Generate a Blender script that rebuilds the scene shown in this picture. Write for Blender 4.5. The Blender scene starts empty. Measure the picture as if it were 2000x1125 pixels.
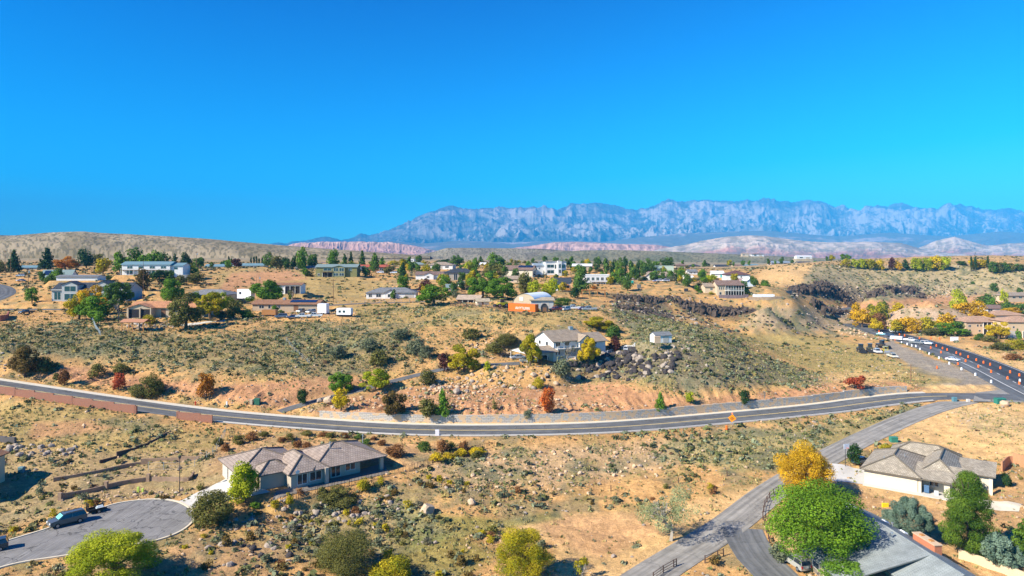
import bpy, bmesh, math, random
import numpy as np
from mathutils import Vector, Matrix
R = math.radians
scene = bpy.context.scene
col = scene.collection
random.seed(7); rng = np.random.default_rng(7)

# ---------------------------------------------------------------- camera, world, sun, exposure
F = 1333.0            # focal length in photo pixels (photo 2000 px wide, 24 mm lens)
HV = 500.0            # photo row of the horizon
CZ = 50.0             # drone height; low ground lies about 42-46 m below it
cd = bpy.data.cameras.new('camera'); cam = bpy.data.objects.new('camera', cd); col.objects.link(cam)
cam.location = (0, 0, CZ); cam.rotation_euler = (R(90), 0, 0)
cd.sensor_width = 36.0; cd.lens = 36.0*F/2000.0; cd.shift_y = -(562.5-HV)/2000.0
cd.clip_start = 0.5; cd.clip_end = 90000
scene.camera = cam
SUN_EL, SUN_AZ = 36.0, 28.0      # shadows fall toward (+cos28, +sin28)
sdir = Vector((-math.cos(R(SUN_AZ))*math.cos(R(SUN_EL)), -math.sin(R(SUN_AZ))*math.cos(R(SUN_EL)), math.sin(R(SUN_EL))))
sl = bpy.data.lights.new('sun', 'SUN'); sl.energy = 5.0; sl.angle = R(0.5); sl.color = (1.0, 0.92, 0.78)
so = bpy.data.objects.new('sun', sl); col.objects.link(so)
so.rotation_euler = sdir.to_track_quat('Z', 'Y').to_euler()
SKYG, SKYO = (.31, 1.02, 1.44), (-.98, -1.08, -1.4)
w = bpy.data.worlds.new('World'); scene.world = w; w.use_nodes = True
wn = w.node_tree; wn.nodes.clear()
sk = wn.nodes.new('ShaderNodeTexSky'); sk.sky_type = 'NISHITA'; sk.sun_disc = False
sk.sun_elevation = R(SUN_EL); sk.sun_rotation = math.atan2(sdir.x, sdir.y)
sk.altitude = 1200; sk.air_density = 1.0; sk.dust_density = 0.35; sk.ozone_density = 3.0
hs = wn.nodes.new('ShaderNodeVectorMath'); hs.operation = 'MULTIPLY_ADD'          # deep, polarised looking blue of the photograph
hs.inputs[1].default_value = SKYG; hs.inputs[2].default_value = SKYO
hm = wn.nodes.new('ShaderNodeVectorMath'); hm.operation = 'MAXIMUM'; hm.inputs[1].default_value = (.0, .1, .2)
bg = wn.nodes.new('ShaderNodeBackground'); bg.inputs[1].default_value = 0.1
wo = wn.nodes.new('ShaderNodeOutputWorld')
wn.links.new(sk.outputs[0], hs.inputs[0]); wn.links.new(hs.outputs[0], hm.inputs[0]); wn.links.new(hm.outputs[0], bg.inputs[0]); wn.links.new(bg.outputs[0], wo.inputs[0])
scene.view_settings.view_transform = 'Standard'; scene.view_settings.look = 'None'
scene.view_settings.exposure = 0.94; scene.view_settings.gamma = 1.0
scene.render.engine = 'CYCLES'
cy = scene.cycles
cy.max_bounces = 5; cy.diffuse_bounces = 2; cy.glossy_bounces = 2; cy.transmission_bounces = 3; cy.transparent_max_bounces = 6
cy.volume_bounces = 0; cy.use_denoising = True; cy.use_adaptive_sampling = True; cy.adaptive_threshold = 0.015
try: cy.denoiser = 'OPENIMAGEDENOISE'
except Exception: pass

# ---------------------------------------------------------------- numpy noise
_P = rng.integers(0, 1 << 30, 4096)
def _h(ix, iy, s):
    return (_P[(_P[(ix + s*131) & 4095] + iy*7 + s) & 4095] & 0xffff)/65535.0
def vnoise(x, y, s=0):
    ix = np.floor(x).astype(np.int64); iy = np.floor(y).astype(np.int64)
    fx = x-ix; fy = y-iy; fx = fx*fx*(3-2*fx); fy = fy*fy*(3-2*fy)
    a = _h(ix, iy, s); b = _h(ix+1, iy, s); c = _h(ix, iy+1, s); d = _h(ix+1, iy+1, s)
    return (a*(1-fx)+b*fx)*(1-fy)+(c*(1-fx)+d*fx)*fy
def fbm(x, y, o=4, s=0, g=0.5):
    t = 0; a = 1; n = 0
    for i in range(o):
        t = t+a*vnoise(x*2**i+i*17.3, y*2**i-i*9.1, s+i); n += a; a *= g
    return t/n
def ridged(x, y, o=5, s=0):
    t = 0; a = 1; n = 0
    for i in range(o):
        t = t+a*(1-abs(2*vnoise(x*2**i+i*7.7, y*2**i+i*3.3, s+i)-1)); n += a; a *= .5
    return t/n
def sst(a, b, x):
    t = np.clip((x-a)/(b-a), 0, 1); return t*t*(3-2*t)

# ---------------------------------------------------------------- materials
MATS = {}
def newmat(name):
    m = bpy.data.materials.new(name); m.use_nodes = True
    nt = m.node_tree; b = nt.nodes['Principled BSDF']; b.inputs['Specular IOR Level'].default_value = .25
    return m, nt, b
def mat(name, c, rough=.8, metal=0, var=.12, scale=3.0, bump=0.0, spec=None, coat=0):
    """plain surface whose colour wanders a little with an object space noise"""
    if name in MATS: return MATS[name]
    m, nt, b = newmat(name)
    tc = nt.nodes.new('ShaderNodeTexCoord'); nz = nt.nodes.new('ShaderNodeTexNoise')
    nz.inputs['Scale'].default_value = scale; nz.inputs['Detail'].default_value = 4
    nt.links.new(tc.outputs['Object'], nz.inputs['Vector'])
    mx = nt.nodes.new('ShaderNodeMix'); mx.data_type = 'RGBA'
    mx.inputs[6].default_value = (*[v*(1-var) for v in c], 1); mx.inputs[7].default_value = (*[min(1, v*(1+var)) for v in c], 1)
    nt.links.new(nz.outputs[0], mx.inputs[0]); nt.links.new(mx.outputs[2], b.inputs['Base Color'])
    b.inputs['Roughness'].default_value = rough; b.inputs['Metallic'].default_value = metal
    if spec is not None: b.inputs['Specular IOR Level'].default_value = spec
    if coat: b.inputs['Coat Weight'].default_value = coat; b.inputs['Coat Roughness'].default_value = .08
    if bump:
        bp = nt.nodes.new('ShaderNodeBump'); bp.inputs['Strength'].default_value = bump; bp.inputs['Distance'].default_value = .05
        nt.links.new(nz.outputs[0], bp.inputs['Height']); nt.links.new(bp.outputs[0], b.inputs['Normal'])
    MATS[name] = m; return m
def glass_mat():
    if 'glass' in MATS: return MATS['glass']
    m, nt, b = newmat('window_glass')
    b.inputs['Base Color'].default_value = (.025, .035, .045, 1); b.inputs['Roughness'].default_value = .08
    b.inputs['Specular IOR Level'].default_value = .8
    MATS['glass'] = m; return m
def tile_mat(name, c, c2, sx=.35, sy=.32):
    """roof tiles in courses: UV is metres along eave, metres up slope"""
    if name in MATS: return MATS[name]
    m, nt, b = newmat(name)
    uv = nt.nodes.new('ShaderNodeUVMap'); uv.uv_map = 'UVMap'
    br = nt.nodes.new('ShaderNodeTexBrick'); br.offset = .5; br.inputs['Scale'].default_value = 1.0
    br.inputs['Brick Width'].default_value = sx; br.inputs['Row Height'].default_value = sy; br.inputs['Mortar Size'].default_value = .03
    br.inputs['Color1'].default_value = (*c, 1); br.inputs['Color2'].default_value = (*c2, 1)
    br.inputs['Mortar'].default_value = (*[v*.45 for v in c], 1); br.inputs['Bias'].default_value = -.2
    nt.links.new(uv.outputs[0], br.inputs['Vector'])
    nz = nt.nodes.new('ShaderNodeTexNoise'); nz.inputs['Scale'].default_value = .6; nz.inputs['Detail'].default_value = 5
    nt.links.new(uv.outputs[0], nz.inputs['Vector'])
    mr = nt.nodes.new('ShaderNodeMapRange'); mr.inputs[1].default_value = .3; mr.inputs[2].default_value = .7
    mr.inputs[3].default_value = .78; mr.inputs[4].default_value = 1.15; nt.links.new(nz.outputs[0], mr.inputs[0])
    ml = nt.nodes.new('ShaderNodeMix'); ml.data_type = 'RGBA'; ml.blend_type = 'MULTIPLY'; ml.inputs[0].default_value = 1
    nt.links.new(br.outputs[0], ml.inputs[6]); nt.links.new(mr.outputs[0], ml.inputs[7])
    nt.links.new(ml.outputs[2], b.inputs['Base Color'])
    bp = nt.nodes.new('ShaderNodeBump'); bp.inputs['Strength'].default_value = .6; bp.inputs['Distance'].default_value = .04
    bp.invert = True
    nt.links.new(br.outputs[1], bp.inputs['Height']); nt.links.new(bp.outputs[0], b.inputs['Normal'])
    b.inputs['Roughness'].default_value = .75
    MATS[name] = m; return m

# ---------------------------------------------------------------- object helpers
def link(o, parent=None):
    col.objects.link(o)
    if parent is not None: o.parent = parent
    return o
def tag(o, label=None, cat=None, group=None, kind=None):
    if label: o['label'] = label
    if cat: o['category'] = cat
    if group: o['group'] = group
    if kind: o['kind'] = kind
    return o
def empty(name, loc, rz=0, label=None, cat=None, group=None, s=1.0):
    o = bpy.data.objects.new(name, None); link(o); o.location = loc; o.rotation_euler = (0, 0, rz)
    o.scale = (s, s, s) if isinstance(s, (int, float)) else s
    return tag(o, label, cat, group)
def copy_tree(o, parent=None):
    c = o.copy(); col.objects.link(c); c.parent = parent
    for ch in list(o.children): copy_tree(ch, c)
    return c

class MB:
    """collects shapes; build() links them as ONE mesh object"""
    def __init__(s): s.v = []; s.f = []; s.uv = []
    def poly(s, pts, uv=None):
        n = len(s.v); s.v += [tuple(p) for p in pts]; s.f.append(tuple(range(n, n+len(pts)))); s.uv += uv if uv else [(p[0], p[1]+p[2]) for p in pts]
    def box(s, x0, x1, y0, y1, z0, z1, M=None):
        P = [(x0,y0,z0),(x1,y0,z0),(x1,y1,z0),(x0,y1,z0),(x0,y0,z1),(x1,y0,z1),(x1,y1,z1),(x0,y1,z1)]
        if M is not None: P = [tuple(M @ Vector(p)) for p in P]
        n = len(s.v); s.v += P
        for q in ((0,3,2,1),(4,5,6,7),(0,1,5,4),(1,2,6,5),(2,3,7,6),(3,0,4,7)):
            s.f.append(tuple(n+i for i in q)); s.uv += [(P[i][0]+P[i][1], P[i][2]) for i in q]
    def prism(s, prof, a0, a1, axis='x', M=None):
        """prof: closed 2D outline (counter clockwise) swept along axis from a0 to a1"""
        def mk(a, p):
            q = (a, p[0], p[1]) if axis == 'x' else ((p[0], a, p[1]) if axis == 'y' else (p[0], p[1], a))
            return tuple(M @ Vector(q)) if M is not None else q
        n = len(s.v); k = len(prof)
        s.v += [mk(a0, p) for p in prof]+[mk(a1, p) for p in prof]
        fs = [tuple(n+i for i in range(k)), tuple(n+k+i for i in reversed(range(k)))]
        for i in range(k): fs.append((n+i, n+(i+1) % k, n+k+(i+1) % k, n+k+i))
        for f in fs: s.f.append(f); s.uv += [(s.v[i][0], s.v[i][2]) for i in f]
    def tube(s, pts, rad, n=6):
        pts = [Vector(p) for p in pts]; base = len(s.v)
        for i, p in enumerate(pts):
            d = (pts[min(i+1, len(pts)-1)]-pts[max(i-1, 0)]).normalized()
            a = d.orthogonal().normalized() if i == 0 else (a-d*a.dot(d)).normalized()
            b = d.cross(a); r = rad[i] if isinstance(rad, (list, tuple)) else rad
            for k in range(n):
                t = 2*math.pi*k/n; s.v.append(tuple(p+a*r*math.cos(t)+b*r*math.sin(t)))
        for i in range(len(pts)-1):
            for k in range(n):
                q = (base+i*n+k, base+i*n+(k+1) % n, base+(i+1)*n+(k+1) % n, base+(i+1)*n+k)
                s.f.append(q); s.uv += [(0, 0)]*4
        for e in (tuple(base+k for k in reversed(range(n))), tuple(base+(len(pts)-1)*n+k for k in range(n))):
            s.f.append(e); s.uv += [(0, 0)]*n
    def build(s, name, m, parent=None, smooth=False, rec=True):
        me = bpy.data.meshes.new(name); me.from_pydata(s.v, [], s.f)
        uv = me.uv_layers.new(name='UVMap')
        if len(s.uv) == len(me.loops): uv.data.foreach_set('uv', np.array(s.uv, dtype=np.float32).ravel())
        if smooth: me.polygons.foreach_set('use_smooth', [True]*len(me.polygons))
        me.materials.append(m); me.update()
        if rec:
            bm = bmesh.new(); bm.from_mesh(me); bmesh.ops.recalc_face_normals(bm, faces=bm.faces); bm.to_mesh(me); bm.free()
        return link(bpy.data.objects.new(name, me), parent)
def np_mesh(name, V, Fq, m, smooth=False, attrs=None):
    """fast mesh from arrays; Fq is (n,3) or (n,4)"""
    me = bpy.data.meshes.new(name); k = Fq.shape[1]
    me.vertices.add(len(V)); me.vertices.foreach_set('co', np.ascontiguousarray(V, dtype=np.float32).ravel())
    me.loops.add(Fq.size); me.loops.foreach_set('vertex_index', np.ascontiguousarray(Fq, dtype=np.int32).ravel())
    me.polygons.add(len(Fq)); me.polygons.foreach_set('loop_start', np.arange(0, Fq.size, k, dtype=np.int32))
    me.update(calc_edges=True)
    me.polygons.foreach_set('use_smooth', np.full(len(Fq), smooth))
    for an, (typ, arr) in (attrs or {}).items():
        a = me.attributes.new(an, typ, 'POINT')
        a.data.foreach_set('color' if typ == 'FLOAT_COLOR' else 'value', np.ascontiguousarray(arr, dtype=np.float32).ravel())
    me.materials.append(m); me.validate()
    return bpy.data.objects.new(name, me)

# ---------------------------------------------------------------- terrain shape
# (photo x, photo y, metres below the camera): ground points read off the photograph
CP = [(-300,1300,47),(300,1300,46),(900,1300,47),(1500,1300,47.5),(2300,1300,46),
(-300,1125,46.5),(0,1100,45.2),(200,1050,45),(350,1010,44.8),(100,1060,45),(450,1100,45.5),(600,1100,46),(800,1100,46.5),(1000,1100,47),(1200,1100,47),
(1300,1050,46.6),(1400,1100,46.8),(1550,1110,46.8),(1700,1100,46.3),(1900,1080,45.5),(2000,1050,45),(2300,1100,45),
(500,960,43.3),(700,930,42.8),(600,945,43),(440,960,44),(560,1000,45.3),(700,980,45),(800,930,43.5),(900,950,44.7),(1000,900,43.7),(1000,1000,46.3),(1100,1000,46.8),(1200,1040,47.2),
(200,850,41.5),(100,900,43.3),(400,870,42.6),(0,950,44.7),(300,950,44.6),(0,850,41.3),(0,800,40),
(1900,850,42),(1900,890,43.5),(1800,960,44.4),(1900,960,44.2),(2000,950,43.7),(2000,830,41),(2000,1000,44.5),(1750,900,43.8),
(1400,870,43.6),(1200,900,44.6),(1550,850,43),(1100,880,43),(1300,950,45.5),(600,880,42.3),(850,890,42.5),
(200,728,35.5),(200,690,31),(200,660,27.5),(200,640,25.5),(200,620,24.5),(0,715,33),(0,690,30),(0,660,27.5),(0,640,26),(0,620,24.5),
(400,750,36.6),(400,700,32),(400,650,27),(400,630,25),(600,770,38.6),(600,720,34),(600,670,29.5),(600,630,25),(600,612,23.8),(500,775,38.7),
(800,740,36),(800,700,32.5),(800,660,28),(800,620,24),(800,600,22),(950,715,33.3),(1030,705,32.5),(1100,698,32),(1180,690,31),(950,650,27),
(1000,615,22.3),(1100,610,21.8),(1100,650,26),(1150,605,21),(900,760,37.5),(1050,770,38),(1200,740,36),(1200,765,37.5),
(1300,670,27.5),(1300,720,32.5),(1300,770,37.5),(1400,660,28),(1400,700,31),(1400,740,35),(1500,706,33.8),(1500,740,36.5),(1600,748,38.6),
(1500,660,39),(1600,700,40),(1600,660,39.5),(1700,720,40),(1450,645,36),(1550,640,37),(1700,665,39.8),(1800,700,40),(1800,740,40),(1900,720,40),(1720,648,40),
(1680,640,38.3),(2000,760,40),(2000,700,39.5),(1900,680,39.5),(1950,655,39),
(1250,571,20),(1250,600,28),(1400,594,25.5),(1400,618,31),(1320,588,23.5),(1320,606,27.5),(1500,580,22),(1500,600,26),(1500,625,33),(1550,600,27),(1600,600,29),
(1600,630,36),(1645,622,37.5),(1200,610,23),(1200,640,26.5),(1200,660,28.5),(1300,640,26.3),(1300,622,26.8),(1400,648,28.3),(1400,634,31.5),(1200,580,21),
(1420,577,21.5),(1100,580,20.5),(1100,560,17.5),(1000,560,17),(1000,540,13.5),(900,597,20.5),(900,560,17),(700,600,22.3),(700,583,21.5),(800,583,21),(700,560,18),(650,541,13.3),
(550,531,10.8),(550,560,17.5),(550,590,22),(500,602,23.2),(400,580,20),(400,545,14),(300,540,12.6),(300,570,18),(200,600,23.3),(150,590,21.6),
(0,605,24),(0,580,20),(0,550,15),(0,530,11),(100,530,11),(200,510,5),(400,520,8),(700,530,11),(700,512,6),(900,530,12),(900,510,5),
(1000,515,7),(1100,530,12),(1100,515,7),(1200,540,15),(1200,520,9),(1300,545,16),(1300,525,11),(1400,550,17),(1400,525,12),(1450,541,16),(1500,545,17),
(1600,522,9.5),(1800,520,9.0),(2000,523,10),(1600,550,19),(1600,580,29),(1700,590,31.5),(1800,580,29.5),(2000,575,28),(1700,607,36),(1780,596,33.5),(1900,590,32.5),(2000,590,32),
(1530,524,10.5),(1800,620,38),(1780,645,39.5),(1900,628,37.5),(1950,610,35),(2000,612,35),(1700,560,22),(1900,555,21),
(-400,1100,46),(-400,900,43),(-400,750,33),(-400,640,26),(-400,600,22),(-400,550,14),(2400,650,39),(2400,580,30),(2400,520,10),(2400,900,44),(2400,750,41)]
# (photo x, distance, metres below camera)
CD = [(-400,700,5),(0,900,3),(400,800,3),(900,900,5),(1300,900,10),(1600,800,9),(1800,800,9),(2000,800,10),(2400,900,10),
(-400,1500,3),(0,1500,3),(500,1500,5),(1000,1500,8),(1500,1500,12),(2000,1500,14),(2400,1500,14),(1500,245,37),(1400,285,31.5),(1600,230,39.6),
(1800,455,37),(1000,700,8),(500,600,7)]
ROADS = {
 # name: (points (px, py, drop), half width, falloff far, falloff near)
 'main': ([(-420,690,33),(-200,722,34.6),(0,753,36.6),(200,783,39),(400,809.5,41),(600,827,42),(800,838.6,42),(1000,840,42),(1200,834,42),(1400,818,42),(1600,799,41.5),(1700,786,41.1),(1800,775,40.45),(1900,774,40.02),(2000,777,39.98),(2300,790,39.98)], 4.9),
 'highway': ([(1655,632,39.5),(1700,641,39.8),(1735,652,40),(1790,667,40),(1860,690,40),(1930,718,40),(2000,752,40),(2100,800,40),(2300,900,40.5)], 9.0),
 'side': ([(1905,779,40.15),(1840,793,40.8),(1770,818,41.8),(1700,850,42.7),(1640,880,43.4),(1570,920,44.2),(1500,965,45),(1430,1020,45.8),(1370,1060,46.2),(1290,1110,46.5),(1200,1170,46.8)], 3.4),
 'drive': ([(545,804,41.7),(600,787,40.4),(680,767,38.6),(760,746,36.8),(820,731,35.3),(880,718,34),(940,713,33.2),(1015,709,32.6)], 2.2),
 'lane': ([(1448,1032,45.86),(1456,1052,46.0),(1480,1090,46.4),(1520,1130,46.7),(1560,1190,46.8)], 3.4),
 'upper': ([(1640,606,37),(1690,596,36.2),(1740,591,35.2),(1790,588.5,34.2),(1860,583,32.6),(1960,578,30.5),(2100,570,29)], 4.0),
 'plateau': ([(-200,606,25),(0,604.5,24.2),(60,604.3,24.1),(130,604.5,24),(200,606,24)], 3.2),
 'cross': ([(640,596.5,22.3),(720,592,21.9),(800,590,21.5),(860,588,21.3)], 2.6),
 'bend': ([(-120,640,27),(-60,600,23),(-15,583,20.5),(5,572,19),(-5,560,16.5),(-60,548,14)], 6.0),
}
def wp(px, py, h):
    Y = F*h/(py-HV); return ((px-1000)/F*Y, Y, CZ-h)
def wd(px, Y, h): return ((px-1000)/F*Y, Y, CZ-h)
def smooth_line(pts, step=2.0):
    """Catmull-Rom through 3D points, resampled"""
    P = [Vector(p) for p in pts]; P = [2*P[0]-P[1]]+P+[2*P[-1]-P[-2]]; out = []
    for i in range(1, len(P)-2):
        n = max(1, int((P[i+1]-P[i]).length/step))
        for k in range(n):
            t = k/n; a, b, c, d = P[i-1], P[i], P[i+1], P[i+2]
            out.append(.5*((2*b)+(c-a)*t+(2*a-5*b+4*c-d)*t*t+(3*b-a-3*c+d)*t**3))
    out.append(P[-2]); return out
LINES = {k: smooth_line([wp(*p) for p in v[0]], 3.0) for k, v in ROADS.items()}
ctrl = [wp(*p) for p in CP]+[wd(*p) for p in CD]
ml_ = LINES['main']
def side_pt(line, i, off):
    a = line[max(0, i-1)]; b = line[min(len(line)-1, i+1)]; d = (b-a); d.z = 0; d.normalize()
    n = Vector((-d.y, d.x, 0)); return line[i]+n*off      # + = far side for a line running left to right
def px_of(p): return 1000+F*p.x/p.y
def py_of(p): return HV+F*(CZ-p.z)/p.y
for i in range(0, len(ml_), 4):
    q = px_of(ml_[i])
    ctrl.append(tuple(side_pt(ml_, i, -9)+Vector((0, 0, -.3))))
    if 620 < q < 1760: ctrl.append(tuple(side_pt(ml_, i, 8.0)+Vector((0, 0, 2.1))))
    else: ctrl.append(tuple(side_pt(ml_, i, 8.0)+Vector((0, 0, .6))))
for k in ('highway', 'side', 'drive', 'upper', 'lane'):
    for i in range(0, len(LINES[k]), 5): ctrl.append(tuple(LINES[k][i]))
ctrl = np.array(ctrl); ctrl = ctrl[ctrl[:, 1] > 0]
def uL(X, Y): return np.stack([X/Y, np.log(Y)], -1)
cp = uL(ctrl[:, 0], ctrl[:, 1]); keep = []
for i in range(len(cp)):
    if all(np.hypot(*(cp[i]-cp[j])) > .012 for j in keep): keep.append(i)
cp = cp[keep]; cz = ctrl[keep, 2]
def tps(r2): return .5*r2*np.log(r2+1e-12)
D2 = ((cp[:, None]-cp[None])**2).sum(-1); n_ = len(cp)
A = np.zeros((n_+3, n_+3)); A[:n_, :n_] = tps(D2)+np.eye(n_)*2e-5; A[:n_, n_] = 1; A[:n_, n_+1:] = cp; A[n_, :n_] = 1; A[n_+1:, :n_] = cp.T
W = np.linalg.solve(A, np.concatenate([cz, [0, 0, 0]]))
def base_z(U, L):
    sh = U.shape; q = np.stack([U.ravel(), L.ravel()], -1); out = np.empty(len(q))
    for i in range(0, len(q), 40000):
        s = q[i:i+40000]; d = ((s[:, None]-cp[None])**2).sum(-1); out[i:i+40000] = tps(d) @ W[:n_]+W[n_]+s @ W[n_+1:]
    return out.reshape(sh)
NU, NL = 1150, 900
U0, U1, L0, L1 = -1.05, 1.05, math.log(62.0), math.log(1600.0)
cu = np.linspace(U0, U1, 300); cl = np.linspace(L0, L1, 260)
ZC = base_z(*np.meshgrid(cu, cl, indexing='ij'))
us = np.linspace(U0, U1, NU); ls = np.linspace(L0, L1, NL)
def bil(Z, fu, fl):
    fu = np.clip(fu, 0, Z.shape[0]-1.001); fl = np.clip(fl, 0, Z.shape[1]-1.001); i = fu.astype(int); j = fl.astype(int); a = fu-i; b = fl-j
    return (Z[i, j]*(1-a)+Z[i+1, j]*a)*(1-b)+(Z[i, j+1]*(1-a)+Z[i+1, j+1]*a)*b
GU, GL = np.meshgrid(us, ls, indexing='ij'); GY = np.exp(GL); GX = GU*GY
GZ = bil(ZC, (GU-U0)/(U1-U0)*299, (GL-L0)/(L1-L0)*259)
# natural roughness, larger far away
GZ += (fbm(GX/9, GY/9, 4, 3)-.5)*1.3+(fbm(GX/2.2, GY/2.2, 3, 11)-.5)*.45*sst(500, 200, GY)
# the mound in the valley on the right
mx, my, mz = wd(1812, 402, 25)
md = np.hypot((GX-mx)/30, (GY-my)/22); MH = np.clip(1-md, 0, 1)**.9*13.5
GZ = np.where(md < 1, np.maximum(GZ, CZ-39+MH+(fbm(GX/6, GY/6, 4, 31)-.5)*1.6), GZ)
# gullies in the cut banks
def seg_field(line, lim):
    """distance, signed offset, height of nearest point on a polyline for grid points within lim"""
    P = np.array([(p.x, p.y, p.z) for p in line]); best = np.full(GX.shape, 1e9); sg = np.zeros(GX.shape); zz = np.zeros(GX.shape); al = np.zeros(GX.shape)
    acc = 0
    for a, b in zip(P[:-1], P[1:]):
        d = b-a; l2 = d[0]**2+d[1]**2; ln = math.sqrt(l2)
        bb = (min(a[0], b[0])-lim, max(a[0], b[0])+lim, min(a[1], b[1])-lim, max(a[1], b[1])+lim)
        j0, j1 = np.searchsorted(ls, [math.log(max(bb[2], 62.5)), math.log(max(bb[3], 63))]); j1 = min(j1+1, NL)
        if j0 >= j1: acc += ln; continue
        um = (min(bb[0]/bb[2], bb[0]/bb[3]) if bb[2] > 0 else -9, max(bb[1]/bb[2], bb[1]/bb[3]) if bb[2] > 0 else 9)
        i0, i1 = np.searchsorted(us, um); i1 = min(i1+1, NU)
        if i0 >= i1: acc += ln; continue
        s = np.s_[i0:i1, j0:j1]; x = GX[s]-a[0]; y = GY[s]-a[1]
        t = np.clip((x*d[0]+y*d[1])/l2, 0, 1); dx = x-t*d[0]; dy = y-t*d[1]; dd = np.hypot(dx, dy)
        c = (d[0]*y-d[1]*x); m = dd < best[s]
        best[s] = np.where(m, dd, best[s]); sg[s] = np.where(m, np.sign(c), sg[s]); zz[s] = np.where(m, a[2]+t*d[2], zz[s]); al[s] = np.where(m, acc+t*ln, al[s])
        acc += ln
    return best, sg, zz, al
def lerp(a, b, t): return a+(b-a)*t
def flatten_line(line, half, fall, drop=.05, far=None):
    d, s, z, al = seg_field(line, half+fall+3)
    f = fall if far is None else np.where(s > 0, far, fall)
    wgt = sst(1, 0, np.clip((d-half)/f, 0, 1))*(d < 1e8)
    return d, s, z, wgt
GPX = 1000+F*GU
for k in ('bend', 'plateau', 'cross', 'upper', 'highway', 'side', 'lane', 'drive'):
    hw = ROADS[k][1]; d, s, z, wgt = flatten_line(LINES[k], hw+.7, {'highway': 7, 'upper': 5, 'side': 3, 'lane': 3, 'drive': 3}.get(k, 4))
    GZ = np.where(wgt > 0, lerp(GZ, z-.06, wgt), GZ)
d, s, z, al = seg_field(ml_, 22)
walled = (GPX > 588) & (GPX < 1822)
off = d*s
inner = np.where(s > 0, 6.45, 5.6); f = np.where(s > 0, np.where(walled, .55, 7.0), 4.5)
wgt = sst(1, 0, np.clip((d-inner)/f, 0, 1))*(d < 1e8)
gul = (ridged(al/2.6, off/14, 3, 5)-.6)*1.6*sst(6.5, 9, off)*sst(20, 13, off)*(~walled | (GPX > 0))
GZ = lerp(GZ+gul, z-.06, wgt)
MAIN_OFF = np.where(d < 1e8, off, 99.)
# level pads: polygons in photo pixels at one height
def poly_world(pts, h): return [wp(x, y, h)[:2] for x, y in pts]
def in_poly(X, Y, P):
    c = np.zeros(X.shape, bool); n = len(P)
    for i in range(n):
        x0, y0 = P[i]; x1, y1 = P[i-1]
        k = ((y0 > Y) != (y1 > Y)) & (X < (x1-x0)*(Y-y0)/((y1-y0)+1e-12)+x0); c ^= k
    return c
def poly_dist(P, X, Y):
    best = np.full(X.shape, 1e9)
    for i in range(len(P)):
        a = P[i-1]; b = P[i]; dx, dy = b[0]-a[0], b[1]-a[1]; l = dx*dx+dy*dy+1e-9
        t = np.clip(((X-a[0])*dx+(Y-a[1])*dy)/l, 0, 1); best = np.minimum(best, np.hypot(X-a[0]-t*dx, Y-a[1]-t*dy))
    return np.where(in_poly(X, Y, P), -best, best)
def pad(P, z, fall=3.0):
    global GZ
    xs = [p[0] for p in P]; ys = [p[1] for p in P]
    m = (GX > min(xs)-fall) & (GX < max(xs)+fall) & (GY > min(ys)-fall) & (GY < max(ys)+fall)
    dd = poly_dist(P, GX[m], GY[m]); wg = sst(fall, 0.3, dd); GZ[m] = lerp(GZ[m], z-.06, wg)
def Zat(X, Y):
    Y = np.maximum(np.asarray(Y, float), 62.01); X = np.asarray(X, float)
    return bil(GZ, (X/Y-U0)/(U1-U0)*(NU-1), (np.log(Y)-L0)/(L1-L0)*(NL-1))
_mY = np.exp(np.linspace(L0+.01, L1-.01, 2600))
def hit(px, py):
    """where the sight line through a photo pixel meets the ground"""
    zr = CZ-(py-HV)/F*_mY; zt = Zat((px-1000)/F*_mY, _mY); k = np.argmax(zr <= zt)
    if zr[k] > zt[k]: k = len(_mY)-1
    if k > 0:
        a = zr[k-1]-zt[k-1]; b = zt[k]-zr[k]; t = a/(a+b+1e-9); Y = _mY[k-1]+(_mY[k]-_mY[k-1])*t
    else: Y = _mY[0]
    X = (px-1000)/F*Y; return Vector((X, Y, float(Zat(X, Y))))
def plane_pt(px, py, z):
    Y = F*(CZ-z)/(py-HV); return Vector(((px-1000)/F*Y, Y, z))
# cul-de-sac bottom left, grey gravel apron by the highway
CUL = poly_world([(-160,1130),(-60,1083),(0,1062),(100,1031),(180,1001),(230,984),(300,976),(345,981),(372,997),(376,1015),(350,1038),(300,1056),(230,1068),(130,1084),(0,1108),(-160,1175)], 44.9)
pad(CUL, CZ-44.9, 4)
APR = poly_world([(1740,668),(1800,690),(1880,722),(1960,752),(1975,766),(1900,766),(1820,764),(1795,757),(1840,748),(1800,735),(1762,712),(1742,690)], 40.0)
# ---------------------------------------------------------------- house table (levels its ground before the ground sheet is made)
# key, label, near corner (px, py), px of the other front corner, yaw deg, depth m, wall height px, roof, rise m, wall, roof material, features, distance
HOUSES = []
def H(key, label, A, pxB, yaw, depth, wpx, roof, rise, wall, rmat, feats=(), dist=None, cat='house', name='house', group=None, over=.6, padm=2.0, height=None):
    a = hit(*A) if dist is None else Vector(wd(A[0], dist, (A[1]-HV)*dist/F))
    c, s = math.cos(R(yaw)), math.sin(R(yaw)); k = (pxB-1000)/F
    wd_ = (k*a.y-a.x)/(c-k*s); h = height or wpx/F*a.y
    ex = Vector((c, s, 0)); ey = Vector((-s, c, 0))
    m = padm; P = [a-ex*m-ey*m, a+ex*(wd_+m)-ey*m, a+ex*(wd_+m)+ey*(depth+m), a-ex*m+ey*(depth+m)]
    if padm: pad([(p.x, p.y) for p in P], a.z, 8 if key == 'white_mid' else 3.5)
    HOUSES.append(dict(key=key, label=label, a=a, yaw=yaw, w=wd_, d=depth, h=h, roof=roof, rise=rise, wall=wall, rmat=rmat, feats=feats, cat=cat, name=name, group=group, over=over))
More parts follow.
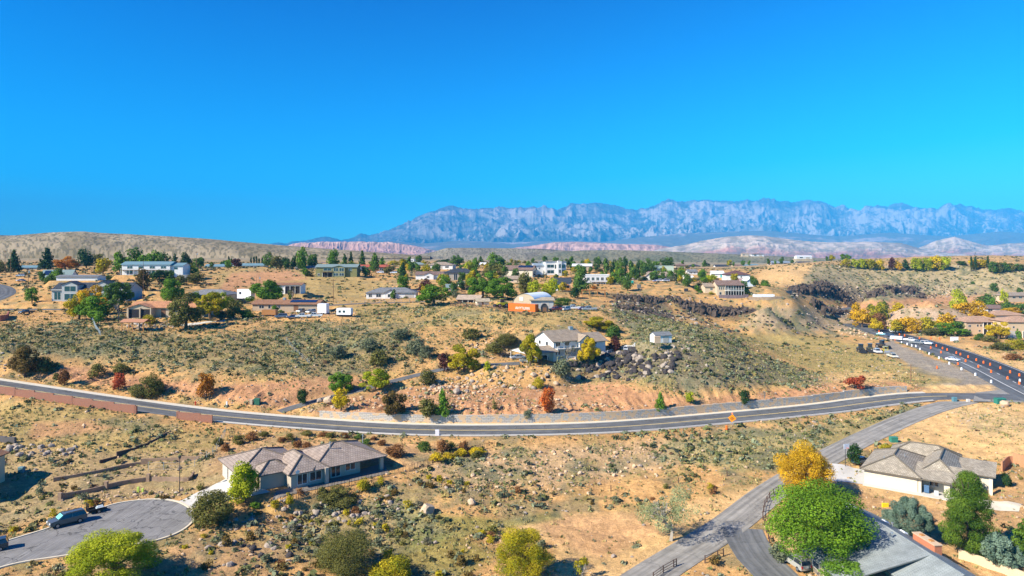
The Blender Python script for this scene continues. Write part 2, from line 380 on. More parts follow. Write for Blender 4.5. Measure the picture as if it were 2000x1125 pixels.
def row(n, a0, a1, z0, z1, side='f', gap=.5):
    """n evenly spaced windows between fractions a0 and a1"""
    s = (a1-a0)/n; return [('w', side, a0+s*i+s*gap/2, a0+s*(i+1)-s*gap/2, z0, z1) for i in range(n)]
# --- near
H('grey_ranch', 'long grey walled house with brown tiled hip roof just below the main road', (570,957), 741, 38, 12.5, 33, 'custom', 0, 'greige', 'slate', dist=125.4, padm=2.5)
H('tan_ranch', 'cream walled house with mottled tan tile roof and two blue bins under its porch', (1688,943), 1868, -37, 19, 32, 'custom', 0, 'cream', 'mottle', dist=133.3, padm=3)
H('grey_shingle', 'house with plain grey roof, skylights and brick chimney at the bottom right corner', (1700,1146), 1905, 6, 24, 30, 'custom', 0, 'tan', 'shingle', dist=92, padm=1)
H('white_mid', 'white two storey house with tan roof and carport standing alone above the boulder slope', (1081,699), 1184, 30, 11, 33, 'custom', 0, 'white', 'tanroof', dist=211, padm=2.5)
H('edge_house', 'brown roofed stucco house cut by the left edge of the photo', (-200,984), -92, 0, 12.5, 62, 'gy', 1.6, 'beige', 'brownroof', [('w', 'f', .2, .35, .4, .7)], dist=122, padm=2)
# --- left plateau
H('orange_tile', 'beige house with orange tile roof behind the wooden pergola', (254,620), 398, 4, 12, 20, 'gx', 1.9, 'beige', 'orange', [('block', .0, -.22, .34, .4, 1, 'gy', 1.5), ('porch', .02, .33, -.22, 1.6), ('d', 'f', .42, .48, .8), ('w', 'f', .6, .7, .4, .75), ('w', 'f', .8, .92, .4, .75)], dist=262)
H('dark_modern', 'dark roofed modern house with two pale trimmed front gables near the road bend', (101,588), 250, 3, 14, 22, 'gx', 3.2, 'greywall', 'dark', [('block', .16, -.12, .2, .4, 1.5, 'gy', 1.5), ('block', .58, -.12, .2, .4, 1.5, 'gy', 1.5), ('trim', .0, .95), ('w', 'f', .03, .12, .1, .8), ('w', 'f', .4, .55, .15, .8), ('w', 'f', .82, .95, .2, .8), ('w', 'f', .18, .34, -.38, .42), ('bw', .19, .345, -.12, .85, 1.35), ('bw', .61, .765, -.12, .85, 1.35), ('bw', .19, .345, -.12, .1, .68)], dist=322)
H('green_metal', 'white gabled house with tall grey-green metal roof and one dark roof panel', (78,549), 137, 8, 10, 8, 'gx', 4.2, 'white', 'greygreen', [('w', 'l', .3, .7, .3, .8), ('solar', .06, .28, .25, .85)], dist=405)
H('blue_long', 'long white two storey house with blue-grey roof and dark balcony left of the cypresses', (238,537), 332, 2, 10, 21, 'gx', 1.6, 'white', 'teal', row(4, .05, .98, .55, .82)+row(4, .05, .98, .08, .42)+[('deck', .0, 1.0, .47, 1.6)], dist=402)
H('blue_annex', 'white lower wing with blue-grey roof beside the long white house', (333,537), 357, 2, 10, 19, 'gx', 1.4, 'white', 'teal', [('w', 'f', .3, .6, .55, .8)], dist=404, cat='house')
H('grey_low', 'low house with pale grey hip roof behind the yellow-green trees', (362,584), 440, -12, 12, 10, 'hip', 2.0, 'tan', 'greyroof', [('w', 'f', .3, .5, .3, .8), ('g', 'f', .65, .9, .75)], dist=318)
H('trailer_roof', 'flat grey roofed low building between the green metal roof and the dark modern house', (110,548), 190, 4, 9, 8, 'gx', .8, 'white', 'greyroof', [], dist=372)
H('far_left_grey', 'far grey roofed house behind the dark evergreen at the left', (38,530), 72, 0, 8, 8, 'gx', 1.4, 'greywall', 'teal', row(2, .1, .9, .3, .8), dist=520)
H('far_left_tan', 'far tan roofed house under the orange tree', (92,523), 150, 4, 10, 5, 'hip', 1.6, 'white', 'tanroof', row(3, .1, .9, .3, .8), dist=545)
H('brown_ranch', 'long low tan house with brown roof and solar panels behind the parked pickups', (493,607), 621, -3, 10, 14, 'gx', 1.5, 'tan', 'brownroof', [('w', 'f', .1, .18, .3, .8), ('w', 'f', .24, .28, .3, .8), ('w', 'f', .38, .43, .3, .8), ('solar', .55, .95, .3, .85), ('d', 'f', .63, .7, .8), ('ac', .42, .5), ('fence', .78, 1.0)], dist=292)
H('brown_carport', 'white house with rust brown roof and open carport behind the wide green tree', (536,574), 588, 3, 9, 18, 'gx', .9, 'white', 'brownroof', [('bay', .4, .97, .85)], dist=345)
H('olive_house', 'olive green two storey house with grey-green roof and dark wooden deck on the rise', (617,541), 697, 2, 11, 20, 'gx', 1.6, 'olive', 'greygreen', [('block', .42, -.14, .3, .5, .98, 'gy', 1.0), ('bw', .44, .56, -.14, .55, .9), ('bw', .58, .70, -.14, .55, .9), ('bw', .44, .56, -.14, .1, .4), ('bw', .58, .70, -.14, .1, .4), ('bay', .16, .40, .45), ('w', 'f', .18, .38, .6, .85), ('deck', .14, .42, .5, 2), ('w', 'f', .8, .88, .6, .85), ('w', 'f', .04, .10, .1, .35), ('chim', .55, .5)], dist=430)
H('teal_gable', 'small white house with teal roof and garage left of the purple tree', (401,528), 436, 6, 9, 8, 'gx', 1.6, 'white', 'teal', [('g', 'f', .3, .75, .8)], dist=520)
H('blue_roof_far', 'white house with bright blue roof half hidden by the round green tree', (432,526), 457, -8, 9, 11, 'gx', 1.8, 'lightblue', 'bluer', [], dist=545)
H('porch_white', 'white single storey house with teal roof and shaded porch right of the purple tree', (466,527), 515, 0, 9, 9, 'gx', 1.5, 'white', 'teal', [('bay', .15, .6, .8), ('w', 'f', .7, .8, .3, .7)], dist=530)
H('white_far_gable', 'white house with pale roof just left of the olive green house', (577,530), 618, 4, 9, 7, 'gx', 1.6, 'white', 'greyroof', row(2, .4, .95, .3, .75), dist=510)
H('red_roof', 'far house with brick red roof behind the tall narrow evergreen', (702,531), 758, 0, 9, 10, 'gx', 1.5, 'brick', 'redroof', row(3, .1, .9, .3, .7), dist=505)
H('white_red', 'small white gabled house at the left end of the red roofed house', (699,532), 712, 0, 8, 8, 'gy', 1.6, 'white', 'whiteroof', [], dist=495)
H('long_low', 'long low white house with grey hip roof beside the narrow road on the plateau', (715,583), 812, 2, 12, 12, 'hip', 2.2, 'white', 'greyroof', [('block', .38, -.1, .2, .4, 1, 'gy', 1.4), ('w', 'f', .05, .12, .2, .75), ('w', 'f', .2, .3, .2, .75), ('bw', .44, .54, -.1, .2, .75), ('g', 'f', .78, .96, .75)], dist=345)
# --- middle cluster
H('tan_hip_far', 'tan hip roofed house with white garage on the skyline left of the dark green trees', (835,526), 884, -6, 14, 9, 'hip', 2.2, 'white', 'tanroof', [('g', 'f', .35, .6, .8), ('w', 'f', .7, .85, .3, .7)], dist=540)
H('teal_far', 'far low house with dull teal roof behind the yellow bush', (800,522), 830, 0, 10, 6, 'hip', 1.6, 'tan', 'greygreen', [], dist=560)
H('white_block_far', 'small white two storey block on the skyline above the yellow trees', (795,514), 809, 0, 8, 8, 'flat', .3, 'white', 'whiteroof', row(2, .1, .9, .5, .8), dist=640)
H('brown_gable', 'white walled house with brown roof and low front gable left of the dark grey house', (812,546), 866, 0, 12, 10, 'gx', 1.8, 'white', 'brownroof2', [('block', .3, -.1, .35, .3, 1, 'gy', 1.3), ('bw', .4, .5, -.1, .3, .7)], dist=430)
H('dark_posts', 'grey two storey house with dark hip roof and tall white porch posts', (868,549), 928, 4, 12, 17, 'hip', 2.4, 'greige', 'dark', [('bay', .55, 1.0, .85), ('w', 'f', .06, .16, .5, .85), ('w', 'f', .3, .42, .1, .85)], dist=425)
H('solar_brown', 'brown roofed house with solar panels and timber gable left of the white modern house', (980,541), 1040, -14, 12, 15, 'gx', 2.6, 'cream', 'brownroof2', [('solar', .5, .98, .45, .95), ('w', 'r', .2, .8, .2, .9), ('porchr', .9, 1.0)], dist=450)
H('small_tan', 'small house with tan gable roof in front of the solar panelled brown roof', (984,552), 1016, -10, 9, 8, 'gx', 1.6, 'beige', 'tanroof', [('w', 'f', .3, .6, .3, .7)], dist=405)
H('white_modern', 'tall white modern house with slanted grey-blue roof and big dark window bays', (1065,537), 1106, 8, 14, 24, 'shed', -1.0, 'white', 'greyblue', [('block', .55, -.25, .18, .3, 1.1, 'flat', .2), ('w', 'f', .08, .42, .58, .85), ('w', 'f', .08, .42, .12, .4), ('w', 'f', .45, .53, .5, .85), ('w', 'f', .76, .95, .55, .85), ('w', 'f', .76, .95, .1, .4), ('bw', .58, .70, -.25, .15, .45), ('bw', .58, .70, -.25, .55, .9)], dist=455)
H('white_modern_wing', 'plain white gabled wing on the left of the tall white modern house', (1044,537), 1064, 8, 13, 19, 'gx', 1.4, 'white', 'greyblue', [('w', 'f', .4, .55, .6, .75)], dist=457)
H('white_shed_roof', 'white walled house with bright white sloping roof right of the white modern house', (1118,528), 1155, -10, 11, 9, 'gx', 1.6, 'tan', 'whiteroof', [('w', 'f', .5, .7, .3, .7)], dist=540)
H('dark_balcony', 'tall white house with near black roof and small orange timber balcony', (1078,578), 1114, -4, 10, 27, 'gx', 2.4, 'white', 'dark', [('w', 'f', .1, .3, .6, .8), ('w', 'f', .1, .4, .15, .4), ('balc', .58, .98, .45), ('w', 'f', .62, .94, .5, .8)], dist=372)
H('white_flat', 'white flat roofed two storey house with five dark windows and ground floor bays', (1142,562), 1191, 2, 10, 24, 'flat', .5, 'white', 'whiteroof', row(5, .05, .98, .58, .85, gap=.4)+[('w', 'f', .3, .48, .05, .4), ('w', 'f', .55, .72, .05, .4), ('w', 'f', .76, .95, .05, .4), ('deck', .25, 1.0, .48, 1.5)], dist=415)
H('barn', 'low barn with a pale rusty tin roof between the two big green trees', (893,593), 936, -6, 10, 9, 'gx', 1.6, 'brownwall', 'tinroof', [('bay', .25, .75, .8)], dist=300, cat='barn', name='barn')
H('tan_shed', 'small tan shed with pale roof behind the rusty rail fence', (932,597), 955, 12, 5, 9, 'gx', 1.0, 'cream', 'tanroof3', [('d', 'f', .4, .55, .8)], dist=285, cat='shed', name='shed')
H('quonset_annex', 'low grey lean-to with tan roof on the right of the rounded metal building', (1037,600), 1081, 0, 8, 13, 'shed', .8, 'greywall', 'tanroof3', [('g', 'f', .45, .8, .75)], dist=276, cat='shed', name='shed')
H('black_shed', 'small dark shed with a rounded arched front right of the orange container', (1057,609), 1071, 0, 4, 10, 'barrel', 1.0, 'blackwall', 'blackwall', [('d', 'f', .25, .75, .85)], dist=262, cat='shed', name='shed')
# --- right of centre
H('green_box', 'pale green box shaped metal building with flat roof', (1279,533), 1316, 0, 12, 13, 'flat', .2, 'mint', 'whiteroof', [], dist=545, cat='metal building', name='metal_building')
H('tan_far_hip', 'far brown low roofed house right of the green box building', (1320,523), 1344, 0, 12, 5, 'hip', 1.8, 'tan', 'brownroof2', [], dist=640)
H('white_gable_r', 'white gabled house with tan roof and dark porch above the vehicles on the right plateau', (1266,552), 1310, -4, 12, 13, 'gx', 2.4, 'white', 'tanroof', [('block', -.12, -.1, .35, .5, 1, 'gy', 2.2), ('bay', .45, .75, .8), ('w', 'f', .8, .92, .2, .75)], dist=450)
H('mobile_white', 'small white mobile home with grey end in front of the dark trees', (1217,551), 1246, -5, 6, 8, 'gx', .9, 'white', 'whiteroof', [('w', 'f', .15, .3, .4, .7), ('d', 'f', .5, .58, .75)], dist=455, cat='mobile home', name='mobile_home')
H('grey_mobile', 'grey shed at the right end of the white mobile home', (1247,551), 1258, -5, 5, 9, 'gx', .7, 'greywall', 'greyroof', [], dist=452, cat='shed', name='shed')
H('red_shed', 'small dark red shed left of the white mobile home', (1203,551), 1216, -5, 5, 7, 'gx', .8, 'redwall', 'greyroof', [], dist=455, cat='shed', name='shed')
H('white_garage', 'white house with white roof and turquoise door left of the maroon roof', (1391,542), 1414, -8, 12, 8, 'gx', 1.8, 'white', 'whiteroof', [('td', 'f', .7, .85, .7)], dist=490)
H('maroon_roof', 'white two storey house with dark maroon tiled hip roof on the right plateau', (1418,549), 1465, -6, 14, 13, 'hip', 2.6, 'white', 'maroon', [('w', 'f', .2, .26, .5, .75), ('w', 'f', .6, .66, .5, .75)], dist=470)
H('pink_low', 'low white wing with pinkish brown roof right of the maroon roofed house', (1448,556), 1474, -6, 9, 8, 'gx', 1.2, 'white', 'pinkroof', [], dist=420)
H('blue_tall', 'tall narrow pale blue-white gabled building behind the tan decked house', (1460,568), 1475, -6, 12, 21, 'gy', 1.6, 'lightblue', 'whiteroof', [('w', 'f', .4, .6, .65, .8)], dist=392, cat='house')
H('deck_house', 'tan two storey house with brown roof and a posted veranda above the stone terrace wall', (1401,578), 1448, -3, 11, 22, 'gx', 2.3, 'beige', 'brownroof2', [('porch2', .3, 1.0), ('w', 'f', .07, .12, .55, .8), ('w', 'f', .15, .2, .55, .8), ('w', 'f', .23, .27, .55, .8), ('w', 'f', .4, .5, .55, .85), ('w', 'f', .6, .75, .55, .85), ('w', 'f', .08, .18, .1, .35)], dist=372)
H('deck_wing', 'low tan wing with tan roof left of the posted two storey house', (1377,572), 1402, -3, 10, 13, 'gx', 1.6, 'beige', 'tanroof', [('w', 'f', .4, .6, .4, .75)], dist=378)
# --- far rows on the plain
for i, (x0, x1, y, wl, rf, lb) in enumerate([(1345,1368,524,'tan','dark','far dark roofed house, leftmost of the row on the plain'),(1398,1422,525,'white','dark','far white house with dark roof in the row on the plain'),(1418,1436,527,'white','tanroof','far white house with tan roof in front of the row on the plain'),(1434,1452,525,'beige','brownroof2','far beige house with brown roof in the middle of the plain row'),(1452,1490,524,'greige','teal','wide far house with teal roof at the right end of the plain row'),
  (1508,1522,518,'white','greyblue','small far white house left of the wide pale roofs on the mesa'),(1525,1552,518,'white','greyblue','far white house with pale blue-grey roof above the sandy cut'),(1560,1585,519,'greige','dark','far grey house with dark roof on the mesa'),(1598,1612,521,'white','bluer','far white house with blue roof left of the yellow trees on the mesa'),(1614,1630,521,'tan','bluer','bright blue roofed shelter on the mesa beside the yellow trees'),(1628,1643,520,'white','whiteroof','far white house with white roof touching the yellow trees on the mesa'),
  (1556,1586,505,'white','whiteroof','far long white building alone on the green plain'),(1468,1492,500.5,'white','brownroof2','far pale building with rusty roof in front of the white hills'),(1449,1462,500,'beige','tanroof','tiny far pale building left of the rusty roofed one'),
  (1152,1172,525,'white','greyroof','far white roofed building between the green trees'),(1166,1190,529,'white','tanroof','far low white house among dark trees'),(898,915,521,'white','whiteroof','far white walled yard building left of the bright green bush'),(580,592,518,'lightblue','teal','tiny far pale house among dark trees')]):
    d_ = 700 if y > 516 else 1150
    if y < 503: d_ = 1500
    H('far%d' % i, lb, (x0, y), x1, (i*37 % 16)-8, 11, 5 if y > 516 else 4, 'gx' if i % 2 else 'hip', 1.7, wl, rf, [('w', 'f', .2, .4, .2, .75), ('g', 'f', .6, .85, .7)], dist=d_, padm=2, group=None)
for i, (x0, x1, y, d_, wl, rf, rt, lb) in enumerate([(937,950,522,600,'white','whiteroof','gx','small white building right of the bright yellow-green skyline bush'),(873,890,567,350,'white','greygreen','gx','small white shed with green roof among the trees left of the barn'),(896,911,561,365,'white','greyroof','gx','small white building half hidden by the trees above the barn'),(1190,1201,551,455,'white','tanroof','gx','small white shed left of the dark red shed'),(1340,1356,549,440,'white','whiteroof','gx','small white shed on the bank left of the bright yellow tree'),
  (1100,1116,526,600,'tan','brownroof2','hip','far brown roofed house right behind the white modern house'),(1052,1066,519,680,'white','greyroof','gx','far small white house above the left wing of the white modern house'),(1232,1250,527,600,'beige','tanroof','gx','far tan roofed house behind the dark tree clump'),(1345,1362,536,520,'white','greyroof','gx','small white house on the plain left of the lone pole'),(1300,1318,541,500,'tan','tanroof','gx','small tan house above the white gabled house'),(760,778,524,600,'white','greyroof','gx','far white house right of the red roofed house'),(625,645,521,640,'tan','brownroof2','gx','far brown roof just behind the olive green house'),
  (1268,1282,540,500,'beige','brownroof2','gx','small brown roofed house left of the white gabled house'),(1000,1014,523,640,'white','tanroof','gx','far white house with tan roof above the solar panelled roof'),(345,362,548,400,'tan','greyroof','gx','small grey roofed house on the bank below the blue-grey annex')]):
    H('more%d' % i, lb, (x0, y), x1, (i*53 % 18)-9, 9, 6, rt, 1.5, wl, rf, [('w', 'f', .2, .4, .3, .75), ('w', 'f', .6, .8, .3, .75)], dist=d_, padm=1.5)
# --- right edge
H('apartments', 'tan stucco two storey house with tile roof and dark balconies right of the golden trees', (1887,653), 1966, 0, 14, 25, 'hip', 2.2, 'stucco', 'orangedull', [('w', 'f', .05, .12, .55, .75), ('w', 'f', .26, .31, .6, .78), ('w', 'f', .34, .39, .6, .78), ('w', 'f', .3, .36, .2, .35), ('w', 'f', .06, .12, .15, .4), ('bay', .42, .62, .42), ('bay2', .42, .62, .52, .95)], dist=342)
H('apartments_r', 'tan stucco wing with tile roof and white garage door at the right edge', (1969,660), 2040, -4, 14, 32, 'hip', 2.2, 'stucco', 'orangedull', [('g', 'f', .05, .22, .42), ('w', 'f', .12, .18, .6, .72), ('bay', .4, .9, .4)], dist=330)
H('apart_back', 'tan house with tile roof stepped up behind the stucco balcony house', (1940,627), 2005, 2, 14, 12, 'hip', 2.0, 'stucco', 'orangedull', [('g', 'f', .2, .45, .75), ('w', 'f', .6, .7, .3, .7)], dist=385)
H('white_right', 'cream house with dull brown roof among the golden trees at the right', (1926,613), 1962, -6, 12, 11, 'gx', 1.8, 'white', 'brownroof2', [('w', 'f', .1, .35, .5, .85)], dist=420)
H('right_far_a', 'pale apartment building behind the trees at the far right edge', (1968,590), 2030, 4, 14, 13, 'hip', 1.8, 'beige', 'tanroof', row(4, .1, .9, .55, .85), dist=470)
H('right_far_b', 'low grey roofed house behind bushes left of the pale apartment building', (1947,582), 1975, 2, 10, 7, 'hip', 1.4, 'tan', 'greyroof', [], dist=500)
H('white_shed', 'small white garden shed with grey roof and double doors on the hillside', (1281,670), 1312, 14, 4.2, 15, 'gx', .9, 'white', 'greyroof', [('dd', 'f', .45, .8, .8), ('w', 'r', .35, .6, .4, .75)], dist=213, cat='shed', name='shed', over=.25)
H('wood_outhouse', 'tiny orange wooden hut with red roof beside the yellow-green trees', (472,624), 484, -6, 2.6, 15, 'gx', .6, 'orangewood', 'redroof', [('d', 'f', .3, .7, .8)], dist=272, cat='shed', name='shed', over=.2, padm=1)
APJ = poly_world([(1900,784),(1905,767),(1955,761),(1990,752),(2080,790),(2150,840),(2060,800),(2000,786)], 40.0); pad(APJ, CZ-40.0, 4)
pad([hit(x, y)[:2] for x, y in ((520,622),(690,622),(640,604),(530,608))], float(hit(600,615).z), 4)
pad([hit(x, y)[:2] for x, y in ((980,613),(1170,612),(1160,602),(1075,600),(985,601))], float(hit(1060,607).z), 4)
SUVZ = float(LINES['drive'][-1].z); pad([plane_pt(x, y, SUVZ)[:2] for x, y in ((960,716),(1075,716),(1082,694),(1000,692))], SUVZ, 8)
LANEP = [plane_pt(x, y, CZ-46.75)[:2] for x, y in ((1490,1085),(1560,1105),(1600,1180),(1480,1180))]

for k in ('lane', 'side', 'drive', 'highway', 'upper'):      # roads keep their level where a house plot meets them
    hw = ROADS[k][1]; d, s, z, wgt = flatten_line(LINES[k], hw+.4, 2.5)
    GZ = np.where(wgt > 0, lerp(GZ, z-.06, wgt), GZ)
d, s, z, wgt = flatten_line(ml_, 5.0, 1.5); wgt = wgt*(GPX > 1830); GZ = np.where(wgt > 0, lerp(GZ, z-.06, wgt), GZ)
for h_ in HOUSES:
    n_w = len(h_['label'].split())
    if n_w > 16: print('LONG', n_w, h_['label'])
# ---------------------------------------------------------------- ground sheet
GPY = HV+F*(CZ-GZ)/GY
C_SAND = (.60,.34,.13); C_ORANGE = (.54,.275,.135); C_PALE = (.72,.45,.19); C_DRY = (.41,.30,.115); C_OLIVE = (.18,.175,.095)
C_GREEN = (.10,.19,.025); C_GREY = (.32,.28,.22); C_BROWN = (.30,.17,.09); C_DARK = (.07,.06,.055); C_YEL = (.38,.30,.10)
Z = [ # polygon in photo pixels, colour, strength, edge softness px, scrub density 0..1 (None keeps)
 ([(-500,560),(400,560),(520,520),(900,540),(1300,560),(1500,560),(1500,590),(1200,600),(900,605),(620,640),(0,660),(-500,660)], C_SAND, .5, 12, .5),
 ([(430,525),(620,520),(760,560),(700,590),(420,560)], C_DRY, .75, 10, .3),
 ([(450,535),(570,525),(600,545),(480,560),(440,585),(425,570)], C_ORANGE, .9, 5, .08),
 ([(0,612),(140,612),(150,632),(60,632),(0,636)], C_SAND, .9, 4, .05),
 ([(-300,625),(200,640),(400,660),(560,630),(760,640),(900,660),(760,720),(600,740),(440,730),(250,710),(60,700),(-300,700)], C_OLIVE, .7, 18, 1.0),
 ([(640,590),(850,590),(1000,605),(1150,615),(1120,650),(900,645),(700,640)], C_DRY, .7, 14, .55),
 ([(520,612),(690,608),(700,622),(600,628),(520,628)], C_SAND, .9, 4, .03),
 ([(820,640),(1020,630),(1060,665),(980,700),(860,700),(780,690)], C_SAND, .8, 12, .4),
 ([(60,712),(200,722),(300,738),(430,752),(560,745),(640,735),(720,740),(640,775),(560,800),(480,790),(300,762),(150,748),(40,730)], C_ORANGE, .95, 7, .12),
 ([(730,760),(900,750),(1000,755),(1200,748),(1330,778),(1400,775),(1500,765),(1600,748),(1800,748),(1820,762),(1600,782),(1400,802),(1100,815),(800,818),(600,812),(640,790)], C_ORANGE, .9, 7, .18),
 ([(1200,600),(1320,630),(1420,660),(1500,700),(1620,748),(1500,752),(1350,765),(1200,740),(1180,700),(1240,660),(1190,620)], (.19,.18,.11), .85, 12, 1.0),
 ([(1430,652),(1600,655),(1700,680),(1760,720),(1700,745),(1640,742),(1560,712),(1480,680)], C_YEL, .75, 8, .22),
 ([(1600,725),(1700,728),(1760,742),(1660,752),(1610,745)], C_PALE, .8, 5, .05),
 ([(1500,515),(1590,518),(1560,560),(1520,560),(1470,552)], C_PALE, .95, 5, .03),
 ([(1590,518),(2100,520),(2100,585),(1900,588),(1640,585),(1560,560)], (.43,.35,.20), .8, 5, .9),
 ([(1640,600),(1700,590),(1800,578),(2100,570),(2100,588),(1800,596),(1640,612)], C_ORANGE, .8, 4, .05),
 ([(1480,600),(1640,600),(1700,650),(1560,650),(1440,640)], (.36,.29,.19), .7, 10, .8),
 ([(1740,600),(1900,600),(1900,650),(1720,655)], (.52,.38,.26), .8, 6, .5),
 ([(1850,670),(2100,720),(2100,800),(2000,730),(1900,690)], C_PALE, .95, 5, .06),
 ([(1790,664),(2100,640),(2100,700),(1900,680)], C_SAND, .6, 5, .3),
 ([(-300,770),(150,790),(320,835),(450,850),(420,880),(250,880),(-300,880)], C_DRY, .8, 10, .5),
 ([(60,825),(180,820),(240,840),(140,850),(60,860)], C_ORANGE, .7, 8, .1),
 ([(-300,880),(450,880),(450,960),(200,975),(0,1040),(-300,1060)], (.38,.29,.15), .75, 10, .35),
 ([(440,860),(760,862),(900,880),(760,900),(600,880),(440,925),(400,930)], (.52,.31,.15), .8, 12, .2),
 ([(780,900),(1100,870),(1400,850),(1560,840),(1400,900),(1100,950),(900,960)], (.47,.34,.20), .6, 16, .7),
 ([(1300,860),(1600,830),(1790,795),(1810,800),(1700,838),(1560,905),(1450,925),(1300,900)], (.33,.30,.13), .7, 10, .9),
 ([(960,1025),(1060,1006),(1250,1003),(1420,960),(1520,935),(1500,970),(1340,1075),(1230,1140),(1080,1140),(1080,1060),(1000,1045)], C_PALE, .92, 9, .05),
 ([(1040,1010),(1250,1003),(1300,1040),(1180,1085),(1080,1060)], C_ORANGE, .5, 10, .05),
 ([(780,1000),(980,1015),(1090,1000),(1100,1012),(980,1035),(830,1060),(760,1050)], C_GREEN, .55, 7, .6),
 ([(620,960),(800,990),(900,1040),(700,1110),(500,1080),(560,1020)], (.30,.27,.13), .7, 20, 1.0),
 ([(300,1060),(560,1040),(560,1140),(-300,1200),(-300,1140),(100,1120)], (.42,.26,.13), .7, 18, .5),
 ([(800,1050),(900,1045),(980,1080),(900,1130),(760,1120)], C_GREEN, .5, 14, .5),
 ([(1740,862),(1800,800),(1900,785),(2200,790),(2200,900),(1960,900),(1760,888)], C_PALE, .9, 6, .02),
 ([(1850,800),(2000,815),(2100,860),(1900,850)], (.46,.36,.20), .4, 12, .25),
 ([(1600,925),(2200,940),(2200,1200),(1600,1200)], (.56,.34,.16), .7, 22, .08),
 ([(1610,915),(1690,905),(1700,940),(1870,975),(1860,990),(1680,960),(1610,935)], C_PALE, .8, 4, .02),
 ([(1730,650),(1745,668),(1800,692),(1880,724),(1960,754),(1985,768),(1890,768),(1815,764),(1790,752),(1840,742),(1800,728),(1762,706),(1730,690)], C_GREY, .92, 3, .03),
 ([(1800,752),(1930,752),(1960,768),(1810,766)], C_PALE, .9, 3, .0),
 ([(1195,572),(1300,582),(1312,622),(1250,622),(1205,606)], (.10,.08,.06), .75, 6, .4),
 ([(1305,585),(1400,598),(1470,604),(1460,626),(1350,620)], (.10,.08,.06), .75, 6, .4),
 ([(1530,556),(1660,560),(1800,556),(1810,582),(1640,590),(1540,584)], (.19,.15,.10), .6, 6, .7),
 ([(1110,702),(1230,690),(1330,695),(1320,725),(1200,745),(1100,740)], (.16,.13,.08), .6, 8, .5),
 ([(1740,700),(1840,735),(1880,745),(1800,756),(1740,740)], C_DRY, .7, 5, .4),
]
nz1 = fbm(GX/18, GY/18, 4, 41); nz2 = fbm(GX/4.5, GY/4.5, 4, 47); nz3 = fbm(GX/1.3, GY/1.3, 2, 53)
cool = np.empty(GX.shape+(3,)); cool[:] = C_SAND
far = sst(520, 800, GY)[..., None]
cool = lerp(cool, np.array((.36,.29,.19)), far)
SCR = np.full(GX.shape, .5)
wobx = (nz2-.5)*34; woby = (nz2-.5)*-12+(nz1-.5)*14
def px_poly_dist(P, m):
    return poly_dist(P, GPX[m]+wobx[m]*.6, GPY[m]+woby[m]*.6)
for P, c, st, soft, scd in Z:
    xs = [p[0] for p in P]; ys = [p[1] for p in P]
    m = (GPX > min(xs)-40) & (GPX < max(xs)+40) & (GPY > min(ys)-25) & (GPY < max(ys)+25) & (GY < 900)
    if not m.any(): continue
    dd = px_poly_dist(P, m); k = sst(soft, -soft, dd)
    cool[m] = lerp(cool[m], np.array(c), (k*st)[:, None])
    if scd is not None: SCR[m] = lerp(SCR[m], scd, k)
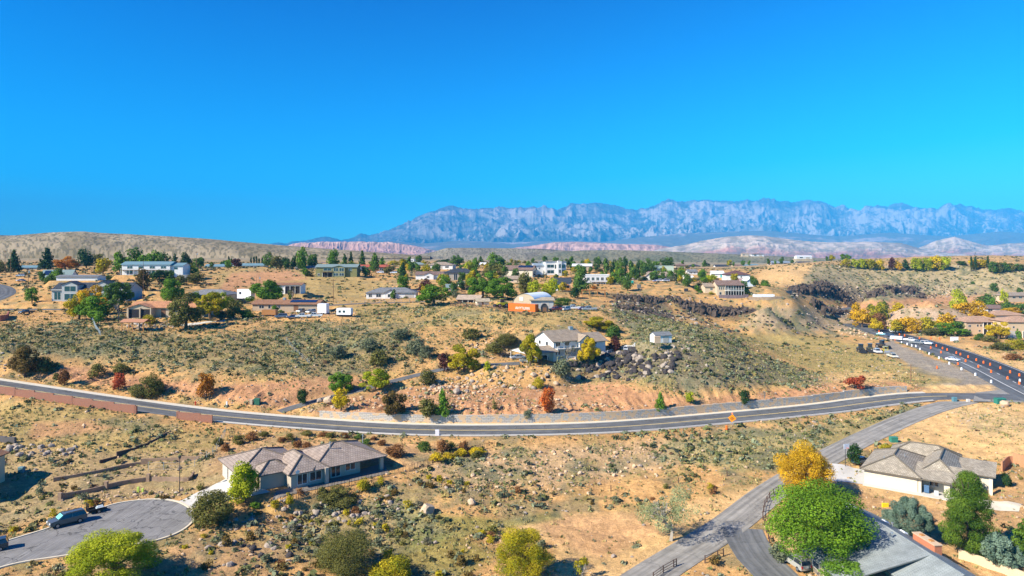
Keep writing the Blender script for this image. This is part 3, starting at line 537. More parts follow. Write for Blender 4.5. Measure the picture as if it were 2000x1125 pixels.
# low growth between the bushes: patches of dry stalks and dark litter, denser where scrub is
veg = sst(.50, .64, nz2*.55+nz1*.45)*np.clip(SCR*1.5, 0, 1)
cool = lerp(cool, np.array(C_OLIVE), (veg*.85)[..., None])
st_ = sst(.55, .75, fbm(GX/3, GY/3, 3, 61))*np.clip(SCR*1.2+.1, 0, 1)
cool = lerp(cool, np.array(C_YEL), (st_*.5)[..., None])
cool *= (.74+.54*nz3)[..., None]
cool *= (.86+.3*nz1)[..., None]
def ground_mat():
    m, nt, b = newmat('desert_ground')
    at = nt.nodes.new('ShaderNodeAttribute'); at.attribute_name = 'Col'
    tc = nt.nodes.new('ShaderNodeTexCoord')
    n1 = nt.nodes.new('ShaderNodeTexNoise'); n1.inputs['Scale'].default_value = 1.6; n1.inputs['Detail'].default_value = 8; n1.inputs['Roughness'].default_value = .7
    n2 = nt.nodes.new('ShaderNodeTexVoronoi'); n2.inputs['Scale'].default_value = 2.3
    for n in (n1, n2): nt.links.new(tc.outputs['Object'], n.inputs['Vector'])
    r1 = nt.nodes.new('ShaderNodeMapRange'); r1.inputs[1].default_value = .32; r1.inputs[2].default_value = .68; r1.inputs[3].default_value = .72; r1.inputs[4].default_value = 1.22
    nt.links.new(n1.outputs[0], r1.inputs[0])
    r2 = nt.nodes.new('ShaderNodeMapRange'); r2.inputs[1].default_value = .05; r2.inputs[2].default_value = .28; r2.inputs[3].default_value = 1.18; r2.inputs[4].default_value = .97
    nt.links.new(n2.outputs[0], r2.inputs[0])
    n3 = nt.nodes.new('ShaderNodeTexNoise'); n3.inputs['Scale'].default_value = 5.5; n3.inputs['Detail'].default_value = 6; n3.inputs['Roughness'].default_value = .8; nt.links.new(tc.outputs['Object'], n3.inputs['Vector'])
    r3 = nt.nodes.new('ShaderNodeMapRange'); r3.inputs[1].default_value = .36; r3.inputs[2].default_value = .6; r3.inputs[3].default_value = .62; r3.inputs[4].default_value = 1.14; nt.links.new(n3.outputs[0], r3.inputs[0])
    e3 = nt.nodes.new('ShaderNodeMath'); e3.operation = 'MULTIPLY'; nt.links.new(r3.outputs[0], e3.inputs[0]); nt.links.new(r2.outputs[0], e3.inputs[1]); r2 = e3
    a = nt.nodes.new('ShaderNodeMix'); a.data_type = 'RGBA'; a.blend_type = 'MULTIPLY'; a.inputs[0].default_value = 1
    c = nt.nodes.new('ShaderNodeMix'); c.data_type = 'RGBA'; c.blend_type = 'MULTIPLY'; c.inputs[0].default_value = 1
    nt.links.new(at.outputs['Color'], a.inputs[6]); nt.links.new(r1.outputs[0], a.inputs[7])
    nt.links.new(a.outputs[2], c.inputs[6]); nt.links.new(r2.outputs[0], c.inputs[7]); nt.links.new(c.outputs[2], b.inputs['Base Color'])
    bp = nt.nodes.new('ShaderNodeBump'); bp.inputs['Strength'].default_value = .9; bp.inputs['Distance'].default_value = .35
    nt.links.new(n1.outputs[0], bp.inputs['Height']); nt.links.new(bp.outputs[0], b.inputs['Normal'])
    b.inputs['Roughness'].default_value = .95; b.inputs['Specular IOR Level'].default_value = .05
    return m
MG = ground_mat()
idx = np.arange(NU*NL).reshape(NU, NL)
Q = np.stack([idx[:-1, :-1], idx[1:, :-1], idx[1:, 1:], idx[:-1, 1:]], -1).reshape(-1, 4)
V = np.stack([GX, GY, GZ], -1).reshape(-1, 3)
cc = np.concatenate([np.clip(cool, 0, 1).reshape(-1, 3), np.ones((NU*NL, 1))], 1)
ground = link(np_mesh('ground', V, Q, MG, True, {'Col': ('FLOAT_COLOR', cc)})); tag(ground, kind='structure')
# ground between the camera's foot and the sheet, and the plain running out to the mountains
def plain_sheet(name, y0, y1, n, zf, c, wid):
    ys = np.exp(np.linspace(math.log(y0), math.log(y1), n)); uu = np.linspace(-wid, wid, 200)
    U_, Y_ = np.meshgrid(uu, ys, indexing='ij'); X_ = U_*Y_; Z_ = zf(X_, Y_, U_)
    ii = np.arange(X_.size).reshape(X_.shape); q = np.stack([ii[:-1, :-1], ii[1:, :-1], ii[1:, 1:], ii[:-1, 1:]], -1).reshape(-1, 4)
    k = fbm(X_/300, Y_/900, 5, 77); k2 = fbm(X_/80, Y_/300, 4, 78)
    cl_ = lerp(np.array(c[0]), np.array(c[1]), sst(.35, .6, k)[..., None])*(.75+.5*k2)[..., None]
    o = link(np_mesh(name, np.stack([X_, Y_, Z_], -1).reshape(-1, 3), q, MG, True, {'Col': ('FLOAT_COLOR', np.concatenate([cl_.reshape(-1, 3), np.ones((X_.size, 1))], 1))}))
    return tag(o, kind='structure')
zend = GZ[:, -1]
def zf(X_, Y_, U_):
    z0 = np.interp(U_, us, zend); return lerp(z0, CZ-16-Y_*.0042, sst(1560, 4200, Y_))-.0
plain_sheet('plain', 1598, 21500, 160, zf, ((.20,.19,.12), (.30,.25,.17)), 1.1)

# ---------------------------------------------------------------- hills and mountains
def hills(name, prof, yf, yr, yb, drop, ncol, nrow, powr, ero, esc, pal, seed, terr=0, margin=0, stretch=.35, rough=0.0, fan=True, jag=0.0):
    px = np.linspace(prof[0][0], prof[-1][0], ncol); top = np.interp(px, [p[0] for p in prof], [p[1] for p in prof])
    kk = max(3, int(ncol/260)); ker = np.hanning(kk+2)[1:-1]; ker /= ker.sum(); tp = np.pad(top, kk//2+1, mode='edge'); top = np.convolve(tp, ker, 'same')[kk//2+1:-(kk//2+1)]
    top = top-(ridged(px/38, px*0, 4, seed+3)-.6)*jag
    t = np.concatenate([np.linspace(0, 1, nrow), 1+np.linspace(0, 1, 26)[1:]]); P_, T_ = np.meshgrid(px, t, indexing='ij'); TOP = np.repeat(top[:, None], len(t), 1)
    Y_ = np.where(T_ <= 1, yf+(yr-yf)*T_, yr+(yb-yr)*(T_-1)); U_ = (P_-1000)/F; X_ = U_*Y_
    zb = CZ-drop; Hr = CZ+(HV-TOP)/F*yr; Hr = np.maximum(Hr, zb)
    g = np.where(T_ <= 1, np.power(np.clip(T_, 0, 1), powr), 1-sst(0, 1, T_-1))
    if terr: g = lerp(g, np.where(T_ <= 1, .38*sst(0, .55, T_)+.62*sst(.62, .92, T_), g), terr)
    XN = X_ if not fan else U_*(yf+yr)*.5
    wx = (fbm(XN/esc*.6, Y_/esc*(.6 if stretch > .1 else stretch), 3, seed+9)-.5)*1.4
    er = ridged(XN/esc+wx, Y_/esc*stretch+wx*.4, 6, seed)-.62
    fine = ridged(XN/esc*4.3+wx, Y_/esc*4.3*stretch, 4, seed+4)-.6
    env = np.clip(T_*(1.02-T_)*4, 0, 1)**.7*np.where(T_ <= 1, 1, .2); Hh = (Hr-zb)
    Z_ = zb+Hh*g+(er+fine*.32)*ero*env*Hh+rough*Hh*fine*np.where(T_ <= 1.3, sst(.0, .3, T_), 0)*.5
    dx = np.gradient(Z_, axis=0)/np.maximum(1, np.gradient(X_, axis=0)); dy = np.gradient(Z_, axis=1)/np.gradient(Y_, axis=1)
    c = pal(XN, Y_, Z_, np.clip((Z_-zb)/np.maximum(Hh.max(), 1), 0, 1), g, er, fine, dx, dy, P_, T_)
    ii = np.arange(X_.size).reshape(X_.shape); q = np.stack([ii[:-1, :-1], ii[1:, :-1], ii[1:, 1:], ii[:-1, 1:]], -1).reshape(-1, 4)
    m = MATS.get('rockface')
    if not m:
        m, nt, b = newmat('rock_face'); at = nt.nodes.new('ShaderNodeAttribute'); at.attribute_name = 'Col'
        nt.links.new(at.outputs['Color'], b.inputs['Base Color']); b.inputs['Roughness'].default_value = .95; b.inputs['Specular IOR Level'].default_value = .03
        MATS['rockface'] = m
    o = link(np_mesh(name, np.stack([X_, Y_, Z_], -1).reshape(-1, 3), q, m, True, {'Col': ('FLOAT_COLOR', np.concatenate([np.clip(c, 0, 1).reshape(-1, 3), np.ones((X_.size, 1))], 1))}))
    return tag(o, kind='structure')
A3 = np.array
def pal_mtn(X, Y, Z_, hh, g, er, fine, dx, dy, P, T):
    steep = np.hypot(dx, dy); rock = sst(.30, .62, steep*.5+fine*.9+er*.5+.35*sst(.35, .8, hh)-.12)
    top = sst(.9, .97, T); n = fbm(X/900, Y/900, 4, 91)
    low = sst(.40, .20, hh)
    k = np.clip(rock*(1-.85*top)*(1-.75*low)*(.35+1.0*sst(.35, .6, n)), 0, 1)
    stk = fbm(X/85, Y/1800, 4, 92); k = np.clip(k*(.55+.75*sst(.34, .6, stk))+.30*sst(.42, .62, fbm(X/420+er, Z_/160, 4, 96))*(1-top)*(1-low), 0, 1)
    c = lerp(A3((.065,.075,.06)), A3((.36,.305,.26)), k[..., None])
    return c
MT = [(380,500),(540,478),(600,473),(635,464),(665,469),(700,461),(742,458),(770,449),(800,435),(838,412),(880,406),(940,410),(1000,410),(1040,405),(1075,409),(1120,402),(1180,401),(1225,411),(1265,408),(1300,389),(1340,394),(1380,391),(1430,395),(1500,389),(1540,393),(1585,393),(1620,402),(1680,407),(1740,404),(1780,400),(1830,409),(1890,401),(1935,415),(1970,411),(2010,418),(2100,412),(2300,400),(2650,410)]
hills('mountains', MT, 11500, 19000, 21800, 60, 2200, 300, 1.55, .44, 1500, pal_mtn, 21, .42, rough=.18, stretch=.6, jag=11.0)
def pal_foot(X, Y, Z_, hh, g, er, fine, dx, dy, P, T):
    k = sst(-.1, .25, fine+er*.5+.25*(fbm(X/500, Y/500, 3, 14)-.5))*sst(.52, .66, fbm(X/1400, Y/1400, 3, 15))
    return lerp(A3((.15,.14,.11)), A3((.50,.38,.33)), (k*.7)[..., None])
hills('mountain_foothills', [(500,496),(600,488),(680,478),(760,470),(820,476),(900,470),(1000,474),(1100,470),(1180,472),(1260,462),(1340,455),(1420,452),(1500,450),(1560,456),(1640,462),(1740,454),(1850,462),(1950,452),(2050,458),(2300,462),(2700,470)], 8500, 12500, 16000, 60, 900, 90, 1.1, .22, 900, pal_foot, 33)
def pal_red(X, Y, Z_, hh, g, er, fine, dx, dy, P, T):
    band = fbm(X/600, Z_/14, 3, 18); up = sst(.45, .75, T+.15*(band-.5))
    c = lerp(A3((.36,.19,.14)), A3((.46,.29,.22)), (sst(.3, .7, band)*.6+up*.4)[..., None])
    scr = sst(.22, .05, T)[..., None]
    return lerp(c*(.75+.6*sst(-.3, .3, fine))[..., None], A3((.16,.15,.10)), scr*.7)
hills('red_cliffs', [(500,498),(560,480),(575,475),(640,473),(700,472),(760,474),(810,480),(850,490),(900,498)], 5600, 6300, 7600, 40, 700, 90, .8, .42, 130, pal_red, 45, .6, stretch=.3)
hills('red_cliffs', [(960,492),(1020,482),(1080,474),(1130,472),(1200,476),(1280,478),(1350,488)], 5200, 6100, 7600, 40, 500, 70, .9, .32, 150, pal_red, 47, .5, stretch=.3)
def pal_white(X, Y, Z_, hh, g, er, fine, dx, dy, P, T):
    n = fbm(X/260, Y/260, 4, 23); base = lerp(A3((.38,.20,.15)), A3((.43,.34,.26)), sst(.25, .55, T+.35*(n-.5))[..., None])
    sp = sst(.50, .62, fbm(X/55, Y/55, 3, 29))*.5
    base = lerp(base*(.7+.6*sst(-.3, .3, fine+er*.5))[..., None], A3((.17,.17,.12)), sp[..., None])
    return lerp(base, A3((.22,.20,.14)), (sst(.12, 0, T)*.8)[..., None])
hills('pale_hills', [(1240,500),(1290,486),(1340,478),(1370,470),(1420,462),(1475,460),(1510,463),(1560,470),(1620,474),(1700,472),(1760,474),(1800,486),(1850,494),(1900,498)], 4600, 5600, 6800, 45, 900, 110, .85, .30, 320, pal_white, 61)
hills('pale_hills', [(1740,500),(1790,486),(1830,470),(1864,463),(1890,470),(1930,480),(1960,476),(2000,474),(2050,478),(2150,484),(2300,492)], 5400, 6400, 7600, 45, 600, 90, .9, .30, 300, pal_white, 65)
def pal_scrub(c1, c2, s, rim=None):
    def f(X, Y, Z_, hh, g, er, fine, dx, dy, P, T):
        n = fbm(X/60, Y/400, 4, s); sp = fbm(X/3.2, Y/45, 2, s+1); sp2 = fbm(X/26, Y/200, 3, s+5)
        c = lerp(A3(c1), A3(c2), sst(.40, .60, n*.5+sp2*.5)[..., None])
        c = lerp(c, A3((.08,.08,.045)), (sst(.48, .64, sp)*.62)[..., None])
        if rim is not None:
            k = sst(.80, .90, T)*sst(1.03, .97, T)*sst(.45, .6, fbm(X/45, Y/45, 3, s+2))*sst(rim[0], rim[0]+60, P)*sst(rim[1], rim[1]-60, P)
            c = lerp(c, A3((.045,.042,.045)), (k*.9)[..., None])
        return c
    return f
hills('mesa', [(800,500),(846,492),(872,484.5),(900,484),(1000,485),(1060,486),(1100,489),(1160,493),(1220,497),(1300,500)], 1500, 2150, 3200, 12, 800, 110, .62, .06, 160, pal_scrub((.20,.17,.12), (.29,.25,.17), 71, (1000, 1140)), 73, .35, fan=True)
hills('plateau_slope', [(1040,500),(1090,492),(1140,489),(1200,488),(1300,491),(1400,495),(1500,499.5),(1600,504),(1700,507),(1760,509),(1860,513)], 1150, 1750, 2600, 14, 700, 70, .8, .05, 120, pal_scrub((.17,.17,.10), (.25,.22,.13), 81), 83, fan=True)
hills('scrub_hill', [(-560,478),(-300,470),(-100,466),(0,462),(60,457),(100,454),(165,452),(200,455),(300,460),(400,466),(500,475),(600,483),(700,490),(780,496),(840,500)], 850, 1650, 2600, 3, 1100, 150, .75, .14, 170, pal_scrub((.25,.20,.115), (.38,.30,.18), 91), 95, 0, rough=.03, stretch=.2, fan=True)
# small far knolls behind on the left skyline
hills('scrub_hill', [(-600,458),(-200,460),(0,459),(30,460),(60,463),(120,470)], 2700, 3200, 4200, 3, 200, 30, .9, .06, 200, pal_scrub((.10,.10,.07), (.2,.18,.12), 97), 98, fan=True)

# ---------------------------------------------------------------- air between here and the mountains
def haze():
    mb = MB(); mb.box(-24000, 30000, -400, 22000, -120, 1760)
    m = bpy.data.materials.new('haze'); m.use_nodes = True; nt = m.node_tree; nt.nodes.clear()
    out = nt.nodes.new('ShaderNodeOutputMaterial'); pv = nt.nodes.new('ShaderNodeVolumePrincipled')
    pv.inputs['Color'].default_value = (.06, .49, 1.0, 1); pv.inputs['Density'].default_value = HAZE; pv.inputs['Anisotropy'].default_value = -0.25
    nt.links.new(pv.outputs[0], out.inputs['Volume'])
    o = mb.build('haze', m, rec=True); tag(o, kind='stuff')
HAZE = 6.6e-5
haze()
# ---------------------------------------------------------------- roads
def asphalt(name, c=(.06,.064,.066), crack=.5):
    m, nt, b = newmat(name); tc = nt.nodes.new('ShaderNodeTexCoord')
    n1 = nt.nodes.new('ShaderNodeTexNoise'); n1.inputs['Scale'].default_value = .35; n1.inputs['Detail'].default_value = 9; n1.inputs['Roughness'].default_value = .65
    nt.links.new(tc.outputs['Object'], n1.inputs['Vector'])
    mx = nt.nodes.new('ShaderNodeMix'); mx.data_type = 'RGBA'
    mr = nt.nodes.new('ShaderNodeMapRange'); mr.inputs[1].default_value = .3; mr.inputs[2].default_value = .7; nt.links.new(n1.outputs[0], mr.inputs[0]); nt.links.new(mr.outputs[0], mx.inputs[0])
    mx.inputs[6].default_value = (*[v*.8 for v in c], 1); mx.inputs[7].default_value = (*[v*1.25 for v in c], 1)
    vo = nt.nodes.new('ShaderNodeTexVoronoi'); vo.feature = 'DISTANCE_TO_EDGE'; vo.inputs['Scale'].default_value = .16
    n2 = nt.nodes.new('ShaderNodeTexNoise'); n2.inputs['Scale'].default_value = .5; n2.inputs['Detail'].default_value = 5
    ad = nt.nodes.new('ShaderNodeMix'); ad.data_type = 'RGBA'; ad.blend_type = 'ADD'; ad.inputs[0].default_value = 1
    sc = nt.nodes.new('ShaderNodeVectorMath'); sc.operation = 'SCALE'; sc.inputs[3].default_value = 3.5
    nt.links.new(tc.outputs['Object'], n2.inputs['Vector']); nt.links.new(n2.outputs['Color'], sc.inputs[0])
    vm = nt.nodes.new('ShaderNodeVectorMath'); vm.operation = 'ADD'; nt.links.new(tc.outputs['Object'], vm.inputs[0]); nt.links.new(sc.outputs[0], vm.inputs[1]); nt.links.new(vm.outputs[0], vo.inputs['Vector'])
    cr = nt.nodes.new('ShaderNodeMapRange'); cr.inputs[1].default_value = .0; cr.inputs[2].default_value = .018; cr.inputs[3].default_value = 1-crack; cr.inputs[4].default_value = 1
    nt.links.new(vo.outputs['Distance'], cr.inputs[0])
    ml = nt.nodes.new('ShaderNodeMix'); ml.data_type = 'RGBA'; ml.blend_type = 'MULTIPLY'; ml.inputs[0].default_value = 1
    uv = nt.nodes.new('ShaderNodeUVMap'); uv.uv_map = 'UVMap'; mp = nt.nodes.new('ShaderNodeMapping'); mp.inputs['Scale'].default_value = (9, .035, 1); nt.links.new(uv.outputs[0], mp.inputs[0])
    n4 = nt.nodes.new('ShaderNodeTexNoise'); n4.inputs['Detail'].default_value = 3; nt.links.new(mp.outputs[0], n4.inputs['Vector']); n4.inputs['Scale'].default_value = 1
    r4 = nt.nodes.new('ShaderNodeMapRange'); r4.inputs[1].default_value = .35; r4.inputs[2].default_value = .65; r4.inputs[3].default_value = .72; r4.inputs[4].default_value = 1.25; nt.links.new(n4.outputs[0], r4.inputs[0])
    m4 = nt.nodes.new('ShaderNodeMath'); m4.operation = 'MULTIPLY'; nt.links.new(cr.outputs[0], m4.inputs[0]); nt.links.new(r4.outputs[0], m4.inputs[1])
    nt.links.new(mx.outputs[2], ml.inputs[6]); nt.links.new(m4.outputs[0], ml.inputs[7]); nt.links.new(ml.outputs[2], b.inputs['Base Color'])
    b.inputs['Roughness'].default_value = .85
    return m
AS_MAIN = asphalt('road_asphalt', (.118,.12,.118), .45); AS_OLD = asphalt('weathered_asphalt', (.26,.24,.205), .35); AS_NEW = asphalt('fresh_asphalt', (.045,.048,.052), .1)
AS_CUL = asphalt('cracked_asphalt', (.205,.195,.18), .65)
CONC = mat('concrete', (.62,.54,.40), .9, scale=1.2, bump=.2); CONC2 = mat('pale_concrete', (.55,.52,.46), .9, scale=.6)
WHITE_P = mat('white_paint', (.75,.73,.68), .7); YEL_P = mat('faded_yellow_paint', (.62,.47,.20), .7, var=.3, scale=.7)
def strip(name, line, o0, o1, dz, m, p0=-1e9, p1=1e9, thick=.3, kind='structure', z_at=None, dash=None):
    """ribbon between two offsets of a centre line (offset + = far side)"""
    mb = MB(); prev = None; run = 0
    for i, p in enumerate(line):
        q = px_of(p) if p.y > 0 else -1e9
        if i: run += (line[i]-line[i-1]).length
        if not (p0 <= q <= p1): prev = None; continue
        a = side_pt(line, i, o0 if not callable(o0) else o0(q)); b = side_pt(line, i, o1 if not callable(o1) else o1(q)); a.z = b.z = p.z+dz
        if prev is not None and (dash is None or (run % dash[1]) < dash[0]):
            mb.poly([prev[0], a, b, prev[1]], [(0, run), (0, run), (1, run), (1, run)])
            if thick:
                for s0, s1 in ((prev[0], a), (b, prev[1])): mb.poly([s0, s0-Vector((0, 0, thick)), s1-Vector((0, 0, thick)), s1])
        prev = (a, b)
    if not mb.f: return None
    o = mb.build(name, m, rec=False)
    for pl in o.data.polygons: pass
    bm = bmesh.new(); bm.from_mesh(o.data); bmesh.ops.remove_doubles(bm, verts=bm.verts, dist=.001); bmesh.ops.recalc_face_normals(bm, faces=bm.faces)
    for f_ in bm.faces:
        if abs(f_.normal.z) > .5 and f_.normal.z < 0: f_.normal_flip()
    bm.to_mesh(o.data); bm.free()
    return tag(o, kind=kind)
strip('main_road', ml_, -4.5, 4.5, .02, AS_MAIN, -900, 2400)
strip('road_line', ml_, .08, .30, .026, YEL_P, -900, 1860, thick=0)
strip('road_line', ml_, -.30, -.08, .026, YEL_P, -900, 1860, thick=0)
strip('kerb', ml_, 4.5, 4.75, .14, CONC2, -900, 1830, .2)
strip('pavement', ml_, 4.75, 6.2, .13, CONC, -900, 1830, .2)
strip('kerb', ml_, -4.85, -4.5, .14, CONC2, 440, 1800, .2)
strip('gravel_shoulder', ml_, -5.6, -4.85, .01, mat('gravel', (.36,.31,.25), .95, var=.3, scale=5), 440, 1800, 0)
hl = LINES['highway']
strip('highway', hl, -9, 9, .02, AS_MAIN)
strip('highway_fresh_lane', hl, -.5, 8.6, .026, AS_NEW, 1600, 2010, thick=0)
strip('highway_line', hl, -5.4, -5.15, .032, WHITE_P, 1880, 2100, thick=0)
strip('highway_line', hl, -1.2, -1.0, .032, WHITE_P, 1740, 2100, dash=(3, 9), thick=0)
strip('highway_line', hl, 7.9, 8.1, .032, WHITE_P, 1700, 2100, thick=0)
strip('side_road', LINES['side'], -3.2, 3.2, .02, AS_OLD, -900, 1890)
strip('driveway', LINES['drive'], lambda q: -2.3 if q < 900 else -3.6, lambda q: 2.0 if q < 900 else 2.4, .02, AS_MAIN)
strip('driveway', LINES['lane'], -3.2, 3.4, .024, asphalt('grey_asphalt', (.14,.14,.135), .3))
strip('upper_road', LINES['upper'], -3.6, 3.6, .02, AS_MAIN)
strip('pavement', LINES['upper'], -5.0, -3.7, .12, CONC2, thick=.2)
strip('plateau_road', LINES['plateau'], -3, 3, .02, AS_MAIN)
strip('cross_road', LINES['cross'], -2.4, 2.4, .02, AS_MAIN)
strip('bend_road', LINES['bend'], -5.5, 5.5, .02, AS_MAIN)
def sheet(name, P, z, m, kind='structure'):
    mb = MB(); mb.poly([(x, y, z) for x, y in P]); o = mb.build(name, m, rec=False)
    bm = bmesh.new(); bm.from_mesh(o.data); bmesh.ops.triangulate(bm, faces=bm.faces)
    for f_ in bm.faces:
        if f_.normal.z < 0: f_.normal_flip()
    bm.to_mesh(o.data); bm.free(); return tag(o, kind=kind)
cul = smooth_line([(x, y, 0) for x, y in CUL]+[(*CUL[0], 0)], 1.0)
sheet('cul_de_sac', [(p.x, p.y) for p in cul], CZ-44.9+.02, AS_CUL)
cul3 = [Vector((p.x, p.y, CZ-44.9)) for p in cul]
strip('kerb', cul3, .05, .4, .14, CONC, -500, 2000, .25)

sheet('junction_apron', APJ, CZ-40.0+.012, AS_OLD)
# ---------------------------------------------------------------- buildings
WALLC = dict(white=(.72,.70,.66), cream=(.66,.58,.44), tan=(.42,.33,.23), greige=(.42,.36,.285), olive=(.22,.21,.085), beige=(.55,.43,.29), greywall=(.40,.41,.40), brick=(.38,.17,.11), lightblue=(.55,.63,.68), stucco=(.58,.42,.26), brownwall=(.24,.13,.08), blackwall=(.05,.05,.05), mint=(.52,.60,.46), redwall=(.35,.07,.06), orangewood=(.50,.22,.06))
ROOFC = dict(blackwall=(.05,.05,.055), tanroof=(.40,.31,.22), tanroof3=(.52,.42,.28), brownroof=(.33,.17,.09), brownroof2=(.26,.17,.13), greyroof=(.23,.235,.235), dark=(.055,.065,.08), teal=(.15,.25,.28), greygreen=(.20,.26,.24), orange=(.60,.28,.13), whiteroof=(.70,.70,.68), maroon=(.17,.085,.075), redroof=(.50,.12,.07), greyblue=(.25,.30,.33), bluer=(.08,.30,.55), pinkroof=(.46,.29,.25), orangedull=(.52,.32,.20), tinroof=(.55,.42,.30), slate=(.30,.235,.20), mottle=(.34,.29,.22), shingle=(.25,.27,.26))
def wallm(k): return mat('stucco_'+k, WALLC[k], .9, var=.06, scale=.7, bump=.15)
def roofm(k):
    c = ROOFC[k]
    if k == 'mottle': return tile_mat('roof_tiles_mottled', (.34,.29,.215), (.50,.43,.325), .42, .38)
    if k == 'slate': return tile_mat('roof_tiles_brown', (.34,.265,.21), (.40,.315,.25), .5, .62)
    if k == 'shingle': return tile_mat('roof_shingles_grey', (.33,.36,.345), (.38,.41,.395), 1.0, .15)
    if k in ('teal', 'greygreen', 'whiteroof', 'greyblue', 'bluer'): return mat('metal_roof_'+k, c, .5, var=.08, scale=.5)
    return tile_mat('roof_'+k, c, tuple(v*1.2 for v in c))
FRAME = mat('window_frame', (.62,.60,.55), .6); DARKF = mat('dark_trim', (.05,.045,.04), .6); TRIM = mat('pale_trim', (.62,.60,.54), .7)
GARAGE = mat('garage_door', (.50,.45,.38), .6); DOORM = mat('door_wood', (.20,.10,.05), .6); TURQ = mat('turquoise_door', (.02,.45,.40), .5); PVM = mat('solar_panel', (.015,.03,.07), .15, spec=.8, scale=.4)
TIMB = mat('timber', (.45,.20,.06), .7); METAL = mat('galvanised_metal', (.45,.47,.48), .4, .6); RUST = mat('rusty_steel', (.22,.09,.05), .8)
WDARK = mat('opening_shade', (.03,.028,.03), .9)  # near-black colour painted where porches and openings lie in shade
def slab(mb, pts, t=.18):
    pts = [Vector(p) for p in pts]; e = (pts[1]-pts[0]).normalized(); n = (pts[1]-pts[0]).cross(pts[2]-pts[0]).normalized(); v = n.cross(e)
    uv = [((p-pts[0]).dot(e), (p-pts[0]).dot(v)) for p in pts]; dn = Vector((0, 0, -t))
    mb.poly(pts, uv); mb.poly([p+dn for p in reversed(pts)], list(reversed(uv)))
    for i in range(len(pts)):
        a, b = pts[i], pts[(i+1) % len(pts)]; mb.poly([a, a+dn, b+dn, b], [(0, 0)]*4)
def roof_pts(kind, x0, y0, w, d, h, rise, o):
    x1, y1 = x0+w, y0+d; S = []
    if kind == 'gx':
        sl = rise/(d/2); ym = y0+d/2; e = h-o*sl; r = h+rise
        S = [[(x0-o, y0-o, e), (x1+o, y0-o, e), (x1+o, ym, r), (x0-o, ym, r)], [(x1+o, y1+o, e), (x0-o, y1+o, e), (x0-o, ym, r), (x1+o, ym, r)]]
    elif kind == 'gy':
        sl = rise/(w/2); xm = x0+w/2; e = h-o*sl; r = h+rise
        S = [[(x0-o, y1+o, e), (x0-o, y0-o, e), (xm, y0-o, r), (xm, y1+o, r)], [(x1+o, y0-o, e), (x1+o, y1+o, e), (xm, y1+o, r), (xm, y0-o, r)]]
    elif kind == 'hip':
        a0, a1, b0, b1 = x0-o, x1+o, y0-o, y1+o; W_, D_ = a1-a0, b1-b0; m = min(W_, D_)/2; e = h-o*.3; r = h+rise
        if W_ >= D_: p, q = (a0+m, b0+m, r), (a1-m-.001, b0+m, r)
        else: p, q = (a0+m, b0+m, r), (a0+m, b1-m-.001, r)
        A_, B_, C_, D2_ = (a0, b0, e), (a1, b0, e), (a1, b1, e), (a0, b1, e)
        if W_ >= D_: S = [[A_, B_, q, p], [B_, C_, q], [C_, D2_, p, q], [D2_, A_, p]]
        else: S = [[A_, B_, p], [B_, C_, q, p], [C_, D2_, q], [D2_, A_, p, q]]
    elif kind == 'shed':
        hi, lo = (h+abs(rise), h) if rise < 0 else (h, h+rise)
        S = [[(x0-o, y0-o, hi+.12), (x1+o, y0-o, hi+.12), (x1+o, y1+o, lo+.12), (x0-o, y1+o, lo+.12)]]
    elif kind == 'shedx':
        S = [[(x0-o, y0-o, h+.1), (x1+o, y0-o, h+rise), (x1+o, y1+o, h+rise), (x0-o, y1+o, h+.1)]]
    return S
def ridge_caps(S, root, m, cap=.16):
    mb = MB(); seen = set()
    for s in S:
        n = len(s)
        for i in range(n):
            a, b = Vector(s[i]), Vector(s[(i+1) % n]); key = tuple(sorted((tuple(round(v, 1) for v in a), tuple(round(v, 1) for v in b))))
            if key in seen: mb.tube([a+Vector((0, 0, .03)), b+Vector((0, 0, .03))], cap, 6)
            seen.add(key)
    if mb.f: mb.build('ridge_tiles', m, root)
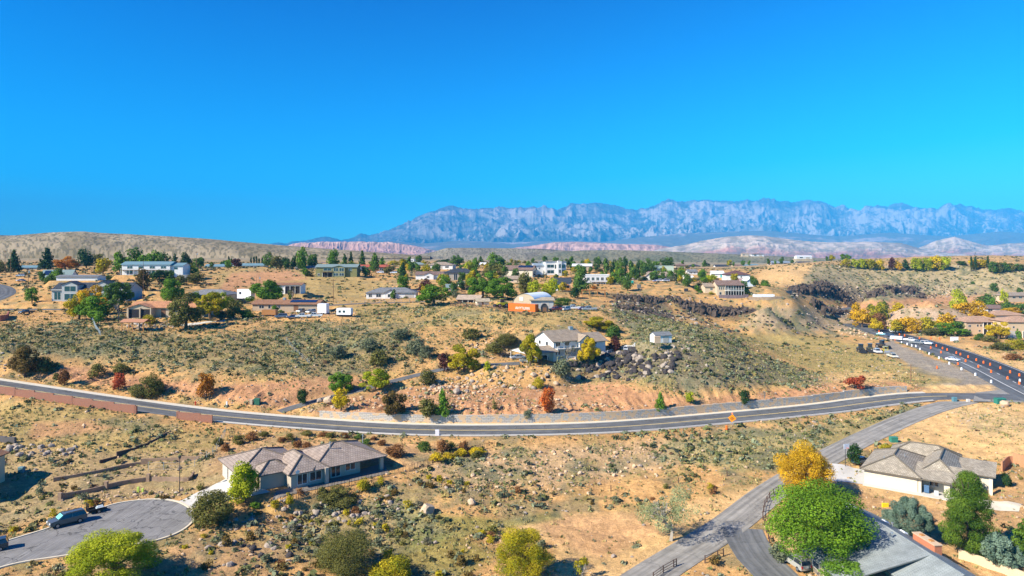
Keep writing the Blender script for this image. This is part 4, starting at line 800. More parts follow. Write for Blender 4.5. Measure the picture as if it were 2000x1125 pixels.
def block(root, x0, y0, w, d, h, kind, rise, wm, rm, o=.6, caps=False):
    mb = MB()
    if kind == 'gx': mb.prism([(y0, 0), (y0+d, 0), (y0+d, h), (y0+d/2, h+rise-.12), (y0, h)], x0, x0+w, 'x')
    elif kind == 'gy': mb.prism([(x0, 0), (x0+w, 0), (x0+w, h), (x0+w/2, h+rise-.12), (x0, h)], y0, y0+d, 'y')
    elif kind == 'shed':
        hi, lo = (h+abs(rise), h) if rise < 0 else (h, h+rise)
        mb.prism([(y0, 0), (y0+d, 0), (y0+d, lo-.1), (y0, hi-.1)], x0, x0+w, 'x')
    elif kind == 'barrel':
        pr = [(x0, 0), (x0+w, 0)]+[(x0+w/2+w/2*math.cos(t), h*.55+(h*.45+rise)*math.sin(t)) for t in np.linspace(0, math.pi, 14)]
        mb.prism(pr, y0, y0+d, 'y')
    else: mb.box(x0, x0+w, y0, y0+d, -.5, h)
    if kind != 'barrel': mb.box(x0+.01, x0+w-.01, y0+.01, y0+d-.01, -1.2, 0)
    mb.build('wall', wm, root)
    if kind == 'flat':
        mb = MB(); t = .25
        mb.box(x0-.1, x0+w+.1, y0-.1, y0+t, h, h+max(.3, rise)); mb.box(x0-.1, x0+w+.1, y0+d-t, y0+d+.1, h, h+max(.3, rise))
        mb.box(x0-.1, x0+t, y0+t+.002, y0+d-t-.002, h, h+max(.3, rise)-.004); mb.box(x0+w-t, x0+w+.1, y0+t+.002, y0+d-t-.002, h, h+max(.3, rise)-.004)
        mb.build('parapet', wm, root); mb = MB(); mb.box(x0+t, x0+w-t, y0+t, y0+d-t, h+.003, h+.1); mb.build('roof', rm, root); return
    if kind == 'barrel': 
        mb = MB(); ts = np.linspace(0, math.pi, 14); cx = x0+w/2
        for a, b in zip(ts[:-1], ts[1:]):
            P = [(cx+(w/2+.06)*math.cos(a), y0-.15, h*.55+(h*.45+rise+.06)*math.sin(a)), (cx+(w/2+.06)*math.cos(b), y0-.15, h*.55+(h*.45+rise+.06)*math.sin(b))]
            mb.poly([P[0], P[1], (P[1][0], y0+d+.15, P[1][2]), (P[0][0], y0+d+.15, P[0][2])])
        mb.build('roof', rm, root); return
    S = roof_pts(kind, x0, y0, w, d, h, rise, o); mb = MB()
    for s in S: slab(mb, s)
    ro = mb.build('roof', rm, root, rec=True)
    if caps: ridge_caps(S, ro, rm)
    return ro
def side_box(w, d, side, a0, a1, z0, z1, t0, t1, y0=0):
    """box on a wall face: a along the face in metres, t outward"""
    if side == 'f': return (a0, a1, y0-t1, y0-t0, z0, z1)
    if side == 'l': return (-t1, -t0, a0, a1, z0, z1)
    return (w+t0, w+t1, a0, a1, z0, z1)
def window(root, w, d, side, a0, a1, z0, z1, y0=0, fm=None, big=False):
    f = MB(); b = side_box(w, d, side, a0, a1, z0, z1, -.02, .05, y0); f.box(*b)
    fr = f.build('window', fm or FRAME, root); t = min(.12, (a1-a0)*.08)
    g = MB(); n = 2 if (a1-a0) > 1.3 else 1; s = (a1-a0-t)/n
    for i in range(n): g.box(*side_box(w, d, side, a0+t+s*i, a0+s*(i+1), z0+t, z1-t, .03, .056, y0))
    g.build('pane', glass_mat(), fr)
def features(root, H_):
    w, d, h = H_['w'], H_['d'], H_['h']; wm, rm = wallm(H_['wall']), roofm(H_['rmat'])
    for f in H_['feats']:
        k = f[0]; L_ = w if len(f) > 1 and f[1] == 'f' else d
        if k == 'w' and f[4] >= 0: window(root, w, d, f[1], f[2]*L_, f[3]*L_, f[4]*h, f[5]*h)
        elif k == 'bw': window(root, w, d, 'f', f[1]*w, f[2]*w, f[4]*h, f[5]*h, y0=f[3]*d)
        elif k in ('d', 'td', 'dd', 'g'):
            mb = MB(); z1 = f[4]*h; a0, a1 = f[2]*L_, f[3]*L_
            if k == 'dd':
                for q in ((a0, (a0+a1)/2-.02), ((a0+a1)/2+.02, a1)):
                    mb = MB(); mb.box(*side_box(w, d, f[1], q[0], q[1], .05, z1, 0, .05)); mb.build('door', GARAGE, root)
            else:
                mb.box(*side_box(w, d, f[1], a0, a1, .02, z1, -.02, .05))
                if k == 'g':
                    for i in range(1, 4): mb.box(*side_box(w, d, f[1], a0+.05, a1-.05, z1*i/4-.02, z1*i/4+.02, .05, .07))
                mb.build('garage_door' if k == 'g' else 'door', {'d': DOORM, 'td': TURQ, 'g': GARAGE if H_['wall'] != 'cream' else FRAME}[k], root)
        elif k == 'block': block(root, f[1]*w, f[2]*d, f[3]*w, f[4]*d-.01, f[5]*h, f[6], f[7], wm, rm, .45)
        elif k in ('bay', 'bay2'):
            z0 = 0.05 if k == 'bay' else f[3]*h; z1 = f[3]*h if k == 'bay' else f[4]*h; a0, a1 = f[1]*w, f[2]*w
            mb = MB(); mb.box(a0, a1, -.012, .3, z0, z1); mb.build('opening_shade_panel', WDARK, root)  # flat dark panel on the wall, painting the shade of an opening
            mb = MB(); n = max(2, int((a1-a0)/3.2)+1)
            for i in range(n+1): x = a0+(a1-a0)*i/n; mb = MB(); mb.box(x-.12, x+.12, -.35, -.013, 0 if k == 'bay' else z0, z1); mb.build('post', TRIM, root)
            mb = MB(); mb.box(a0-.1, a1+.1, -.45, -.014, z1, z1+.22); mb.build('beam', TRIM, root)
        elif k == 'trim':
            mb = MB(); mb.box(f[1]*w, f[2]*w, -.5, -.016, h*.96, h*1.02)
            mb.build('fascia', TRIM, root)
        elif k == 'solar':
            rise = H_['rise']; mb = MB(); ang = math.atan2(rise, d/2); L = math.hypot(rise, d/2)
            M = Matrix.Translation((0, 0, h+.06)) @ Matrix.Rotation(ang, 4, 'X'); n = max(2, int((f[2]-f[1])*w/1.7)); s = (f[2]-f[1])*w/n
            for i in range(n):
                for j in range(2):
                    b0 = L*(f[3]+(f[4]-f[3])*j/2); b1 = L*(f[3]+(f[4]-f[3])*(j+1)/2)
                    mb.box(f[1]*w+s*i+.04, f[1]*w+s*(i+1)-.04, b0+.03, b1-.03, .05, .12, M)
            mb.build('solar_panel', PVM, root)
        elif k == 'ac':
            mb = MB(); x, y, z = f[1]*w, f[2]*d, h+H_['rise']; mb.box(x-.5, x+.5, y-.5, y+.5, z-.2, z+.8); mb.box(x-.4, x+.4, y-.56, y-.5, z, z+.6); mb.build('roof_cooler', METAL, root)
        elif k == 'chim':
            mb = MB(); x, y, z = f[1]*w, f[2]*d, h+H_['rise']; mb.box(x-.5, x+.5, y-.4, y+.4, z-1, z+.9); mb.box(x-.6, x+.6, y-.5, y+.5, z+.9, z+1.05); mb.build('chimney', wm, root)
        elif k == 'deck':
            z = f[3]*h; mb = MB(); mb.box(f[1]*w, f[2]*w, -f[4], -.002, z-.15, z); mb.build('deck', mat('deck_wood', (.16,.08,.05), .8), root)
            mb = MB(); n = max(3, int((f[2]-f[1])*w/2.5))
            for i in range(n+1):
                x = f[1]*w+(f[2]-f[1])*w*i/n; mb.box(x-.06, x+.06, -f[4], -f[4]+.1, z, z+1); mb.box(x-.08, x+.08, -f[4]-.02, -f[4]+.14, 0, z-.15)
            mb.box(f[1]*w, f[2]*w, -f[4]-.03, -f[4]-.003, z+.92, z+1.02); mb.box(f[1]*w, f[2]*w, -f[4]-.03, -f[4]-.003, z+.45, z+.5); mb.build('railing', DARKF if H_['wall'] != 'white' else TRIM, root)
        elif k == 'balc':
            z = f[3]*h; a0, a1 = f[1]*w, f[2]*w; mb = MB()
            mb.box(a0, a1, -1.8, -.002, z-.2, z); mb.box(a0, a1, -1.86, -1.802, z, z+1)
            for x in (a0, a1-.2): mb.box(x, x+.2, -1.8, -1.6, z, z+2.5); mb.box(x, x+.15, -1.8, -1.62, 0, z-.2)
            mb.prism([(a0-.2, z+2.5), (a1+.2, z+2.5), ((a0+a1)/2, z+3.4)], -1.9, -.003, 'y'); mb.build('balcony', TIMB, root)
        elif k in ('porch', 'porch2', 'porchr'):
            if k == 'porch':
                y = f[3]*d; mb = MB(); a0, a1 = f[1]*w, f[2]*w; mb.box(a0+.3, a1-.3, y-.015, y+.4, .1, h*.85); mb.build('opening_shade_panel', WDARK, root)  # dark panel paints the porch's shade on a solid block
                for x in (a0-.1, (a0+a1)/2, a1-.3): mb = MB(); mb.box(x, x+.4, y-.5, y-.05, 0, h); mb.build('column', wm, root)
            elif k == 'porch2':
                a0, a1 = f[1]*w, f[2]*w; mb = MB(); mb.box(a0, a1+.8, -2.4, -.002, h*.46, h*.50); mb.build('veranda_floor', TRIM, root)
                mb = MB(); n = 7
                for i in range(n+1): x = a0+(a1+.8-a0)*i/n-.09; mb.box(x, x+.18, -2.38, -2.2, 0, h*.46); mb.box(x, x+.18, -2.38, -2.2, h*.5, h*.98)
                mb.box(a0, a1+.8, -2.36, -2.3, h*.62, h*.65); mb.build('post', TRIM, root)
                mb = MB(); slab(mb, [(a0-.3, -2.9, h*.97), (a1+1, -2.9, h*.97), (a1+1, .3, h*1.12), (a0-.3, .3, h*1.12)]); mb.build('veranda_roof', rm, root)
                mb = MB(); mb.box(a0+.2, a1-.2, -.012, .3, h*.05, h*.44); mb.box(a0+.2, a1-.2, -.012, .3, h*.53, h*.9); mb.build('opening_shade_panel', WDARK, root)  # dark panels paint the shade behind the veranda posts
        elif k == 'fence': pass
ROOTS = {}
def build_house(H_):
    root = empty(H_['name'], H_['a'], R(H_['yaw']), H_['label'], H_['cat'], H_['group']); ROOTS[H_['key']] = root
    if H_['roof'] != 'custom':
        block(root, 0, 0, H_['w'], H_['d'], H_['h'], H_['roof'], H_['rise'], wallm(H_['wall']), roofm(H_['rmat']), H_['over'])
        features(root, H_)
    return root
for H_ in HOUSES: build_house(H_)
HD = {h['key']: h for h in HOUSES}
def multi_roof(root, blocks, wm, rm, caps=True):
    for b in blocks: block(root, *b[:7], wm, rm, b[7] if len(b) > 7 else .6, caps)
# --- grey ranch: local x runs along the shaded front, y away from it
def grey_ranch():
    r = ROOTS['grey_ranch']; h = 3.05; wm, rm = wallm('greige'), roofm('slate'); w = HD['grey_ranch']['w']
    block(r, -7.4, 6.2, 11.6, 11.5, h+.06, 'hip', 2.2, wm, rm, .7, True)      # garage wing on the left
    block(r, -4.6, 3.4, 5.6, 4.4, h-.04, 'hip', 1.5, wm, rm, .6, True)      # entry
    block(r, 0, .4, 6.6, 11, h, 'hip', 2.0, wm, rm, .7, True)                 # bay with the big windows
    mb = MB(); mb.box(5.5, w-3.4, 1.6, 11.6, -1, h); mb.build('wall', wm, r)
    S = roof_pts('hip', 4.6, .5, w-3.6, 12.5, h+.04, 2.35, .7); mb = MB()
    for s in S: slab(mb, s)
    ro = mb.build('roof', rm, r); ridge_caps(S, ro, rm)
    for x, y in ((w+.8, .8), (w+.8, 12.2)):
        mb = MB(); mb.box(x-.35, x+.35, y-.35, y+.35, -.1, h-.1); mb.build('column', wm, r)
    def win(a0, a1, z0, z1, y0): window(r, w, 0, 'f', a0, a1, z0, z1, y0)
    win(1.1, 3.1, .5, 2.5, .4); win(3.5, 5.9, .7, 2.5, .4); win(8.2, 10.2, .2, 2.4, 1.6); win(w-6.6, w-4.4, .9, 2.3, 1.6)
    mb = MB(); mb.box(6.2, 6.9, -.6, .1, 0, h-.1); mb.build('column', wm, r)
    mb = MB(); mb.box(7.0, 8.0, 1.57, 1.62, .05, 2.3); mb.build('door', DOORM, r)
    stone = mat('stone_pillar', (.30,.19,.13), .9, var=.5, scale=2.5, bump=.5)
    for x, y in ((-4.9, 4.2), (-4.9, 8.9)):
        mb = MB(); mb.box(x-.1, x+.5, y-.3, y+.4, 0, h-.2); mb.build('stone_pillar', stone, r)
    mb = MB(); mb.box(-4.56, -4.46, 5.2, 8.2, .05, 2.5); mb.build('opening_shade_panel', WDARK, r)  # dark panel painted as the shade of the entry
    for y in (2.4, 3.3): mb = MB(); mb.box(-.06, .02, y+1.6, y+2.1, 1.7, 2.3); mb.build('window', glass_mat(), r)
    for y in (9.6, 13.4): 
        mb = MB(); mb.box(-7.66, -7.58, y, y+3.2, .05, 2.4)
        for i in range(1, 4): mb.box(-7.69, -7.655, y+.05, y+3.15, .6*i-.03, .6*i+.03)
        mb.build('garage_door', GARAGE, r)
    for x, y in ((9.5, 5), (17, 6)): mb = MB(); mb.tube([(x, y, h+1.5), (x, y, h+3.0)], .1, 8); mb.tube([(x, y, h+3.0), (x, y, h+3.15)], .17, 8); mb.build('roof_vent', METAL, r)
    mb = MB(); n = 10; mb.tube([(.9, -.1, h-.3), (.9, -.5, h+.1)], .04, 5)
    for i in range(n):
        a, b = 2*math.pi*i/n, 2*math.pi*(i+1)/n; mb.poly([(.9, -.55, h+.15), (.9+.42*math.cos(a), -.48-.1*math.sin(a), h+.15+.42*math.sin(a)), (.9+.42*math.cos(b), -.48-.1*math.sin(b), h+.15+.42*math.sin(b))])
    mb.build('satellite_dish', mat('dish_white', (.7,.7,.7), .5), r)
grey_ranch()
def tan_ranch():
    r = ROOTS['tan_ranch']; w = HD['tan_ranch']['w']; h = 3.1; wm, rm = wallm('cream'), roofm('mottle')
    block(r, 0, 0, 9.0, 14.5, h, 'hip', 2.1, wm, rm, .7, True)
    block(r, 9.02, 2.6, w-9.1, 15, h+.03, 'hip', 2.3, wm, rm, .7, True)
    block(r, 2.5, 14.6, 11.5, 6.5, h-.03, 'hip', 2.0, wm, rm, .6, True)
    mb = MB(); slab(mb, [(8.4, -.7, h-.25), (w+.6, -.7, h-.25), (w+.6, 5.5, h+1.35), (8.4, 5.5, h+1.35)]); mb.build('porch_roof', rm, r)
    mb = MB(); mb.box(8.4, w+.6, -.62, -.5, h-.45, h-.2); mb.build('gutter', DARKF, r)
    for x in (9.1, 13.2, w-.1):
        mb = MB(); mb.box(x, x+.5 if x < 13 else x+.9, 0, .5, -.1, h-.3); mb.build('column', wm, r)
    mb = MB(); mb.box(0-.02, w+.3, -1.6, 2.6, -.3, .04); mb.build('porch_floor', CONC2, r)
    window(r, w, 0, 'f', 10.6, 12.2, .9, 2.3, 2.6); window(r, w, 0, 'f', 14.2, 15.6, .4, 2.4, 2.6)
    mb = MB(); mb.box(-.05, .02, 0, 14.5, h-.32, h-.1); mb.build('gutter', DARKF, r)
    for x, y in ((3, 3), (6, 7), (12, 6)): mb = MB(); mb.tube([(x, y, h+.8), (x, y, h+1.9)], .09, 8); mb.build('roof_vent', METAL, r)
    mb = MB(); mb.box(w+.4, w+5, 9, 15, -.3, 2.8); mb.build('wall', wm, r)
    mb = MB(); slab(mb, [(w-.5, 8.3, h-.2), (w+5.6, 8.3, h-.2), (w+5.6, 15.6, h+.9), (w-.5, 15.6, h+.9)]); mb.build('roof', rm, r)
    for x in (w+1, w+4.6): mb = MB(); mb.box(x, x+.6, 6.2, 6.8, -.1, h-.2); mb.build('column', wm, r)
tan_ranch()
def grey_shingle():
    """gabled house whose ridge runs toward the hills; world aligned frame from roof corners read off the photo"""
    r = ROOTS['grey_shingle']; o = r.location; r.rotation_euler = (0, 0, 0); wm, rm = wallm('tan'), roofm('shingle')
    g = 46.2; r.location = (0, 0, CZ-g)
    def P(px, py, drop): Y = F*drop/(py-HV); return Vector(((px-1000)/F*Y, Y, g-drop))
    e = 43.0; rd = 41.0
    R0, R1 = P(1712, 1009, 42.6), P(1925, 1136, e)      # far right eave run
    a = P(1716, 1008, e); b = P(1922, 1134, e)           # right eave
    t0 = P(1696, 1014, e)                                # far left corner
    ax = Vector((b.x-a.x, b.y-a.y, 0)).normalized(); perp = Vector((-ax.y, ax.x, 0))
    if perp.x > 0: perp = -perp
    W_ = 11.0; Lh = 26
    ez = g-e; rz = g-rd+.6
    A0, A1 = Vector((a.x, a.y, ez)), Vector((a.x, a.y, ez))+ax*Lh
    B0, B1 = A0+perp*W_, A1+perp*W_; M0, M1 = (A0+B0)/2, (A1+B1)/2; M0.z = M1.z = rz
    mb = MB(); slab(mb, [A0, A1, M1, M0]); slab(mb, [B1, B0, M0, M1]); ro = mb.build('roof', rm, r, rec=True)
    mb = MB(); q = [A0-perp*-.6+ax*.6, A1-perp*-.6, B1-perp*.6, B0-perp*.6+ax*.6]
    mb.box(0, Lh-.8, 0, W_-1.2, -1, ez-.3, Matrix(((ax.x, perp.x, 0, (A0+perp*.6+ax*.6).x), (ax.y, perp.y, 0, (A0+perp*.6+ax*.6).y), (0, 0, 1, 0), (0, 0, 0, 1)))); mb.build('wall', wm, r)
    # left wing that steps out toward the car
    C0 = M0+ax*9.5; C1 = M0+ax*20; C0.z = C1.z = rz-.05; D0 = C0+perp*12.8; D1 = C1+perp*12.8; D0.z = D1.z = ez-.7
    mb = MB(); slab(mb, [D1, D0, C0, C1]); mb.build('roof', rm, r)
    mb = MB(); q0 = A0+ax*9.5+perp*W_; mb.poly([C0-Vector((0, 0, .1)), D0-Vector((0, 0, .1)), Vector((D0.x, D0.y, -.5)), Vector((q0.x, q0.y, ez-.8))]); mb.build('gable_wall', wm, r, rec=False)
    mb = MB(); k = (C0+perp*.2+ax*.7); mb.box(0, 9.1, 0, 11.8, -1, ez-1.05, Matrix(((ax.x, perp.x, 0, k.x), (ax.y, perp.y, 0, k.y), (0, 0, 1, 0), (0, 0, 0, 1)))); mb.build('wall', wm, r)
    k2 = C0+perp*12.05+ax*.7
    M3 = Matrix(((ax.x, perp.x, 0, k2.x), (ax.y, perp.y, 0, k2.y), (0, 0, 1, 0), (0, 0, 0, 1)))
    for x in (1.2, 4.2): 
        mb = MB(); mb.box(x, x+1.8, -.02, .05, .8, 2.0, M3); fr = mb.build('window', FRAME, r)
        mb = MB(); mb.box(x+.12, x+1.68, .03, .06, .9, 1.9, M3); mb.build('pane', glass_mat(), fr)
    mt = Matrix(((ax.x, perp.x, 0, 0), (ax.y, perp.y, 0, 0), (0, 0, 1, 0), (0, 0, 0, 1)))
    def on(fx, fy, dz=0):     # fx along, fy fraction from right eave (0) across the ridge (.5) to the left eave (1)
        p = A0+ax*fx+perp*(W_*fy); p.z = lerp(ez, rz, 1-abs(fy-.5)*2)+dz; return p
    for fx, fy in ((3.0, .72), (5.4, .22), (8.8, .16), (7.2, .80)):
        p = on(fx, fy); sl = math.atan2(rz-ez, W_/2)*(1 if fy < .5 else -1)
        mb = MB(); M = Matrix.Translation(p) @ mt @ Matrix.Rotation(sl, 4, 'X'); mb.box(-.75, .75, -.4, .4, .02, .14, M); fr = mb.build('skylight', METAL, r)
        mb = MB(); mb.prism([(-.62, .14), (.62, .14), (.35, .3), (-.35, .3)], -.3, .3, 'y', M); mb.build('pane', mat('skylight_dome', (.75,.8,.85), .15, spec=.7), fr)
    for fx, fy, hh in ((6.8, .2, .5), (13.5, .62, .9), (11.5, .82, .6)): mb = MB(); p = on(fx, fy); mb.tube([p, p+Vector((0, 0, hh))], .12, 8); mb.tube([p+Vector((0, 0, hh)), p+Vector((0, 0, hh+.12))], .2, 8); mb.build('roof_vent', METAL, r)
    p = on(13.4, .12); mb = MB(); M = Matrix.Translation(p) @ mt; mb.box(-2.3, 2.3, -.55, .55, -.8, 1.15, M); ch = mb.build('chimney', mat('chimney_brick', (.45,.17,.09), .9, var=.25, scale=4, bump=.3), r)
    mb = MB(); mb.box(-2.4, 2.4, -.65, .65, 1.153, 1.28, M); mb.build('chimney_cap', mat('chimney_cap', (.55,.40,.26), .9), ch)
    for x in (-1.1, .9): mb = MB(); mb.box(x-.3, x+.3, -.25, .25, 1.28, 1.42, M); mb.build('flue', TIMB, ch)
grey_shingle()
def white_mid():
    r = ROOTS['white_mid']; w = HD['white_mid']['w']; h = 5.3; wm, rm = wallm('white'), roofm('tanroof')
    block(r, 0, 0, w*.58, 11, h, 'gx', 2.6, wm, rm, .7)
    block(r, w*.44, -1.3, 4.6, 8, h-.2, 'gy', 1.6, wm, rm, .6)
    block(r, w*.58+.01, .4, w*.42, 9.5, h-.9, 'gx', 2.1, wm, rm, .7)
    for z0, z1 in ((3.3, 4.7), (.7, 2.1)):
        for x0 in (.8, 4.2): window(r, w, 0, 'f', x0, x0+1.7, z0, z1)
        window(r, w, 0, 'f', w*.44+1.3, w*.44+3.3, z0, z1, -1.3); window(r, w, 0, 'f', w*.74, w*.74+1.8, z0-.2, z1-.3, .4)
    mb = MB(); mb.box(.4, w*.44-.1, -1.8, -.003, 2.65, 2.85); mb.build('balcony', TRIM, r)
    mb = MB()
    for i in range(4): x = .5+i*2.3; mb.box(x, x+.15, -1.78, -1.63, 2.85, 3.8); mb.box(x, x+.18, -1.78, -1.6, 0, 2.65)
    mb.box(.4, w*.44-.1, -1.86, -1.785, 3.7, 3.82); mb.build('railing', FRAME, r)
    for y0, z0 in ((3, 3.4), (7.2, 3.4), (7.2, .9)): window(r, w, 11, 'l', y0, y0+1.3, z0, z0+1.3)
    mb = MB(); x, y = w*.5, 5.5; mb.box(x-.6, x+.6, y-.6, y+.6, h+2.2, h+3.4); mb.build('roof_cooler', METAL, r)
    # open carport on the left: dark roof on posts
    mb = MB(); slab(mb, [(-11.5, -3.2, 2.3), (-.03, -3.2, 2.3), (-.03, 2.2, 3.7), (-11.5, 2.2, 3.7)]); slab(mb, [(-.03, 7.6, 2.3), (-11.5, 7.6, 2.3), (-11.5, 2.2, 3.7), (-.03, 2.2, 3.7)]); mb.build('carport_roof', rm, r)
    mb = MB(); mb.prism([(-2.9, 2.35), (7.3, 2.35), (2.2, 3.5)], -11.4, -11.2, 'x'); mb.build('carport_gable', wm, r)
    for x in (-11.2, -7.6, -4, -.4):
        for y in (-2.8, 7.0): mb = MB(); mb.box(x, x+.18, y, y+.18, -.1, 2.35); mb.build('post', FRAME, r)
white_mid()
# rounded metal building and the pergolas
qa = Vector(wd(1000, 283, (599-HV)*283/F)); q = empty('quonset_hut', qa, R(-30), 'rounded white metal hut with arched end behind the orange container', 'metal building')
def quonset():
    W_, D_ = 11.5, 16.0; n = 18; TIN = mat('white_corrugated_metal', (.74,.78,.79), .5, 0, scale=.4)
    mb = MB(); ts = np.linspace(0, math.pi, n); f = lambda t: (W_/2-W_/2*math.cos(t), 5.6*math.sin(t)**.85)
    for a, b in zip(ts[:-1], ts[1:]):
        (x0, z0), (x1, z1) = f(a), f(b); mb.poly([(x0, 0, z0), (x0, D_, z0), (x1, D_, z1), (x1, 0, z1)])
    mb.build('roof', TIN, q, smooth=True, rec=False)
    for y in (.3, D_-.3):
        mb = MB(); mb.poly([(f(t)[0], y, f(t)[1]*.99) for t in ts]); mb.build('wall', mat('tan_end_wall', (.46,.36,.24), .8), q, rec=False)
    mb = MB(); mb.box(3.4, 5.2, .18, .26, 2.6, 4.2); mb.build('vent_panel', TRIM, q)
quonset()
def pergola(px, py, pxb, dist, yaw, D_, h, m, label, gabled=False, n=3):
    a = Vector(wd(px, dist, (py-HV)*dist/F)); a.z = float(Zat(a.x, a.y)); c, s = math.cos(R(yaw)), math.sin(R(yaw)); k = (pxb-1000)/F; w_ = (k*a.y-a.x)/(c-k*s)
    r = empty('pergola', a, R(yaw), label, 'pergola')
    for i in range(n):
        for y in (0, D_): mb = MB(); x = w_*i/(n-1); mb.box(x-.12, x+.12, y-.12, y+.12, -.8, h); mb.build('post', m, r)
    mb = MB(); mb.box(-.4, w_+.4, -.1, .1, h, h+.25); mb.box(-.4, w_+.4, D_-.1, D_+.1, h, h+.25)
    if not gabled:
        for i in range(int(w_/.6)): mb.box(.6*i, .6*i+.1, -.5, D_+.5, h+.252, h+.42)
        mb.build('rafters', m, r)
    else:
        mb.build('beam', m, r); mb = MB(); slab(mb, [(-.6, -.6, h+.3), (w_+.6, -.6, h+.3), (w_+.6, D_/2, h+1.2), (-.6, D_/2, h+1.2)], .12); slab(mb, [(w_+.6, D_+.6, h+.3), (-.6, D_+.6, h+.3), (-.6, D_/2, h+1.2), (w_+.6, D_/2, h+1.2)], .12)
        mb.build('roof', mat('pergola_roof', (.42,.20,.11), .8), r)
    return r
pergola(238, 635, 280, 238, -3, 4, 3.0, TIMB, 'low timber pergola with rusty brown roof in front of the orange tiled house', True)
pergola(1137, 588, 1182, 345, -4, 3.5, 3.2, TIMB, 'orange timber pergola on the terrace below the white flat roofed house', n=4)
# orange shipping container
ca = Vector(hit(993, 607)); cB = plane_pt(1041, 612.5, ca.z); cyaw = -36
ct = empty('shipping_container', ca, R(cyaw), 'long orange steel container with white lettering in front of the rounded metal hut', 'container')
def container():
    ORG = mat('orange_paint', (.80,.16,.02), .5, var=.1); W_, D_, h = 12.6, 2.44, 2.9
    mb = MB(); mb.box(0, W_, 0, D_, .15, h)
    for i in range(int(W_/.28)): mb.box(.1+i*.28, .1+i*.28+.14, -.035, -.001, .3, h-.15)
    for i in range(8): mb.box(W_+.001, W_+.04, .1+i*.28, .1+i*.28+.14, .3, h-.15)
    mb.box(-.02, W_+.02, -.05, D_+.05, h, h+.08); mb.box(-.02, W_+.02, -.05, D_+.05, .05, .149)
    mb.build('body', ORG, ct)
    mb = MB(); mb.box(W_+.041, W_+.07, .1, D_/2-.02, .25, h-.1); mb.box(W_+.041, W_+.07, D_/2+.02, D_-.1, .25, h-.1); mb.build('door', ORG, ct)
    cu = bpy.data.curves.new('lettering', 'FONT'); cu.body = 'AHYTURRI'; cu.size = 1.45; cu.extrude = .01; cu.align_x = 'CENTER'
    t0 = bpy.data.objects.new('lettering_curve', cu); cu.materials.append(WHITE_P); link(t0); bpy.context.view_layer.update(); me = bpy.data.meshes.new_from_object(t0.evaluated_get(bpy.context.evaluated_depsgraph_get())); bpy.data.objects.remove(t0)
    t = bpy.data.objects.new('lettering', me); link(t, ct); t.location = (W_*.54, -.075, .85); t.rotation_euler = (R(90), 0, 0)
container()
# ---------------------------------------------------------------- foliage
def leafm(name, c, c2=None, trans=.25):
    if name in MATS: return MATS[name]
    c2 = c2 or tuple(v*1.7 for v in c)
    m, nt, b = newmat(name); at = nt.nodes.new('ShaderNodeAttribute'); at.attribute_name = 'v'
    mx = nt.nodes.new('ShaderNodeMix'); mx.data_type = 'RGBA'; mx.inputs[6].default_value = (*[v*.75 for v in c], 1); mx.inputs[7].default_value = (*c2, 1)
    nt.links.new(at.outputs['Fac'], mx.inputs[0]); nt.links.new(mx.outputs[2], b.inputs['Base Color']); b.inputs['Roughness'].default_value = .75; b.inputs['Specular IOR Level'].default_value = .12
    tr = nt.nodes.new('ShaderNodeBsdfTranslucent'); nt.links.new(mx.outputs[2], tr.inputs[0]); ms = nt.nodes.new('ShaderNodeMixShader'); ms.inputs[0].default_value = trans
    nt.links.new(b.outputs[0], ms.inputs[1]); nt.links.new(tr.outputs[0], ms.inputs[2]); nt.links.new(ms.outputs[0], nt.nodes['Material Output'].inputs[0])
    MATS[name] = m; return m
LC = dict(green=((.075,.17,.015),(.19,.33,.03)), dark=((.022,.060,.016),(.055,.11,.025)), mid=((.055,.125,.02),(.14,.23,.035)), lime=((.26,.33,.012),(.52,.53,.025)), yellow=((.50,.38,.015),(.78,.56,.02)), gold=((.52,.30,.012),(.80,.48,.02)), goldgreen=((.21,.25,.012),(.62,.46,.02)),
 orange=((.40,.14,.015),(.62,.27,.03)), fire=((.50,.09,.02),(.72,.20,.03)), red=((.32,.06,.025),(.50,.11,.04)), purple=((.06,.022,.02),(.13,.045,.035)), olive=((.10,.105,.022),(.24,.22,.055)), pale=((.22,.27,.11),(.48,.50,.24)), bright=((.065,.17,.012),(.22,.36,.02)), brownolive=((.09,.07,.02),(.22,.14,.035)), grey=((.16,.15,.09),(.30,.27,.17)), blue=((.10,.17,.11),(.25,.34,.24)), pinegreen=((.05,.12,.012),(.17,.26,.025)), sage=((.13,.15,.08),(.25,.27,.15)), rust=((.20,.09,.03),(.36,.17,.06)))
def LM(k): return leafm('leaves_'+k, *LC[k])
BARK = mat('bark', (.13,.09,.06), .95, var=.35, scale=6, bump=.5); PALEBARK = mat('pale_bark', (.36,.31,.25), .95, var=.25, scale=6)
